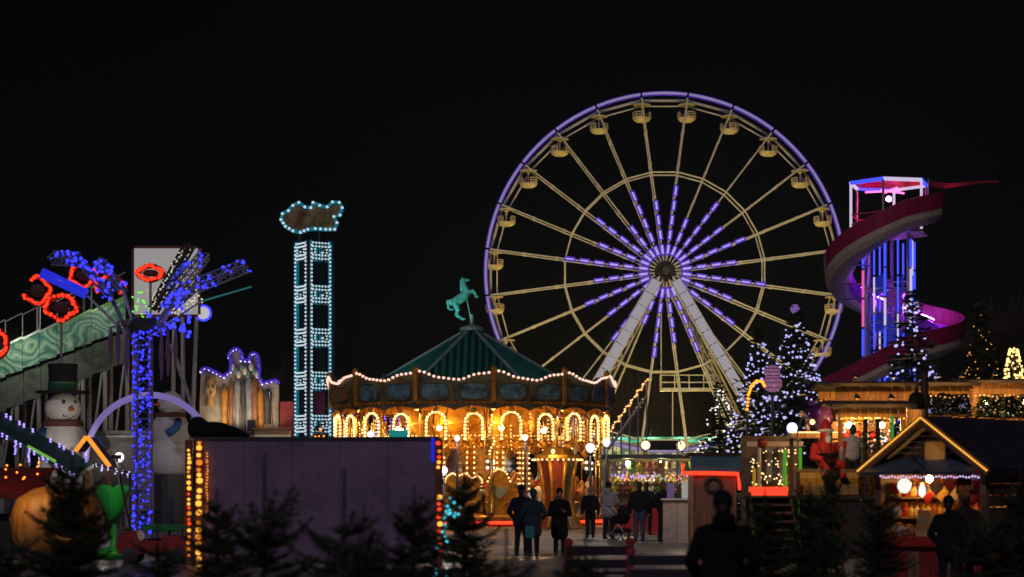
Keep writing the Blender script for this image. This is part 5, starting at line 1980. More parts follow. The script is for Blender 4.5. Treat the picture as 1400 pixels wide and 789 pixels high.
kc = thing('kiddie_car', 'small red and green ride car with open cockpit', 'kiddie car', G(214, 64))
kb = G(214, 64)
body = [(-.75, .22), (.75, .22), (.8, .45), (.55, .58), (.2, .62), (.15, .5), (-.3, .5), (-.38, .72), (-.7, .66), (-.8, .42)]
MB(kc).prism([(kb.x + x, z) for x, z in body], kb.y - .38, kb.y + .38).build('body', M['red'], kc)
MB(kc).prism([(kb.x + x, z) for x, z in [(-.2, .72), (.6, .72), (.7, .82), (-.3, .84)]], kb.y - .42, kb.y + .42).build('canopy', M['kgreen'], kc)
for sx in (-.15, .5):
    for sy in (-.36, .36):
        MB(kc).tube(kb + Vector((sx, sy, .5)), kb + Vector((sx, sy, .74)), .02, n=6).build('canopy_post', M['galv'], kc)
for sx in (-.5, .5):
    for sy in (-.4, .34):
        w = MB(kc)
        w.lathe(kb + Vector((sx, sy, .18)), [(.01, 0), (.1, 0), (.17, .01), (.18, .03), (.18, .07), (.01, .08)], 14, axis=(0, 1, 0))
        w.build('wheel', M['dark_steel'], kc)
MB(kc).box(kb + Vector((-.05, 0, .5)), (.35, .6, .08)).build('seat', M['black'], kc)
MB(kc).path([kb + Vector((.28, .09 * math.cos(t), .68 + .09 * math.sin(t))) for t in [2 * math.pi * k / 12 for k in range(12)]], .015, 5, closed=True).build('steering_wheel', M['dark_steel'], kc)

aw = thing('red_awning_kiosk', 'low kiosk with dull red awning beside the pumpkin ride', 'kiosk', G(-10, 58))
ab_ = G(-10, 58)
m = MB(aw)
m.add([ab_ + Vector((-1.2, -.9, 1.55)), ab_ + Vector((1.25, -.9, 1.35)), ab_ + Vector((1.25, .9, 2.1)), ab_ + Vector((-1.2, .9, 2.1)),
       ab_ + Vector((-1.2, -.9, 1.5)), ab_ + Vector((1.25, -.9, 1.3)), ab_ + Vector((1.25, .9, 2.05)), ab_ + Vector((-1.2, .9, 2.05))], [(0, 1, 2, 3), (7, 6, 5, 4), (0, 4, 5, 1), (1, 5, 6, 2), (2, 6, 7, 3), (3, 7, 4, 0)])
m.build('awning', pm('awning red', (.28, .03, .02), .8, 0, .3, 3, .1), aw)
MB(aw).box(ab_ + Vector((0, .4, .5)), (2.2, .9, 1.0)).build('counter', M['darkwood'], aw)
for sx in (-1.1, 1.15):
    for sy in (-.8, .8):
        MB(aw).tube(ab_ + Vector((sx, sy, 0)), ab_ + Vector((sx, sy, 1.3 if sy < 0 else 2.0)), .03, n=6).build('post', M['galv'], aw)
b = MB(aw)
for k in range(16):
    b.bulb(ab_ + Vector((random.uniform(-.2, 1.3), -.6, random.uniform(1.75, 2.3))), .03)
b.build('bulbs', M['b_orange'], aw, smooth=True, kind='stuff')
for k, (px, py) in enumerate(((45, 647), (85, 655))):
    q = S(px, py, 60)
    r_ = thing('cone_finial', ['dull red cone finial beside the icicle canopy', 'orange cone finial above the pumpkin ride'][k], 'cone', (q.x, q.y + .3 + 2.5, 0))
    MB(r_).lathe((q.x, q.y + .3 + 2.5, q.z - .3), [(.13, 0), (.03, .5), (.01, .52)], 12).build('cone', pm('cone %d' % k, ((.45, .06, .03), (.6, .25, .04))[k]), r_, smooth=True)
    MB(r_).tube((q.x, q.y + .3 + 2.5, 0), (q.x, q.y + .3 + 2.5, q.z - .3), .03, n=6).build('post', M['dark_steel'], r_)

# ================================================================== CAROUSEL TICKET BOOTH
cs = 35.0
ct = thing('carousel_pay_booth', 'gilded pay booth with flared base and dark red curtain beside the carousel', 'pay booth', G(762, cs))
cb = G(762, cs)
zt_ = S(0, 628, cs).z
MB(ct).lathe(cb + Z * zt_, [(.85, 0), (.95, .05), (.95, .16), (.7, .2), (.55, .42), (.01, .5)], 8, a0=R(22.5), a1=R(382.5)).build('canopy', M['gold'], ct)
b = MB(ct)
for k in range(28):
    a = 2 * math.pi * k / 28
    b.bulb(cb + Vector((.97 * math.cos(a), .97 * math.sin(a), zt_ - .02)), .05)
b.build('canopy_bulbs', M['b_warm'], ct, smooth=True, kind='stuff')
for k in range(8):
    a = R(22.5 + 45 * k)
    d = Vector((math.cos(a), math.sin(a), 0))
    m = MB(ct)
    m.path([cb + d * 1.0 + Z * .05, cb + d * .7 + Z * .5, cb + d * .56 + Z * 1.1, cb + d * .62 + Z * 1.8, cb + d * .8 + Z * zt_], [.1, .09, .07, .07, .09], 8)
    m.build('flared_column', M['gold'], ct, smooth=True)
    a2 = R(22.5 + 45 * (k + 1))
    d2 = Vector((math.cos(a2), math.sin(a2), 0))
    m = MB(ct)
    vs, fs = [], []
    prof = [(.93, .05), (.64, .5), (.5, 1.1), (.56, 1.8), (.74, zt_)]
    for (r, h) in prof:
        vs += [cb + d * r + Z * h, cb + (d + d2) * .5 * r * 1.0 + Z * h, cb + d2 * r + Z * h]
    for i in range(len(prof) - 1):
        for j in range(2):
            fs.append((i * 3 + j, i * 3 + j + 1, i * 3 + j + 4, i * 3 + j + 3))
    mid = (d + d2).normalized()
    red_face = mid.y < -.3 and mid.x < .3
    m.add(vs, fs).build('side_panel', pm('curtain red', (.32, .05, .02), .8, 0, .4, 6, .3, stretch=(8, 8, .5)) if red_face else M['cream'], ct, smooth=True)
    if k in (5, 6, 7):
        sc = MB(ct)
        for sgx in (0,):
            c0 = cb + mid * .78 + Z * .55
            tx = Vector((-mid.y, mid.x, 0))
            sc.path([c0 + tx * (.04 * t * math.cos(t)) + Z * (.07 * t * math.sin(t)) + mid * .05 for t in [q * .5 for q in range(11)]], .03, 5)
        sc.build('scrollwork', M['cream'], ct, smooth=True)
point(ct, cb + Vector((-.2, -1.6, 2.9)), 30, (1, .6, .2), .1)
MB(ct).ball(cb + Vector((-.2, -1.6, 3.0)), .08, 10, 8).build('lamp', M['b_warm'], ct, smooth=True)
MB(ct).tube(cb + Vector((-.2, -1.6, 3.05)), cb + Vector((0, -.7, zt_ + .2)), .02, n=5).build('lamp_arm', M['brass'], ct)

# orange bulb stair rail at the wheel
br = thing('bulb_stair_rail', 'stair rail of orange bulbs climbing beside the great wheel', 'stair', G(850, 24))
r0, r1 = S(826, 600, 24), S(884, 520, 24)
b = MB(br)
for k in range(42):
    u = k / 41
    b.bulb(r0.lerp(r1, u) + Vector((.07 * math.sin(k * 1.1), -.1, .05 * math.cos(k * 1.7))), .07 if k % 2 else .05)
b.build('rail_bulbs', em('rail bulb', (1.0, .42, .12), 2.2), br, smooth=True, kind='stuff')
MB(br).tube(r0, r1, .05, n=6).build('rail', M['galv'], br)
MB(br).tube(r0 - Z * .9, r1 - Z * .9, .08, n=6).build('stringer', M['galv'], br)
for k in range(6):
    p = r0.lerp(r1, k / 5)
    MB(br).tube(Vector((p.x, p.y, 0)), p, .05, n=6).build('post', M['galv'], br)
for k in range(14):
    p = r0.lerp(r1, (k + .5) / 14) - Z * .9
    MB(br).box(p + Vector((0, .6, 0)), (.3, 1.2, .05)).build('tread', M['galv'], br)

# ================================================================== GAME STALL
gs_ = 38.0
gs = thing('toy_stall', 'long prize stall with plush shelves and red counter cloth before the wheel', 'stall', G(890, gs_))
y0 = FPX / gs_
xl, xr = S(828, 0, gs_).x, S(985, 0, gs_).x
zr = 2.68
MB(gs).box(((xl + xr) / 2, y0 + 1.3, zr + .05), (xr - xl + .3, 3.0, .14)).build('roof', pm('stall roof dark', (.03, .05, .05), .6, 0, .4, 3, .1), gs)
MB(gs).box(((xl + xr) / 2, y0 + 2.6, zr / 2), (xr - xl, .1, zr - .1)).build('back_wall', pm('stall back', (.34, .33, .22), .7, 0, .4, 4, .1), gs)
for x in (xl + .08, xr - .08, (xl + xr) / 2):
    MB(gs).box((x, y0 + .05, (zr - .1) / 2), (.1, .1, zr - .1)).build('post', M['wood'], gs)
MB(gs).box(((xl + xr) / 2, y0, .5), (xr - xl - .3, .5, 1.0)).build('counter', pm('counter red cloth', (.4, .015, .02), .8, 0, .3, 3, .15), gs)
MB(gs).box(((xl + xr) / 2, y0 - .02, 1.02), (xr - xl - .2, .62, .05)).build('counter_top', M['woodh'], gs)
for zz in (1.35, 1.7, 2.05):
    MB(gs).box(((xl + xr) / 2, y0 + 2.3, zz), (xr - xl - .2, .4, .04)).build('shelf', M['wood'], gs)
for px in (882, 930):
    p = S(px, 609, gs_)
    MB(gs).ball(Vector((p.x, y0 - .3, p.z)), .16, 12, 9).build('round_lamp', em('stall lamp', (1.0, .62, .4), 2.2), gs, smooth=True)
MB(gs).box((S(906, 0, gs_).x, y0 - .24, S(0, 609, gs_).z), (1.5, .08, .34)).build('lamp_board', M['black'], gs)
for px in (880, 932):
    q = S(px, 609, gs_)
    MB(gs).bar((q.x, y0 - .18, zr), (q.x, y0 - .18, q.z), .06, .06).build('lamp_board_post', M['dark_steel'], gs)
for f in (.2, .5, .8):
    q = Vector((xl + (xr - xl) * f, y0 + .6, zr - .2))
    MB(gs).ball(q, .09, 10, 8).build('stall_lamp', em('stall tube', (1.0, .74, .36), 60.0), gs, smooth=True)
# plush toys hanging in rows
plush_me = blob('plush', [('e', (0, 0, 0), (.13, .1, .15)), ('e', (0, -.02, .2), (.1, .09, .1)), ('c', (-.07, 0, .28), .035, (-.08, 0, .31), .03), ('c', (.07, 0, .28), .035, (.08, 0, .31), .03),
                          ('c', (-.1, -.03, .07), .05, (-.2, -.08, 0), .04), ('c', (.1, -.03, .07), .05, (.2, -.08, 0), .04), ('c', (-.06, -.05, -.12), .055, (-.1, -.16, -.17), .05), ('c', (.06, -.05, -.12), .055, (.1, -.16, -.17), .05)], M['cream'], .03, 2)
pcols = [('cream', (.6, .52, .38)), ('brown', (.3, .16, .07)), ('pink', (.55, .2, .22)), ('yellow', (.6, .45, .1)), ('green', (.2, .35, .12)), ('white', (.65, .65, .62))]
pmes = []
for nm, c in pcols:
    me = plush_me.copy()
    me.materials.clear()
    me.materials.append(pm('plush ' + nm, c, .95, 0, .3, 20, .4, spec=.1))
    pmes.append((nm, me))
for row, (zz, yy) in enumerate(((2.03, .5), (1.8, 1.0), (1.72, 2.2), (1.37, 2.2), (2.07, 2.2))):
    for k in range(11):
        nm, me = pmes[(k * 5 + row * 3) % 6]
        x = xl + .35 + (xr - xl - .7) * (k + .3 * (row % 2)) / 10.5
        where = ('hung at the front of the prize stall', 'hung inside the prize stall', 'on the middle stall shelf', 'on the lower stall shelf', 'on the upper stall shelf')[row]
        o = link('plush_toy', me, None, label='%s plush toy %s' % (nm, where), cat='plush toy', group='plush prizes of the toy stall: %s %s' % (nm, where))
        o.location = (x, y0 + yy, zz + (.2 if yy < 2 else .22 - .04))
        o.rotation_euler = (0, 0, R(random.uniform(-30, 30)))
b = MB(gs)
for k in range(60):
    b.bulb((random.uniform(xl + .2, xr - .2), y0 - .2, S(0, 652, gs_).z + random.uniform(-.06, .12)), .035)
b.build('counter_lights', em('multi bulb', (.5, .4, 1.0), 1.0), gs, smooth=True, kind='stuff')

# far pavilion behind the wheel: teal roof edge, mottled painted wall
pv = thing('pavilion', 'far pavilion with teal roof edge and mottled painted wall behind the wheel', 'pavilion', G(905, 16.0))
yP = FPX / 16.0
xa, xb = S(820, 0, 16).x, S(1002, 0, 16).x
zt_ = S(0, 598, 16).z


def mottle():
    m_ = bpy.data.materials.new('mottled wall paint')
    m_.use_nodes = True
    t_ = m_.node_tree
    b_ = t_.nodes['Principled BSDF']
    tc = t_.nodes.new('ShaderNodeTexCoord')
    vo = t_.nodes.new('ShaderNodeTexVoronoi'); vo.inputs['Scale'].default_value = 1.7
    t_.links.new(tc.outputs['Object'], vo.inputs['Vector'])
    rp_ = t_.nodes.new('ShaderNodeValToRGB')
    rp_.color_ramp.elements[0].position = .3; rp_.color_ramp.elements[0].color = (.5, .47, .3, 1)
    rp_.color_ramp.elements[1].position = .55; rp_.color_ramp.elements[1].color = (.06, .1, .05, 1)
    t_.links.new(vo.outputs['Distance'], rp_.inputs[0])
    t_.links.new(rp_.outputs[0], b_.inputs['Base Color'])
    b_.inputs['Roughness'].default_value = .7
    return m_


mot = mottle()
for j in range(8):
    w = (xb - xa) / 8
    MB(pv).box((xa + w * (j + .5), yP, zt_ / 2 - .3), (w - .03, .12, zt_ - .6)).build('wall_panel', mot, pv)
MB(pv).box(((xa + xb) / 2, yP + .9, zt_ - .22), (xb - xa + .6, 2.6, .5)).build('roof_edge', pm('pavilion teal', (.06, .36, .28), .5, 0, .3, 2, .05), pv)
for j in range(4):
    q = Vector((xa + (xb - xa) * (j + .5) / 4, yP - 1.6, zt_ + .5))
    m = MB(pv)
    m.path([Vector((q.x, yP - .3, zt_ - .1)), Vector((q.x, yP - .9, zt_ + .5)), q], .04, 5)
    m.box(q, (.3, .2, .15))
    m.build('lamp_arm', M['dark_steel'], pv)
    spot(pv, q - Z * .12, Vector((q.x, yP, zt_ - 1.5)), 130, (.95, 1.0, .7), 120)

# ================================================================== TICKET KIOSK WITH RED STRIP
ks_ = 50.0
kk = thing('ticket_kiosk', 'plywood ticket kiosk with teal fascia and red light strip', 'kiosk', G(975, ks_))
y0 = FPX / ks_
xl, xr = S(947, 0, ks_).x, S(1007, 0, ks_).x
zt_ = S(0, 648, ks_).z
z2 = S(0, 624, ks_).z
M['ply'] = pm('plywood', (.32, .17, .09), .7, 0, .3, 2, .1, stretch=(5, 5, .7))
for j in range(3):
    w = (xr - xl) / 3
    MB(kk).box((xl + w * (j + .5), y0, zt_ / 2), (w - .01, .06, zt_)).build('board', M['ply'], kk)
for x in (xl + .03, xr - .03):
    MB(kk).box((x, y0 + .8, zt_ / 2), (.05, 1.5, zt_ - .01)).build('side_wall', M['ply'], kk)
MB(kk).box((S(979, 0, ks_).x, y0 - .05, (zt_ + z2) / 2 + .02), (S(1003, 0, ks_).x - S(933, 0, ks_).x, .12, z2 - zt_)).build('fascia', pm('kiosk teal', (.05, .2, .24), .5, 0, .3, 3, .05), kk)
MB(kk).box(((xl + xr) / 2, y0 + .8, z2 + .06), (xr - xl + .3, 1.9, .08)).build('roof', M['darkwood'], kk)
m = MB(kk)
pts = [S(933, 634, ks_), S(933, 647, ks_), S(970, 647, ks_), S(1008, 648, ks_), S(1011, 670, ks_)]
m.path([p + Vector((0, -.16, 0)) for p in pts], .055, 7)
m.build('red_light_strip', em('kiosk red strip', (1.0, .04, .015), 2.0), kk, smooth=True)
wr = MB(kk)
wr.path([S(975, 663, ks_) + Vector((.2 * math.cos(t), -.07, .2 * math.sin(t))) for t in [2 * math.pi * k / 20 for k in range(20)]], .06, 7, closed=True)
wr.build('wreath', M['darkgreen'], kk, smooth=True)
MB(kk).box((S(946, 0, ks_).x, y0 - .1, zt_ / 2), (.07, .07, zt_)).build('lit_post', pm('orange post', (.6, .3, .1)), kk)
cn = thing('queue_counter', 'cream queue counter with white screens standing beside the ticket kiosk', 'counter', G(925, 47))
q0, q1 = S(906, 0, 47).x, S(946, 0, 47).x
yq = FPX / 47
zc_ = S(0, 684, 47).z
for j in range(2):
    w = (q1 - q0) / 2
    MB(cn).box((q0 + w * (j + .5), yq, zc_ / 2), (w - .015, .08, zc_)).build('panel', (M['cream'], pm('panel pinkish', (.55, .42, .36)))[1 - j], cn)
MB(cn).box(((q0 + q1) / 2, yq, zc_ + .03), (q1 - q0 + .1, .3, .05)).build('counter_top', M['white'], cn)
for (px, w, h, c) in ((917, .2, .45, 'violet'), (928, .12, .4, 'dark'), (938, .24, .5, 'white')):
    q = S(px, 0, 47)
    MB(cn).box((q.x, yq + .05, zc_ + .06 + h / 2), (w, .08, h)).build('screen', {'violet': em('screen violet', (.3, .2, .5), .25), 'dark': M['dark_steel'], 'white': em('screen white', (.7, .65, .6), .4)}[c], cn)
point(cn, Vector(((q0 + q1) / 2, yq - 1.4, 2.6)), 12, (1, .85, .6))
MB(cn).ball(Vector(((q0 + q1) / 2, yq - 1.4, 2.75)), .07, 8, 6).build('lamp', M['b_warm'], cn, smooth=True)
MB(cn).path([((q0 + q1) / 2, yq - 1.4, 2.83), ((q0 + q1) / 2, yq - .6, 3.0), ((q0 + q1) / 2 , yq, 2.9), ((q0 + q1) / 2, yq, zc_)], .02, 5).build('lamp_arm', M['dark_steel'], cn)
rc = MB().box((0, 0, .012), (1.7, 1.6, .02)).build('red_carpet', pm('red carpet', (.4, .03, .02), .95, 0, .3, 15, .3), label='red carpet mat on the ground before the queue counter', cat='carpet', loc=G(918, 39.5))
# queue posts
for k, (px, s) in enumerate(((872, 44), (881, 45.5), (904, 45), (938, 43), (944, 45))):
    q = G(px, s)
    r_ = thing('queue_post', ['steel queue post standing beside the man in dark jacket', 'steel queue post one step behind the first', 'steel queue post at the edge of the red carpet', 'steel queue post in front of the cream counter end', 'steel queue post against the plywood kiosk'][k], 'queue post', q, 'steel queue posts at the ticket kiosk')
    MB(r_).lathe(q, [(.17, 0), (.16, .03), (.04, .05)], 14).build('foot', M['galv'], r_)
    MB(r_).tube(q + Z * .04, q + Z * 1.15, .03, n=8).build('shaft', M['galv'], r_)
    MB(r_).ball(q + Z * 1.17, .045, 8, 6).build('cap', M['galv'], r_, smooth=True)
rp = thing('queue_rope', 'drooping grey rope slung between queue posts before the counter', 'rope', G(904, 45, 1.1))
pa, pb_ = G(904, 45, 1.08), G(938, 43, 1.08)
MB(rp).path([pa.lerp(pb_, k / 12) - Z * (.22 * math.sin(math.pi * k / 12)) for k in range(13)], .02, 6).build('rope', M['galv'], rp, smooth=True)

# ================================================================== TERRACE AND STAIRS
ts_ = 60.0
te = thing('terrace', 'raised dark timber terrace carrying the market huts', 'terrace', G(1250, ts_))
yT = FPX / ts_
xl, xr = S(1092, 0, ts_).x, S(1460, 0, ts_).x
DZ = 1.45
nb_ = 26
for j in range(nb_):
    w = (xr - xl) / nb_
    MB(te).box((xl + w * (j + .5), yT, DZ / 2 - .04), (w - .02, .05, DZ - .1)).build('cladding_board', M['darkwood'], te)
MB(te).box(((xl + xr) / 2, yT + 7, DZ - .05), (xr - xl + .2, 14.2, .1)).build('deck', M['darkwood'], te)
for j in range(9):
    x = xl + (xr - xl) * j / 8
    MB(te).box((x, yT + .1, DZ + .27), (.07, .07, .54)).build('rail_post', M['darkwood'], te)
MB(te).box(((xl + xr) / 2, yT + .1, DZ + .55), (xr - xl + .1, .1, .07)).build('rail', M['woodh'], te)
st = thing('terrace_stairs', 'timber stair flight with red lit top edge leading to the terrace', 'stairs', G(1058, 62))
sx0, sx1 = S(1030, 0, 62).x, S(1087, 0, 62).x
yst = FPX / 62
nst = 8
for k in range(nst):
    z1 = DZ * (k + 1) / nst
    MB(st).box(((sx0 + sx1) / 2, yst - 1.2 + k * .28, z1 - .03), (sx1 - sx0, .34, .05)).build('tread', M['woodh'], st)
    MB(st).box(((sx0 + sx1) / 2, yst - 1.2 + k * .28 + .15, z1 - .12), (sx1 - sx0 - .03, .03, .17)).build('riser', M['darkwood'], st)
for x in (sx0 + .02, sx1 - .02):
    MB(st).bar((x, yst - 1.35, .05), (x, yst + .9, DZ - .02), .05, .22).build('stringer', M['darkwood'], st)
q0, q1 = S(1031, 673, 62), S(1085, 673, 62)
MB(st).box(((q0.x + q1.x) / 2, yst + .95, DZ + .08), (q1.x - q0.x, .1, .22)).build('red_light_bar', em('red led bar', (1.0, .05, .02), 1.5), st)
MB(st).box(((sx0 + sx1) / 2, yst + 1.5, DZ - .06), (sx1 - sx0 + .2, 1.3, .1)).build('landing', M['darkwood'], st)
for x in (sx0 + .1, sx1 - .1):
    MB(st).box((x, yst + 1.9, (DZ - .1) / 2), (.1, .1, DZ - .12)).build('landing_post', M['darkwood'], st)

# lit gate frame behind the stairs: coloured poles
gt = thing('ride_entrance_frame', 'entrance frame of green and yellow poles behind the terrace stairs', 'gate', G(1060, 52))
yG = FPX / 52
for (px, mt, r, ya, yb_) in ((1073, em('green pole', (.1, .5, .03), .5), .05, 615, 672), (1094, em('green pole', (.1, .5, .03), .5), .045, 612, 672), (1038, M['cream'], .05, 605, 672), (1031, em('yellow pole', (.8, .4, .03), .4), .04, 640, 672), (1075, em('yellow pole', (.8, .4, .03), .4), .03, 650, 672)):
    a_, b_ = S(px, ya, 52), S(px, yb_, 52)
    MB(gt).tube((a_.x, yG, 0), (a_.x, yG, a_.z), r, n=8).build('pole', mt, gt)
a_, b_ = S(1022, 607, 52), S(1098, 607, 52)
MB(gt).box(((a_.x + b_.x) / 2, yG, a_.z), (b_.x - a_.x, .12, .12)).build('beam', M['cream'], gt)
for k in range(4):
    q = S(1046 + 9 * k, 625, 52)
    MB(gt).box((q.x, yG + .5, q.z - .2), (.14, .08, .9)).build('hanging_banner', pm('banner dark %d' % (k % 2), ((.06, .04, .1), (.2, .2, .22))[k % 2], .8), gt)
b = MB(gt)
for k in range(90):
    q = S(random.uniform(1028, 1098), random.uniform(612, 668), 52)
    b.bulb((q.x, yG + random.uniform(-.1, .6), q.z), random.uniform(.015, .032))
b.build('bulbs', M['b_warm'], gt, smooth=True, kind='stuff')
wl = MB(gt)
MB(gt).box((S(1060, 0, 52).x, yG + .9, 1.5), (1.6, .06, 3.0)).build('back_panel', pm('gate back', (.14, .1, .05), .7, 0, .5, 3, .1), gt)
bo = S(1042, 606, 56)
MB().ball((0, 0, 0), .13, 12, 9).build('bauble', pm('red bauble', (.35, .06, .03), .2, .3, .3, 5, 0), None, smooth=True, label='red bauble hanging from the entrance beam by the stairs', cat='bauble', loc=bo)

# ================================================================== LANTERN FIGURES
ln = thing('lantern_snowman', 'glowing pink paper lantern snowman of stacked balls on a pole', 'lantern', G(1055, 44))
for (py, r, mt) in ((522, .26, .75), (507, .2, .85)):
    q = S(1056, py + 2, 44)
    MB(ln).ball(q, r + .05, 16, 12, (1, 1, .9)).build('lantern_ball', em('pink lantern %d' % py, (.62, .24, .5), .32), ln, smooth=True)
    for h in (-.5, 0, .5):
        rr = (r + .055) * math.sqrt(1 - h * h)
        MB(ln).path([q + Vector((rr * math.cos(t), rr * math.sin(t), h * (r + .05) * .9)) for t in [2 * math.pi * k / 20 for k in range(20)]], .012, 4, closed=True).build('lantern_hoop', M['dark_steel'], ln)
q = S(1056, 540, 44)
MB(ln).tube((q.x, q.y, 0), q, .05, n=8).build('pole', M['dark_steel'], ln)
MB(ln).lathe(S(1056, 500, 44), [(.2, 0), (.2, .03), (.11, .04), (.11, .2), (.01, .21)], 14).build('hat', M['dark_steel'], ln)
hk = thing('bulb_crook', 'crook shaped string of orange bulbs on a post next to the pink lantern', 'light figure', G(1020, 46))
pts = [S(1022, 600, 46), S(1021, 560, 46), S(1023, 540, 46), S(1027, 528, 46), S(1034, 521, 46), S(1042, 522, 46), S(1046, 530, 46)]
MB(hk).path([Vector((pts[0].x, pts[0].y, 0))] + pts, .04, 6).build('crook', M['dark_steel'], hk)
b = MB(hk)
for i in range(1, len(pts) - 1):
    for q in range(4):
        b.bulb(pts[i].lerp(pts[i + 1], q / 4) + Vector((0, -.06, 0)), .05)
b.build('crook_bulbs', M['b_orange'], hk, smooth=True, kind='stuff')

# ================================================================== MARKET HUTS ON THE TERRACE
M['hutwood'] = pm('lit hut timber', (.40, .20, .07), .6, 0, .45, 3, .25, stretch=(6, 6, .6))
M['hutroof'] = pm('hut roof felt', (.05, .04, .035), .85, 0, .4, 6, .3)


def market_hut(label, px0, px1, s, py_top, py_fas, seed, depth=3.0):
    rnd = random.Random(seed)
    xa, xb = S(px0, 0, s).x, S(px1, 0, s).x
    y_ = FPX / s
    zt__, zf = S(0, py_top, s).z, S(0, py_fas, s).z
    r_ = thing('market_hut', label, 'market hut', (.5 * (xa + xb), y_, DZ), 'market huts on the terrace')
    n = max(4, int((xb - xa) / .16))
    for j in range(n):
        w = (xb - xa) / n
        dz = rnd.uniform(-.03, .03)
        MB(r_).box((xa + w * (j + .5), y_ + rnd.uniform(-.008, .008), (zt__ + zf) / 2 + dz * .5), (w - .012, .04, zt__ - zf + dz)).build('fascia_board', M['hutwood'], r_)
    m_ = MB(r_)
    m_.add([Vector((xa - .2, y_ - .35, zt__ - .02)), Vector((xb + .2, y_ - .35, zt__ - .02)), Vector((xb + .2, y_ + depth / 2, zt__ + .12)), Vector((xa - .2, y_ + depth / 2, zt__ + .12)), Vector((xb + .2, y_ + depth, zt__)), Vector((xa - .2, y_ + depth, zt__)),
            Vector((xa - .2, y_ - .35, zt__ + .06)), Vector((xb + .2, y_ - .35, zt__ + .06)), Vector((xb + .2, y_ + depth / 2, zt__ + .2)), Vector((xa - .2, y_ + depth / 2, zt__ + .2)), Vector((xb + .2, y_ + depth, zt__ + .08)), Vector((xa - .2, y_ + depth, zt__ + .08))],
           [(0, 1, 2, 3), (3, 2, 4, 5), (9, 8, 7, 6), (11, 10, 8, 9), (0, 6, 7, 1), (1, 7, 8, 2), (2, 8, 10, 4), (0, 3, 9, 6), (3, 5, 11, 9)])
    m_.build('roof', M['hutroof'], r_)
    for x in (xa + .06, xb - .06):
        for yy in (y_, y_ + depth - .1):
            MB(r_).box((x, yy + .06, (DZ + zf) / 2 + .05), (.1, .1, zf - DZ + .05)).build('post', M['hutwood'], r_)
    nbk = max(4, int((xb - xa) / .3))
    for j in range(nbk):
        w = (xb - xa) / nbk
        MB(r_).box((xa + w * (j + .5), y_ + depth - .02, (DZ + zt__) / 2), (w - .01, .04, zt__ - DZ)).build('back_board', M['hutwood'], r_)
    MB(r_).box(((xa + xb) / 2, y_ + .05, DZ + .5), (xb - xa - .25, .5, 1.0)).build('counter', M['hutwood'], r_)
    for zz in (1.3, 1.75):
        MB(r_).box(((xa + xb) / 2, y_ + depth - .3, DZ + zz), (xb - xa - .2, .35, .04)).build('shelf', M['hutwood'], r_)
    b_ = MB(r_)
    nbulb = int((xb - xa) / .11)
    for k in range(nbulb):
        b_.bulb((xa + (xb - xa) * (k + .5) / nbulb, y_ - .1, zf - .03 + .02 * math.sin(k)), .026)
    b_.build('eave_lights', M['b_gold'], r_, smooth=True, kind='stuff')
    for f in (.25, .75):
        q_ = Vector((xa + (xb - xa) * f, y_ + .9, zf - .15))
        MB(r_).ball(q_, .07, 10, 8).build('lamp', em('hut lamp', (1.0, .55, .16), 170.0), r_, smooth=True)
    b_ = MB(r_)
    for k in range(int((xb - xa) * 40)):
        b_.bulb((rnd.uniform(xa + .15, xb - .15), y_ + rnd.uniform(.1, depth - .2), DZ + rnd.uniform(1.05, max(1.2, zf - DZ - .05))), rnd.uniform(.014, .034))
    b_.build('shelf_lights', M['b_gold'] if seed % 2 else M['b_white'], r_, smooth=True, kind='stuff')
    # a goose-neck lamp in front lights the fascia
    for f in (.2, .7):
        q_ = Vector((xa + (xb - xa) * f, y_ - .8, zt__ + .25))
        MB(r_).path([Vector((q_.x, y_ - .3, zt__ + .05)), Vector((q_.x, y_ - .6, zt__ + .3)), q_], .015, 5).build('lamp_arm', M['dark_steel'], r_)
        MB(r_).lathe(q_ - Z * .08, [(.09, 0), (.04, .08), (.01, .1)], 10).build('lamp_shade', M['dark_steel'], r_)
        spot(r_, q_ - Z * .09, Vector((q_.x, y_, zf)), 9, (1.0, .5, .12), 140, .04)
    return r_, xa, xb, y_, zf


huts = []
huts.append(market_hut('long market hut behind the santa figure with glowing timber fascia', 1142, 1246, 54, 528, 549, 1))
huts.append(market_hut('narrow market hut with dark hanging bell beside it and glowing timber fascia', 1262, 1326, 54, 527, 541, 2))
huts.append(market_hut('market hut with lit miniature trees under a wide glowing fascia', 1330, 1440, 52, 524, 540, 3))
huts.append(market_hut('low market hut below the long fascia, facing the small chalet', 1146, 1238, 58, 557, 571, 4, 2.0))
# goods on the huts' counters and shelves
gcols = [('gold', (.6, .36, .06)), ('red', (.45, .03, .03)), ('white', (.6, .58, .54)), ('green', (.05, .2, .08))]
bell = MB().ball((0, 0, 0), .12, 10, 8)
bmes = []
for nm, c in gcols:
    me = bpy.data.meshes.new('ornament')
    me.from_pydata([tuple(v) for v in bell.v], [], bell.f)
    me.materials.append(pm('ornament ' + nm, c, .2, .5, .2, 6, 0))
    me.polygons.foreach_set('use_smooth', [True] * len(me.polygons))
    bmes.append((nm, me))
places = ['in the long hut behind the santa', 'in the narrow hut beside the bell', 'in the hut of miniature trees', 'in the low hut facing the chalet']
for hi, (r_, xa, xb, y_, zf) in enumerate(huts):
    for k in range(14):
        nm, me = bmes[(k * 3 + hi) % 4]
        shelf = k % 2
        o = link('ornament_ball', me, None, label='%s ornament ball on a shelf %s' % (nm, places[hi]), cat='ornament', group='%s ornament balls %s' % (nm, places[hi]))
        o.location = (xa + .25 + (xb - xa - .5) * ((k // 2) + random.uniform(.1, .6)) / 7, y_ + (2.0 if hi == 3 else 3.0) - .3, DZ + (1.3, 1.75)[shelf] + .02 + .12)
for hi in (1, 2):
    r_, xa, xb, y_, zf = huts[hi]
    MB(r_).box(((xa + xb) / 2, y_ - .05, 3.44), (xb - xa - .2, .4, .035)).build('display_shelf', M['hutwood'], r_)
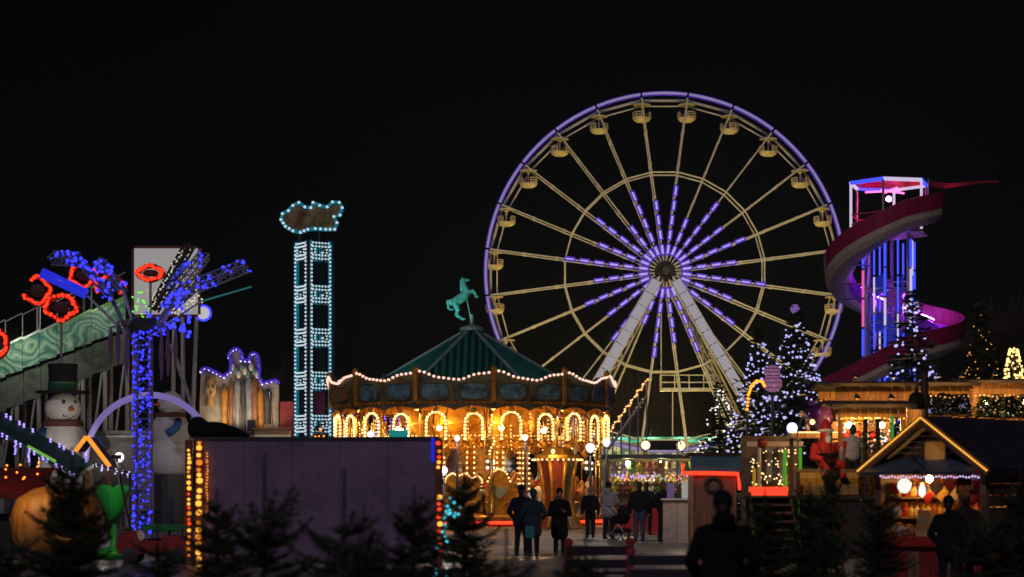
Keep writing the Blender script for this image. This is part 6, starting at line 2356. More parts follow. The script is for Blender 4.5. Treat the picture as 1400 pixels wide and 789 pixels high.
# miniature lit trees in the third hut
for k in range(6):
    x = huts[2][1] + .3 + k * .34
    mt = [M['b_white'], M['b_warm'], M['b_white'], M['b_gold'], M['b_warm'], M['b_white']][k]
    cn_ = ['white', 'orange', 'white', 'golden', 'orange', 'white'][k]
    lit_fir('miniature tree with %s lights on the display shelf of the wide hut' % cn_, (x, huts[2][3] - .05, 3.46), .52 + .06 * (k % 2), .15, 60 + k, mt, 34, .016, group='miniature %s lit trees on the wide hut shelf' % cn_, zb=.12)
for k in range(4):
    x = huts[1][1] + .2 + k * .26
    lit_fir('miniature white lit tree on the narrow hut display shelf', (x, huts[1][3] - .05, 3.46), .5, .13, 70 + k, M['b_cool'], 34, .016, group='miniature trees in the narrow hut', zb=.12)
# dark hanging bell
be = thing('hanging_bell', 'large dark bell hanging from a bracket between the market huts', 'bell', S(1253, 545, 57))
q = S(1253, 545, 57)
MB(be).lathe(q - Z * .25, [(.20, 0), (.22, .04), (.2, .2), (.16, .35), (.05, .42), (.05, .52)], 16).build('bell_body', M['black'], be, smooth=True)
MB(be).tube(q + Z * .2, S(1253, 515, 57), .03, n=6).build('bracket', M['dark_steel'], be)
p = S(1264, 515, 57)
MB(be).tube((p.x, p.y, DZ), p + Z * .1, .09, n=8).build('post', M['darkwood'], be)
MB(be).tube(p, S(1250, 515, 57), .04, n=6).build('arm', M['dark_steel'], be)
# garland posts
for k, px in enumerate((1183, 1200)):
    q = G(px, 59.3, DZ)
    r_ = thing('garland_post', ('post wrapped in dark garland standing before the low hut', 'second garland post before the low hut, next to the green pole')[k], 'post', q, 'garland posts')
    MB(r_).tube(q, q + Z * 1.75, .05, n=8).build('shaft', M['darkwood'], r_)
    quads = []
    for j in range(500):
        t = random.random()
        a = random.uniform(0, 2 * math.pi)
        p = np.array([.08 * math.cos(a), .08 * math.sin(a), 1.75 * t])
        d = np.array([math.cos(a), math.sin(a), random.uniform(-.5, .5)])
        w = np.array([-math.sin(a), math.cos(a), random.uniform(-.5, .5)]) * .015
        quads.append([p - w, p + d * .04 - w * 1.4, p + d * .09, p + d * .04 + w * 1.4])
    soup('garland', np.array(quads), 4, M['needle'], r_, kind='stuff')
gpole = MB().tube((0, 0, 0), (0, 0, 1.85), .035, n=8).build('green_light_pole', em('green pole bright', (.08, .45, .04), .5), None, smooth=True, label='thin bright green pole standing on the terrace by the chalet roof', cat='pole', loc=G(1220, 59.3, DZ))
# golden light cone at the far right
lc = thing('golden_light_cone', 'cone net of golden bulbs on a mast behind the market huts', 'light cone', G(1386, 42))
cb_ = G(1386, 42)
zt__ = S(0, 476, 42).z
MB(lc).tube(cb_, cb_ + Z * zt__, .05, n=8).build('mast', M['dark_steel'], lc)
b = MB(lc)
for k in range(190):
    u = random.random()
    a = random.uniform(0, 2 * math.pi)
    r = .12 + .42 * u
    b.bulb(cb_ + Vector((r * math.cos(a), r * math.sin(a), zt__ - 1.9 * u)), .042)
b.build('cone_bulbs', em('bulb golden', (1.0, .68, .2), 2.2), lc, smooth=True, kind='stuff')
m = MB(lc)
for k in range(10):
    a = 2 * math.pi * k / 10
    m.tube(cb_ + Z * zt__, cb_ + Vector((.56 * math.cos(a), .56 * math.sin(a), zt__ - 1.9)), .012, n=4)
m.build('cone_net', M['dark_steel'], lc, kind='stuff')
# giant ornaments over the stair side of the terrace
ob = thing('giant_bauble', 'large dark violet bauble standing on the canopy beam beside the candy cane', 'bauble', S(1122, 590, 56))
q = S(1122, 571, 56)
MB(ob).ball(q, .3, 18, 14, (1, 1, 1.25)).build('ball', pm('bauble violet', (.12, .03, .16), .25, .2, .4, 4, .02), ob, smooth=True)
MB(ob).lathe(q + Z * .36, [(.09, 0), (.09, .1), (.01, .11)], 10).build('cap', M['brass'], ob)
cy = thing('candy_cane', 'pink striped candy cane decoration on the canopy beam', 'decoration', S(1100, 592, 56))
pts = [S(1104, 592, 56), S(1104, 575, 56), S(1102, 567, 56), S(1097, 564, 56), S(1092, 568, 56)]
for i in range(len(pts) - 1):
    for q_ in range(3):
        a_, b_ = pts[i].lerp(pts[i + 1], q_ / 3), pts[i].lerp(pts[i + 1], (q_ + 1) / 3)
        MB(cy).tube(a_, b_, .06, n=8).build('cane_band', (pm('cane pink', (.5, .16, .2)), M['white'])[(i * 3 + q_) % 2], cy, smooth=True)
cbm = thing('canopy_beam', 'lit timber canopy beam on posts over the terrace edge', 'canopy', G(1115, 56))
a_, b_ = S(1080, 596, 56), S(1150, 596, 56)
MB(cbm).box(((a_.x + b_.x) / 2, a_.y + .1, a_.z), (b_.x - a_.x, .7, .12)).build('beam', M['hutwood'], cbm)
for x in (a_.x + .05, b_.x - .05):
    MB(cbm).box((x, a_.y + .1, a_.z / 2), (.09, .09, a_.z - .1)).build('post', M['darkwood'], cbm)
b = MB(cbm)
for k in range(40):
    b.bulb((a_.x + (b_.x - a_.x) * k / 39, a_.y - .27, a_.z + .08), .022)
b.build('beam_lights', M['b_warm'], cbm, smooth=True, kind='stuff')
for (px, py, c, lab) in ((1098, 553, (.1, .3, .3), 'teal'), (1108, 553, (.4, .12, .06), 'rust')):
    pass
# santa
M['santa'] = pm('santa red', (.5, .015, .012), .7, 0, .25, 6, .15)
M['fluff'] = pm('white fluff', (.7, .68, .64), .95, 0, .15, 20, .3)
sa = thing('santa_figure', 'seated red santa figure with white beard on a yellow crate', 'santa figure', S(1130, 640, 59))
q = S(1128, 640, 59)
sb_ = Vector((0, 0, 0))
link('body', blob('body', [('e', (0, 0, .33), (.3, .24, .34)), ('e', (.02, -.02, .78), (.15, .15, .17)), ('c', (0, 0, .55), .2, (0, 0, .7), .12), ('c', (-.12, -.12, .1), .14, (-.16, -.42, .05), .11), ('c', (.12, -.12, .1), .14, (.2, -.42, .05), .11),
                           ('c', (-.16, -.42, .05), .1, (-.17, -.45, -.22), .08), ('c', (.2, -.42, .05), .1, (.22, -.45, -.22), .08), ('c', (-.26, 0, .5), .1, (-.38, -.12, .25), .09), ('c', (-.38, -.12, .25), .09, (-.24, -.3, .2), .07), ('c', (.26, 0, .5), .1, (.42, -.1, .36), .09), ('c', (.42, -.1, .36), .09, (.4, -.2, .58), .06)], M['santa'], .03, 2), sa)
sa.location = q
sa.rotation_euler = (0, 0, R(20))
MB().ball((.02, -.13, .78), 1, 12, 8, (.09, .06, .09)).build('face', M['skin'], sa, smooth=True)
MB().ball((.02, -.14, .66), 1, 12, 8, (.09, .08, .11)).build('beard', M['fluff'], sa, smooth=True)
MB().lathe((.02, 0, .86), [(.16, 0), (.12, .12), (.05, .26), (.01, .3)], 14).build('hat', M['santa'], sa, smooth=True)
MB().path([(.02 + .16 * math.cos(t), .16 * math.sin(t), .87) for t in [2 * math.pi * k / 16 for k in range(16)]], .04, 6, closed=True).build('hat_trim', M['fluff'], sa, smooth=True)
MB().ball((.02, 0, 1.18), .05, 8, 6).build('pompom', M['fluff'], sa, smooth=True)
MB().lathe((0, 0, .28), [(.31, 0), (.31, .06)], 20).build('belt', M['black'], sa)
for x in (-.17, .22):
    MB().ball((x, -.5, -.27), 1, 10, 8, (.08, .13, .07)).build('boot', M['black'], sa, smooth=True)
yc = thing('yellow_crate', 'lit yellow gift crate carrying the santa figure on the terrace', 'crate', G(1128, 59, DZ))
qh = q.z - .02 - DZ
yb0 = G(1128, 59, DZ)
for j in range(6):
    MB(yc).box(yb0 + Vector((-.6 + .24 * j, -.33, qh / 2)), (.23, .04, qh - .02)).build('slat', pm('crate yellow', (.6, .36, .06), .6, 0, .3, 4, .1), yc)
MB(yc).box(yb0 + Vector((0, .05, qh / 2 - .01)), (1.36, .7, qh - .04)).build('core', pm('crate yellow', (.6, .36, .06)), yc)
point(yc, yb0 + Vector((-.5, -1.4, 1.5)), 16, (1, .65, .25))
MB(yc).ball(yb0 + Vector((-.5, -1.4, 1.65)), .06, 8, 6).build('lamp', M['b_warm'], yc, smooth=True)
MB(yc).path([yb0 + Vector((-.5, -1.4, 1.7)), yb0 + Vector((-.6, -.8, 1.9)), yb0 + Vector((-.66, -.2, 1.5)), yb0 + Vector((-.66, -.2, 0))], .018, 5).build('lamp_arm', M['dark_steel'], yc)

# ================================================================== CHALET (small hut, front right)
PSI = R(42)
hc = S(1272, 0, 80)
ch = thing('chalet_stall', 'small timber chalet stall with amber bulbs along its gable and red counter', 'chalet', (hc.x, hc.y, 0), None, -PSI)
W = 2.2
DPT = 3.4
EZ_, AZ_ = 1.93, 2.76
M['chwood'] = pm('chalet timber', (.13, .065, .03), .7, 0, .4, 3, .3, stretch=(.6, 6, 8))
M['chroof'] = pm('chalet roof', (.035, .03, .04), .8, 0, .4, 6, .25)
# gable boards (horizontal), each its own piece
nb_ = 8
for j in range(nb_):
    z0_, z1_ = EZ_ + (AZ_ - .06 - EZ_) * j / nb_ + .006, EZ_ + (AZ_ - .06 - EZ_) * (j + 1) / nb_
    w0_ = W / 2 * (1 - j / nb_) - .02
    w1_ = W / 2 * (1 - (j + 1) / nb_) - .02
    if w1_ < .05:
        w1_ = .03
    MB().prism([(-w0_, z0_), (w0_, z0_), (w1_, z1_), (-w1_, z1_)], .0 + .004 * (j % 2), .05).build('gable_board', M['chwood'], ch)
for sg_ in (-1, 1):
    m = MB()
    x1 = sg_ * (W / 2 + .12)
    m.add([(0, -.25, AZ_), (x1, -.25, EZ_ - .06), (x1, DPT, EZ_ - .06), (0, DPT, AZ_), (0, -.25, AZ_ + .07), (x1, -.25, EZ_ + .01), (x1, DPT, EZ_ + .01), (0, DPT, AZ_ + .07)],
          [(0, 1, 2, 3), (7, 6, 5, 4), (0, 4, 5, 1), (1, 5, 6, 2), (2, 6, 7, 3), (3, 7, 4, 0)])
    m.build('roof_slope', M['chroof'], ch)
    for r_i in range(6):
        f0, f1 = r_i / 6, (r_i + 1) / 6
        xa_, xb_ = sg_ * (W / 2 + .13) * f0, sg_ * (W / 2 + .13) * f1
        za_, zb_ = AZ_ + .09 - (AZ_ - EZ_ + .06) * f0, AZ_ + .075 - (AZ_ - EZ_ + .06) * f1
        for c_i in range(9):
            ya, yb_ = -.26 + (DPT + .26) * c_i / 9 + .006, -.26 + (DPT + .26) * (c_i + 1) / 9 - .006
            m = MB()
            m.add([(xa_, ya, za_), (xb_, ya, zb_ + .02), (xb_, yb_, zb_ + .02), (xa_, yb_, za_), (xa_, ya, za_ - .02), (xb_, ya, zb_ - .0), (xb_, yb_, zb_ - .0), (xa_, yb_, za_ - .02)],
                  [(0, 1, 2, 3), (7, 6, 5, 4), (0, 4, 5, 1), (1, 5, 6, 2), (2, 6, 7, 3), (3, 7, 4, 0)])
            m.build('roof_shingle', M['chroof'], ch)
    # barge board with bulbs
    MB().bar((0, -.28, AZ_ + .02), (sg_ * (W / 2 + .16), -.28, EZ_ - .06), .05, .16, up=(0, 0, 1)).build('barge_board', M['chwood'], ch)
    b = MB()
    for k in range(32):
        b.bulb(Vector((0, -.33, AZ_ + .06)).lerp(Vector((sg_ * (W / 2 + .17), -.33, EZ_ - .03)), (k + .3) / 32), .02)
    b.build('gable_bulbs', em('gable amber', (1.0, .45, .06), 1.6), ch, smooth=True, kind='stuff')
    # corner post
    MB().box((sg_ * (W / 2 - .08), .03, EZ_ / 2), (.12, .12, EZ_)).build('corner_post', M['wood'], ch)
    # side wall boards
    for j in range(9):
        MB().box((sg_ * (W / 2 - .06), DPT / 2, .1 + .2 * j + .1), (.05, DPT - .25, .19)).build('side_board', M['chwood'], ch)
for j in range(9):
    MB().box((0, DPT - .1, .1 + .2 * j + .1), (W - .2, .05, .19)).build('back_board', M['chwood'], ch)
MB().box((0, DPT / 2, .04), (W - .1, DPT - .1, .08)).build('floor', M['darkwood'], ch)
# front shutter raised as a pent board
MB().box((0, -.22, EZ_ + .06), (W - .1, .5, .05), m=Matrix.Rotation(R(28), 3, 'X')).build('pent_board', pm('pent blue reflection', (.08, .11, .15), .35, 0, .3, 3, .1), ch)  # blue reflection put into the board colour
MB().box((.12, -.03, 2.22), (.40, .05, .38)).build('gable_shutter', pm('amber shutter', (.55, .32, .10), .6, 0, .2, 4, .1), ch)
m = MB()
for dx in (-.22, .22):
    m.box((.12 + dx, -.04, 2.22), (.04, .06, .46))
for dz in (-.21, .21):
    m.box((.12, -.04, 2.22 + dz), (.40, .06, .04))
m.build('shutter_frame', M['darkwood'], ch)
# lamp that lights the shutter
q = Vector((.12, -.75, 2.1))
MB().lathe((q.x, q.y, q.z), [(.05, 0), (.06, .05), (.02, .1)], 10).build('shutter_lamp', M['dark_steel'], ch)
MB().tube((.12, -.40, 1.96), (q.x, q.y, q.z), .012, n=5).build('shutter_lamp_arm', M['dark_steel'], ch)
l = bpy.data.lights.new('shutter_light', 'SPOT'); l.energy = 2.6; l.color = (1, .62, .2); l.spot_size = R(42); l.spot_blend = .5; l.shadow_soft_size = .03
lo = bpy.data.objects.new('shutter_light', l); col.objects.link(lo); lo.parent = ch; lo.location = (q.x, q.y, q.z + .12)
lo.rotation_euler = (Vector((.12, 0, 2.26)) - Vector(lo.location)).to_track_quat('-Z', 'Y').to_euler()
# counter
MB().box((0, -.02, .76), (W - .15, .6, .05)).build('counter_top', pm('counter cloth red', (.5, .02, .015), .8, 0, .25, 4, .2), ch)
MB().box((0, -.30, .70), (W - .18, .03, .14)).build('counter_valance', pm('counter cloth red', (.5, .02, .015)), ch)
nfb = 9
for j in range(nfb):
    w = (W - .2) / nfb
    MB().box((-(W - .2) / 2 + w * (j + .5), -.16, .36), (w - .012, .04, .6)).build('front_board', pm('front red', (.3, .03, .02), .7, 0, .4, 5, .2) if j % 3 else M['wood'], ch)
MB().box((.5, .5, 1.72), (.55, .05, .38)).build('price_screen', M['black'], ch)
for zz in (1.1, 1.45):
    MB().box((0, DPT - .35, zz), (W - .3, .35, .03)).build('shelf', M['wood'], ch)
    MB().box((-W / 2 + .2, 1.6, zz), (.25, 2.6, .03)).build('side_shelf', M['wood'], ch)
MB().box((0, .02, EZ_ - .03), (W - .2, .04, .08)).build('red_trim', pm('trim red lit', (.5, .04, .02)), ch)
for (x, y, e) in ((-.55, .9, 60), (.55, 1.1, 60), (.2, 2.4, 50)):
    MB().ball((x, y, 1.78), .06, 10, 8).build('lamp', em('chalet lamp', (1.0, .52, .14), 75.0), ch, smooth=True)
MB().ball((-.48, -.05, 1.66), 1, 14, 10, (.12, .12, .13)).build('globe_lamp', em('chalet globe', (.9, .87, .8), 1.1), ch, smooth=True)
MB().tube((-.48, -.05, 1.78), (-.48, -.05, 1.92), .012, n=5).build('lamp_cord', M['dark_steel'], ch)
MB().lathe((-.22, .1, 1.46), [(.01, 0), (.06, .06), (.05, .16), (.01, .26)], 10).build('candle_lamp', em('chalet flame', (1.0, .85, .6), 1.8), ch, smooth=True)
MB().tube((-.22, .1, 1.7), (-.22, .1, 1.92), .012, n=5).build('lamp_cord', M['dark_steel'], ch)
b = MB()
for k in range(34):
    b.bulb((-W / 2 + .15 + (W - .3) * k / 33, -.06, EZ_ - .1 - .03 * abs(math.sin(k * .8))), .017)
b.build('eave_lights', em('eave violet', (.75, .55, 1.0), 1.6), ch, smooth=True, kind='stuff')


def chl(x, y, z):
    v = Matrix.Rotation(-PSI, 3, 'Z') @ Vector((x, y, 0))
    return Vector((hc.x + v.x, hc.y + v.y, z))


# goods on the chalet counter and shelves
jar = MB().lathe((0, 0, 0), [(.01, 0), (.06, 0), (.065, .02), (.065, .13), (.05, .15), (.05, .17), (.01, .175)], 12)
lidm = MB().lathe((0, 0, .165), [(.055, 0), (.055, .03), (.01, .032)], 12)
jc = [('amber', (.6, .3, .05)), ('red', (.5, .04, .03)), ('cream', (.6, .5, .34)), ('yellow', (.65, .5, .1))]
jme = {}
for nm, c in jc:
    me = bpy.data.meshes.new('jar')
    me.from_pydata([tuple(v) for v in jar.v], [], jar.f)
    me.materials.append(pm('jar ' + nm, c, .25, 0, .2, 6, 0))
    me.polygons.foreach_set('use_smooth', [True] * len(me.polygons))
    jme[nm] = me
lid_me = bpy.data.meshes.new('lid')
lid_me.from_pydata([tuple(v) for v in lidm.v], [], lidm.f)
lid_me.materials.append(M['gold'])
spots = []
for k in range(9):
    spots.append((-.9 + .12 * k, .1 + .1 * (k % 2), .785, 'on the chalet counter'))
for k in range(12):
    spots.append((-.85 + .15 * k, DPT - .35, 1.115, 'on the lower back shelf of the chalet'))
for k in range(12):
    spots.append((-.85 + .15 * k, DPT - .35, 1.465, 'on the upper back shelf of the chalet'))
for k in range(12):
    spots.append((-W / 2 + .2, .42 + .2 * k, 1.465, 'on the upper side shelf of the chalet'))
    spots.append((-W / 2 + .2, .42 + .2 * k, 1.115, 'on the lower side shelf of the chalet'))
for k, (x, y, z, wh) in enumerate(spots):
    nm = jc[(k * 3 + k // 4) % 4][0]
    o = link('jar', jme[nm], None, label='%s jar with gold lid standing %s' % (nm, wh), cat='jar', group='%s jars %s' % (nm, wh), loc=chl(x, y, z))
    s_ = random.uniform(.85, 1.3)
    o.scale = (s_, s_, s_)
    link('lid', lid_me, o)
crate = thing('goods_crate', 'stack of pale gift boxes on the chalet counter', 'boxes', chl(-.1, .05, .785), None, -PSI)
for k in range(4):
    MB().box((0, 0, .06 + .115 * k), (.3 - .02 * k, .22, .11)).build('gift_box', pm('gift box %d' % (k % 2), ((.55, .4, .16), (.6, .3, .08))[k % 2], .7, 0, .3, 5, .1), crate)
plate = thing('food_basket', 'round basket of golden pastries on the chalet counter', 'basket', chl(-.5, .12, .785))
MB().lathe((0, 0, 0), [(.1, 0), (.17, .1), (.15, .1), (.09, .02), (.01, .02)], 16).build('basket', M['wood'], plate, smooth=True)
for k in range(7):
    a = k * .9
    MB().ball((.08 * math.cos(a), .08 * math.sin(a), .12 + .02 * (k % 2)), 1, 8, 6, (.055, .04, .035)).build('pastry', pm('pastry', (.6, .36, .1)), plate, smooth=True)
sd = thing('hanging_stocking', 'red christmas stocking hanging at the chalet side opening', 'stocking', chl(.8, .15, 1.55), None, -PSI)
MB().path([(0, 0, .25), (0, 0, .05), (0, -.02, -.1), (-.08, -.04, -.18), (-.16, -.05, -.2)], [.07, .07, .07, .06, .04], 8).build('sock', M['santa'], sd, smooth=True)
MB().lathe((0, 0, .2), [(.085, 0), (.085, .1)], 12).build('cuff', M['fluff'], sd)

# gingerbread hearts hung in the chalet opening
hrt = []
for j in range(20):
    t_ = 2 * math.pi * j / 20
    hrt.append((.0085 * 16 * math.sin(t_) ** 3, .0085 * (13 * math.cos(t_) - 5 * math.cos(2 * t_) - 2 * math.cos(3 * t_) - math.cos(4 * t_))))
HC = [('red', (.5, .02, .02)), ('golden', (.62, .36, .08)), ('white', (.65, .6, .52)), ('brown', (.25, .11, .04))]
for k in range(14):
    nm, c_ = HC[k % 4]
    x, y, z = (-.9 + .27 * (k % 7), .35 if k < 7 else 1.0, (1.62 if k < 7 else 1.5) + .05 * math.sin(k * 2.1))
    r_ = thing('gingerbread_heart', '%s gingerbread heart hung in the %s row inside the chalet opening' % (nm, 'front' if k < 7 else 'rear'), 'gingerbread', chl(x, y, z), '%s gingerbread hearts in the chalet %s' % (nm, 'front' if k < 7 else 'rear'), -PSI + random.uniform(-.4, .4))
    MB().prism(hrt, -.015, .015).build('heart', pm('gingerbread ' + nm, c_, .7, 0, .3, 8, .1), r_)
    MB().tube((0, 0, .06), (0, 0, 1.9 - z), .004, n=4).build('ribbon', M['santa'], r_)

# ================================================================== PEOPLE
def person(label, loc, H, face, top, legs, hair, arms='down', stride=.0, long_coat=0.0, hat=None, extras=None, voxel=.018, group=None, lean=0.0, hood=False, scarf=None):
    """face: rotation about z, 0 looks towards -y"""
    k = H / 1.75
    r_ = thing('person', label, 'person', loc, group, face)
    sdx = .1

    def V(x, y, z):
        return (x * k, (y - lean * max(0, z - .9)) * k, z * k)

    def c(a, ra, b, rb):
        return ('c', V(*a), ra * k, V(*b), rb * k)
    kneeL, ankL = (-sdx, -.03 - stride * .45, .5), (-sdx, -stride * .9 + .02, .09)
    kneeR, ankR = (sdx, -.03 + stride * .25, .5), (sdx, stride * .9 + .03, .09 + abs(stride) * .1)
    A = {'down': ((-.28, .03, 1.1), (-.27, -.06, .84), (.28, .03, 1.1), (.27, -.06, .84)),
         'pocket': ((-.31, .06, 1.1), (-.2, -.1, .93), (.31, .06, 1.1), (.2, -.1, .93)),
         'phone': ((-.27, -.02, 1.08), (-.08, -.26, 1.18), (.27, -.02, 1.08), (.1, -.24, 1.14)),
         'push': ((-.27, -.1, 1.14), (-.22, -.36, 1.02), (.27, -.1, 1.14), (.22, -.36, 1.02)),
         'link': ((-.28, .03, 1.1), (-.27, -.06, .84), (.32, -.02, 1.1), (.28, -.12, .98))}[arms]
    eL, wL, eR, wR = A
    P = [('e', V(0, -.015, 1.635), (.076 * k, .096 * k, .115 * k)), ('e', V(0, -.06, 1.58), (.055 * k, .05 * k, .055 * k)), c((0, 0, 1.42), .06, (0, 0, 1.56), .052),
         ('c', V(0, -.105, 1.64), .012 * k, V(0, -.12, 1.61), .016 * k), ('e', V(-.08, 0, 1.63), (.012 * k, .02 * k, .032 * k)), ('e', V(.08, 0, 1.63), (.012 * k, .02 * k, .032 * k)),
         c((0, 0, 1.0), .10, (0, 0, 1.30), .105), c((-.14, 0, 1.37), .05, (.14, 0, 1.37), .05),
         c((-.09, 0, .92), .085, kneeL, .058), c(kneeL, .055, ankL, .04), c((.09, 0, .92), .085, kneeR, .058), c(kneeR, .055, ankR, .04),
         c((-.19, 0, 1.37), .05, eL, .04), c(eL, .04, wL, .028), c((.19, 0, 1.37), .05, eR, .04), c(eR, .04, wR, .028)]
    for sg_, e_, w_ in ((-1, eL, wL), (1, eR, wR)):
        e_, w_ = Vector(e_), Vector(w_)
        d = (w_ - e_).normalized()
        u, v = frame(d)
        pal = w_ + d * .05
        P.append(c(tuple(w_), .028, tuple(pal), .036))
        for f in range(4):
            off = u * (-.027 + .018 * f)
            L = (.06, .072, .068, .052)[f]
            mid = pal + d * (.02 + L * .5) + off
            P.append(c(tuple(pal + off), .0105, tuple(mid), .0098))
            P.append(c(tuple(mid), .0098, tuple(mid + d * L * .4 - v * .02), .0085))
        P.append(c(tuple(w_ + d * .015 + u * .03), .012, tuple(w_ + d * .06 + u * .055 - v * .01), .0105))
    link('body', blob('body', P, M['skin'], min(voxel, .014), 2), r_)
    T = [('e', V(0, 0, 1.16), (.205 * k, .145 * k, .30 * k)), c((-.15, 0, 1.37), .085, (.15, 0, 1.37), .085), ('e', V(0, 0, .98), (.195 * k, .15 * k, .16 * k)),
         c((-.19, 0, 1.36), .082, eL, .066), c(eL, .064, wL, .048), c((.19, 0, 1.36), .082, eR, .066), c(eR, .064, wR, .048), c((0, .01, 1.42), .085, (0, 0, 1.48), .072)]
    if long_coat:
        T += [c((-.05, 0, .95), .17, (-.06, .0, .95 - long_coat), .17), c((.05, 0, .95), .17, (.06, 0, .95 - long_coat), .17)]
    if hood:
        T += [('e', V(0, .09, 1.48), (.12 * k, .09 * k, .1 * k))]
    link('jacket', blob('jacket', T, top, voxel, 2), r_)
    Lg = [c((-.085, 0, .93), .105, kneeL, .075), c(kneeL, .073, (ankL[0], ankL[1], ankL[2] + .02), .06), c((.085, 0, .93), .105, kneeR, .075), c(kneeR, .073, (ankR[0], ankR[1], ankR[2] + .02), .06), c((-.06, 0, .95), .11, (.06, 0, .95), .11)]
    link('trousers', blob('trousers', Lg, legs, voxel, 2), r_)
    shoe = pm('shoe dark', (.02, .018, .016), .5, 0, .3, 9, .05)
    for an in (ankL, ankR):
        link('shoe', blob('shoe', [c((an[0], an[1] + .03, an[2] - .03), .05, (an[0] * 1.1, an[1] - .13, an[2] - .045), .042), c((an[0], an[1], an[2]), .055, (an[0], an[1], an[2] + .05), .055)], shoe, .016, 2), r_)
    if hat is None:
        link('hair', blob('hair', [('e', V(0, .012, 1.665), (.088 * k, .1 * k, .1 * k)), ('e', V(0, .05, 1.6), (.078 * k, .065 * k, .1 * k))], hair, .016, 2), r_)
    else:
        link('hat', blob('hat', [('e', V(0, .008, 1.685), (.095 * k, .108 * k, .092 * k)), c((-.0, -.01, 1.66), .097, (0, .01, 1.67), .1)], hat, .016, 2), r_)
        link('hair', blob('hair', [('e', V(0, .055, 1.59), (.075 * k, .06 * k, .09 * k))], hair, .016, 2), r_)
    for sg_ in (-1, 1):
        m_ = MB()
        m_.ball(V(sg_ * .033, -.102, 1.648), .011 * k, 8, 6)
        m_.build('eye', pm('eye dark', (.02, .015, .012), .2), r_, smooth=True)
    m_ = MB()
    m_.ball(V(0, -.108, 1.575), 1, 8, 6, (.026 * k, .008 * k, .007 * k))
    m_.build('mouth', pm('lips', (.35, .12, .1)), r_, smooth=True)
    if scarf:
        m_ = MB()
        m_.path([V(.085 * math.cos(t), .085 * math.sin(t), 1.49) for t in [2 * math.pi * j / 16 for j in range(16)]], .035 * k, 7, closed=True)
        m_.build('scarf', scarf, r_, smooth=True)
    return r_


navy = pm('navy coat', (.012, .018, .03), .85, 0, .3, 15, .2, spec=.2)
blk = M['black']
chr_ = pm('charcoal trousers', (.018, .018, .02), .85, 0, .3, 20, .2, spec=.2)
jeans = pm('blue jeans', (.05, .07, .11), .85, 0, .3, 20, .2)
tealc = pm('dark teal coat', (.015, .045, .05), .8, 0, .3, 12, .2)
greyc = pm('pale grey coat', (.38, .37, .36), .8, 0, .25, 8, .2)
hair_d = pm('dark hair', (.02, .013, .009), .6, 0, .3, 30, .3)
hair_b = pm('blond hair', (.35, .2, .07), .6, 0, .3, 30, .3)
p1 = person('man in navy coat and dark cap walking arm in arm', G(713, 58), 1.68, R(165), navy, chr_, hair_d, 'link', .08, 0.1, hat=navy)
p2 = person('woman in dark teal coat beside the man in navy', G(729, 58.6), 1.58, R(190), tealc, chr_, hair_d, 'pocket', .05, .3, hat=pm('blue beanie', (.02, .07, .12), .9))
bag = thing('shopping_bag', 'teal shopping bag hanging at the woman in the dark teal coat', 'bag', G(724.5, 60.5))
qb = G(724.5, 60.5)
MB(bag).box(qb + Z * .62, (.2, .1, .26)).build('bag_body', pm('bag teal', (.03, .28, .25), .6), bag)
MB(bag).path([qb + Vector((.07 * math.cos(t), 0, .75 + .1 * math.sin(t))) for t in [math.pi * j / 8 for j in range(9)]], .008, 5).build('handle', M['black'], bag)
p3 = person('woman in long black coat facing the camera with hands at her chest', G(765, 57.5), 1.6, R(8), blk, chr_, hair_d, 'phone', .0, .38, hat=M['black'], scarf=pm('grey scarf', (.12, .13, .14), .9), hood=True)
ph = MB().box((0, 0, 0), (.075, .012, .15)).build('phone', glass('phone black', (.02, .02, .025)), None, label='small dark phone held by the woman in the long black coat', cat='phone')
ph.location = G(765, 57.5) + Vector((.0, -.33, 1.11))
ph.rotation_euler = (R(-35), 0, R(8))
p4 = person('fair haired man in dark jacket with pale collar seen from behind', G(807, 43), 1.64, R(178), blk, chr_, hair_b, 'down', .1, 0, scarf=pm('pale scarf', (.3, .4, .38), .9))
p5 = person('person in pale grey coat pushing a dark pram', G(832, 44), 1.78, R(150), greyc, chr_, hair_d, 'push', .06, .15, hat=M['black'], scarf=M['black'], hood=True)
p6 = person('man in black jacket and blue jeans standing in the queue', G(874, 46), 1.80, R(172), blk, jeans, hair_d, 'down', .03)
p7 = person('person in black coat waiting between the queue and the prize stall', G(884, 40), 1.80, R(160), navy, chr_, hair_d, 'pocket', .02)
p8 = person('man in black jacket leaning at the cream queue counter', G(907, 46.4), 1.80, R(140), blk, chr_, pm('brown hair', (.1, .05, .02), .6), 'pocket', .02)
p9 = person('bulky person in black winter coat standing with back turned in front of the kiosk', G(988, 160), 1.60, R(183), pm('winter coat black', (.008, .008, .01), .9, 0, .4, 12, .3, spec=.15), chr_, hair_d, 'pocket', 0, .45, hood=True, voxel=.016, hat=M['black'])
p10 = person('customer in dark coat at the chalet counter beside the red cloth', G(1297, 92), 1.50, R(160), blk, chr_, hair_d, 'pocket', .02, .15, hat=M['black'])
p11 = person('taller customer in dark brown coat at the chalet counter', G(1319, 90), 1.58, R(190), pm('brown coat', (.03, .02, .015), .9), chr_, hair_d, 'pocket', .02, .2, hat=pm('orange brown hat', (.3, .12, .03), .9))
p12 = person('stallholder in a yellow hat behind the chalet counter', chl(.15, .75, .08), 1.55, R(-25), pm('ochre jumper', (.4, .24, .06), .9), chr_, hair_d, 'down', 0, 0, hat=pm('yellow hat', (.6, .45, .08), .9))
p13 = person('man in pale grey jacket standing on the terrace beside the santa', G(1166, 59, DZ), 1.62, R(176), greyc, chr_, hair_d, 'down', .02)

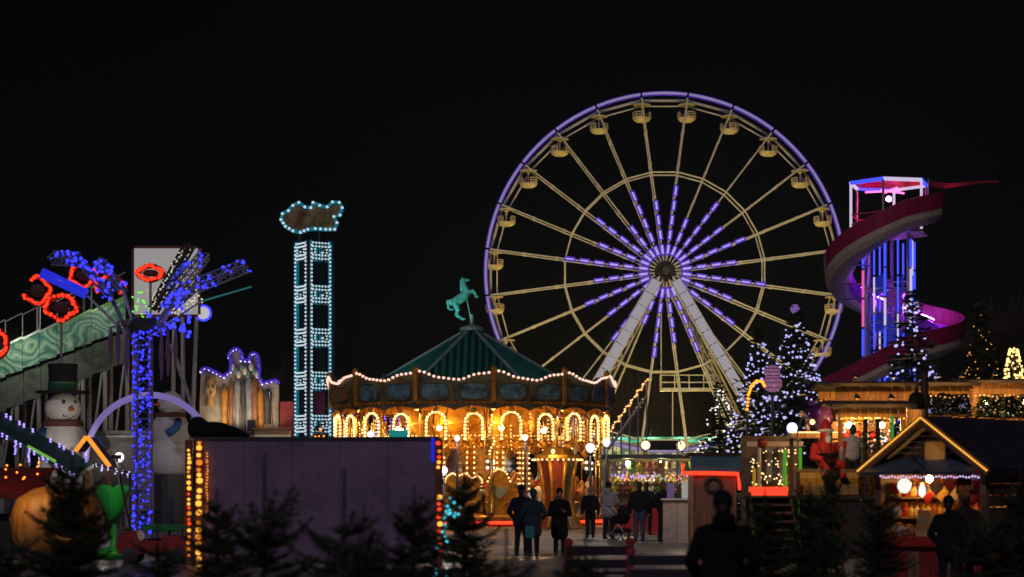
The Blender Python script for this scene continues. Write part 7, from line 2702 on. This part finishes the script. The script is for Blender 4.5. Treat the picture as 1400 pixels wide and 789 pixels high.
# pram
pr = thing('pram', 'dark pram with hood and basket pushed by the person in grey', 'pram', G(849, 44.5), None, R(-30))
Zv = Vector((0, 0, 1))
MB().lathe((0, 0, .55), [(.02, -.08), (.2, -.06), (.28, .1), (.29, .2), (.27, .2), (.2, .0), (.02, -.03)], 16).build('bassinet', blk, pr, smooth=True)
MB().lathe((.05, 0, .75), [(.29, 0), (.27, .14), (.18, .26), (.02, .31)], 16, R(-100), R(100)).build('hood', blk, pr, smooth=True)
for sx in (-.27, .27):
    for sy in (-.22, .22):
        w = MB()
        w.path([(sx + .14 * math.cos(t), sy, .15 + .14 * math.sin(t)) for t in [2 * math.pi * j / 18 for j in range(18)]], .018, 6, closed=True)
        w.tube((sx, sy - .02, .15), (sx, sy + .02, .15), .03, n=8)
        for j in range(6):
            t = 2 * math.pi * j / 6
            w.tube((sx, sy, .15), (sx + .14 * math.cos(t), sy, .15 + .14 * math.sin(t)), .006, n=4)
        w.build('wheel', M['dark_steel'], pr)
for sy in (-.2, .2):
    MB().path([(-.27, sy, .15), (0, sy, .5), (-.2, sy, .8), (-.42, sy, 1.02)], .014, 6).build('frame_tube', M['galv'], pr)
    MB().tube((.27, sy, .15), (0, sy, .5), .014, n=6).build('frame_tube', M['galv'], pr)
MB().tube((-.42, -.2, 1.02), (-.42, .2, 1.02), .018, n=6).build('handle', M['black'], pr)
MB().box((0, 0, .28), (.5, .34, .16)).build('basket', M['black'], pr)

# ================================================================== BENCHES
M['bench_red'] = pm('bench red', (.42, .03, .04), .5, 0, .35, 5, .1, wear=.5)
M['bench_dark'] = pm('bench dark plank', (.03, .022, .03), .42, 0, .4, 4, .15, stretch=(.7, 5, 5))


def bench(label, px0, px1, s, rot, top):
    w = (px1 - px0) / s
    r_ = thing('bench', label, 'bench', G((px0 + px1) / 2, s), 'red and dark park benches', rot)
    for sg_ in (-1, 1):
        x = sg_ * (w / 2 - .04)
        m_ = MB()
        m_.bar((x, 0, 0), (x, .03, top), .09, .1, up=(0, 1, 0))
        m_.ball((x, .03, top + .02), .065, 10, 8)
        m_.build('back_post', M['bench_red'], r_)
        MB().bar((x, .5, 0), (x, .5, .44), .08, .08, up=(0, 1, 0)).build('front_leg', M['bench_red'], r_)
        MB().bar((x, .0, .42), (x, .54, .42), .06, .06).build('arm', M['bench_red'], r_)
    for zz, h in ((top - .09, .13), (top - .27, .12)):
        MB().box((0, -.03, zz), (w - .02, .035, h)).build('back_slat', M['bench_dark'], r_)
    for yy in (.1, .24, .38, .5):
        MB().box((0, yy, .46), (w - .04, .12, .035)).build('seat_slat', M['bench_dark'], r_)
    return r_


bench('bench with red posts and dark slats in front of the strolling couple', 773, 866, 100, R(2), .86)
bench('dark bench with red posts beside the person in black winter coat', 858, 954, 103, R(-3), .76)

# ================================================================== FOREGROUND SPRUCES
def spruce_arrays(seed, H, Rb, leader, nwh, per, upright=0):
    rg = np.random.default_rng(seed)
    tris, wood = [], MB()
    wood.path([(0, 0, 0), (0.01, 0, H * .5), (0, 0.01, H)], [.016 * H + .008, .010 * H + .006, .004], 6)

    def needles(p0, p1, r0=.022, dens=.010):
        p0, p1 = np.array(p0), np.array(p1)
        d = p1 - p0
        L = np.linalg.norm(d)
        if L < 1e-4:
            return
        d = d / L
        n = max(2, int(L / dens)) * 4
        u = rg.random(n)
        base = p0 + d * (L * u)[:, None]
        rnd = rg.normal(size=(n, 3))
        rnd -= (rnd @ d)[:, None] * d
        rnd /= np.linalg.norm(rnd, axis=1)[:, None]
        nd = rnd * .85 + d * .6 + np.array([0, 0, .12])
        ln = r0 * rg.uniform(.7, 1.25, n)
        tip = base + nd * ln[:, None]
        side = np.cross(nd, rg.normal(size=(n, 3)))
        side /= np.linalg.norm(side, axis=1)[:, None]
        side *= .0042
        tris.append(np.stack([base - side, base + side, tip], axis=1))
    zs = np.linspace(.12 * H, H - leader, nwh)
    for i, z in enumerate(zs):
        t = z / H
        for b_ in range(per if i < nwh - 1 else 5):
            a = 2 * np.pi * (b_ + rg.uniform(-.3, .3)) / per + i * 1.1
            L = (Rb * (1 - t) ** .75 + .08) * rg.uniform(.5, 1.15)
            el = -.1 + .95 * t ** 1.5 + rg.uniform(-.1, .1)
            d = np.array([np.cos(a) * np.cos(el), np.sin(a) * np.cos(el), np.sin(el)])
            p = np.array([0, 0, max(.1, z + rg.uniform(-.45, .45) * (H - leader) / nwh)]) if i < nwh - 1 else np.array([0, 0, z])
            pts = [p]
            ns = 6
            for s_ in range(ns):
                d2 = d + np.array([0, 0, -.18 + .1 * s_ + (.25 if upright and i >= nwh - 2 else 0) * s_])
                d2 /= np.linalg.norm(d2)
                pts.append(pts[-1] + d2 * L / ns)
            wood.path(pts, [.009 * (1 - .8 * q / ns) + .0015 for q in range(ns + 1)], 4)
            for q in range(ns):
                needles(pts[q], pts[q + 1])
            nt = int(L / .055)
            for q in range(nt):
                f = (q + .5) / nt
                i0 = min(ns - 1, int(f * ns))
                bp = pts[i0] + (pts[i0 + 1] - pts[i0]) * (f * ns - i0)
                for sg_ in (-1, 1):
                    sd_ = np.array([-np.sin(a), np.cos(a), 0]) * sg_
                    dd = sd_ * .8 + d * .7 + rg.normal(0, .12, 3)
                    dd /= np.linalg.norm(dd)
                    tl_ = L * .42 * (1 - f) * rg.uniform(.7, 1.1) + .03
                    e_ = bp + dd * tl_ + np.array([0, 0, -.05 * tl_])
                    wood.tube(bp, e_, .0032, .0014, n=3)
                    needles(bp, e_, .02, .011)
                    if tl_ > .12:
                        for w_ in (.4, .7):
                            m_ = bp + (e_ - bp) * w_
                            for s2 in (-1, 1):
                                d3 = dd * .7 + np.cross(dd, [0, 0, 1]) * s2 * .7
                                needles(m_, m_ + d3 * tl_ * .35, .018, .012)
    needles((0, 0, H - leader), (0, 0, H), .022, .008)
    return np.concatenate(tris), wood


SPV = []
for v_, (H_, R_, ld_, nw_, pr_, up_) in enumerate(((1.75, .66, .26, 13, 9, 0), (1.55, .62, .42, 10, 8, 1), (1.7, .6, .5, 9, 8, 0))):
    arr, wood = spruce_arrays(90 + v_, H_, R_, ld_, nw_, pr_, up_)
    me = bpy.data.meshes.new('needles')
    n = len(arr)
    me.vertices.add(n * 3)
    me.vertices.foreach_set('co', arr.astype(np.float32).reshape(-1))
    me.loops.add(n * 3)
    me.loops.foreach_set('vertex_index', np.arange(n * 3, dtype=np.int32))
    me.polygons.add(n)
    me.polygons.foreach_set('loop_start', np.arange(0, n * 3, 3, dtype=np.int32))
    me.polygons.foreach_set('loop_total', np.full(n, 3, dtype=np.int32))
    me.update(calc_edges=True)
    me.materials.append(M['needle'])
    wm = bpy.data.meshes.new('trunk')
    wm.from_pydata([tuple(p) for p in wood.v], [], wood.f)
    wm.materials.append(M['bark'])
    SPV.append((me, wm, H_))
# (column of the tip, row of the tip, scale px/m, variant, label)
SPR = [(98, 612, 150, 0, 'dark bushy spruce standing in front of the pumpkin ride'),
       (215, 700, 150, 2, 'low dark spruce in front of the red kiddie car'),
       (297, 668, 140, 0, 'dark spruce at the bulb column corner of the purple booth'),
       (362, 622, 172, 1, 'spruce with upturned twin shoots before the booth wall near its bulb column'),
       (471, 640, 178, 2, 'spruce with a long bare leader before the middle of the booth wall'),
       (497, 688, 182, 1, 'short spruce beside the long leader spruce before the booth wall'),
       (566, 664, 165, 0, 'dense spruce covering the lit end of the purple booth'),
       (634, 636, 120, 0, 'spruce with teal lights in its branches beside the lit booth end'),
       (692, 722, 165, 2, 'low thin spruce between the teal lit spruce and the bench'),
       (800, 716, 175, 1, 'small spruce tip in front of the red post bench'),
       (1046, 668, 130, 0, 'dark spruce between the black coated person and the terrace stairs'),
       (1136, 556, 105, 2, 'tall narrow dark spruce in front of the santa figure'),
       (1108, 660, 118, 0, 'broad dark spruce at the foot of the terrace'),
       (1200, 668, 125, 0, 'dark spruce before the open front of the chalet'),
       (1345, 676, 130, 1, 'dark spruce against the chalet corner post'),
       (1395, 640, 125, 0, 'dark spruce before the side wall of the chalet'),
       (15, 690, 155, 2, 'dark spruce between the red awning kiosk and the pumpkin ride')]
for i, (px, py, s, v_, lab) in enumerate(SPR):
    me, wm, H_ = SPV[v_]
    tip = S(px, py, s)
    r_ = thing('spruce_tree', lab, 'spruce', (tip.x, tip.y, 0), 'dark spruces in the row before the fair', R(37 * i))
    sc_ = tip.z / H_
    if 'tall narrow' in lab:
        sc_ = tip.z / H_
    link('crown', me, r_).scale = (.55, .55, sc_) if 'tall narrow' in lab else (max(.85, min(1.15, sc_)) if sc_ < 1.2 else sc_ * .8, max(.85, min(1.15, sc_)) if sc_ < 1.2 else sc_ * .8, sc_)
    link('trunk', wm, r_).scale = r_.children[0].scale
    if 'teal lights' in lab:
        b = MB()
        for k in range(46):
            z = random.uniform(.3, tip.z * .8)
            rr = .5 * (1 - z / tip.z) + .06
            a = random.uniform(math.pi, 2 * math.pi)
            b.bulb((rr * math.cos(a), rr * math.sin(a), z), .014)
        o = b.build('fairy_lights', em('bulb teal', (.05, .6, .75), 2.2), r_, smooth=True, kind='stuff')

# ================================================================== HAZE ADDED FOR GLOW ROUND THE LIGHTS
hz = MB().box((0, 95, 19), (260, 230, 40.5))
hm = bpy.data.materials.new('glow haze')
hm.use_nodes = True
ht = hm.node_tree
ht.nodes.clear()
ho = ht.nodes.new('ShaderNodeOutputMaterial')
hv = ht.nodes.new('ShaderNodeVolumePrincipled')
hv.inputs['Color'].default_value = (.85, .88, .92, 1)
hv.inputs['Density'].default_value = 0.0003
hv.inputs['Anisotropy'].default_value = 0.6
ht.links.new(hv.outputs[0], ho.inputs['Volume'])
hz.build('haze', hm, None, kind='stuff', label='thin pale haze added for glow over the fairground', cat='haze')
scene.cycles.volume_bounces = 0
# HAZE
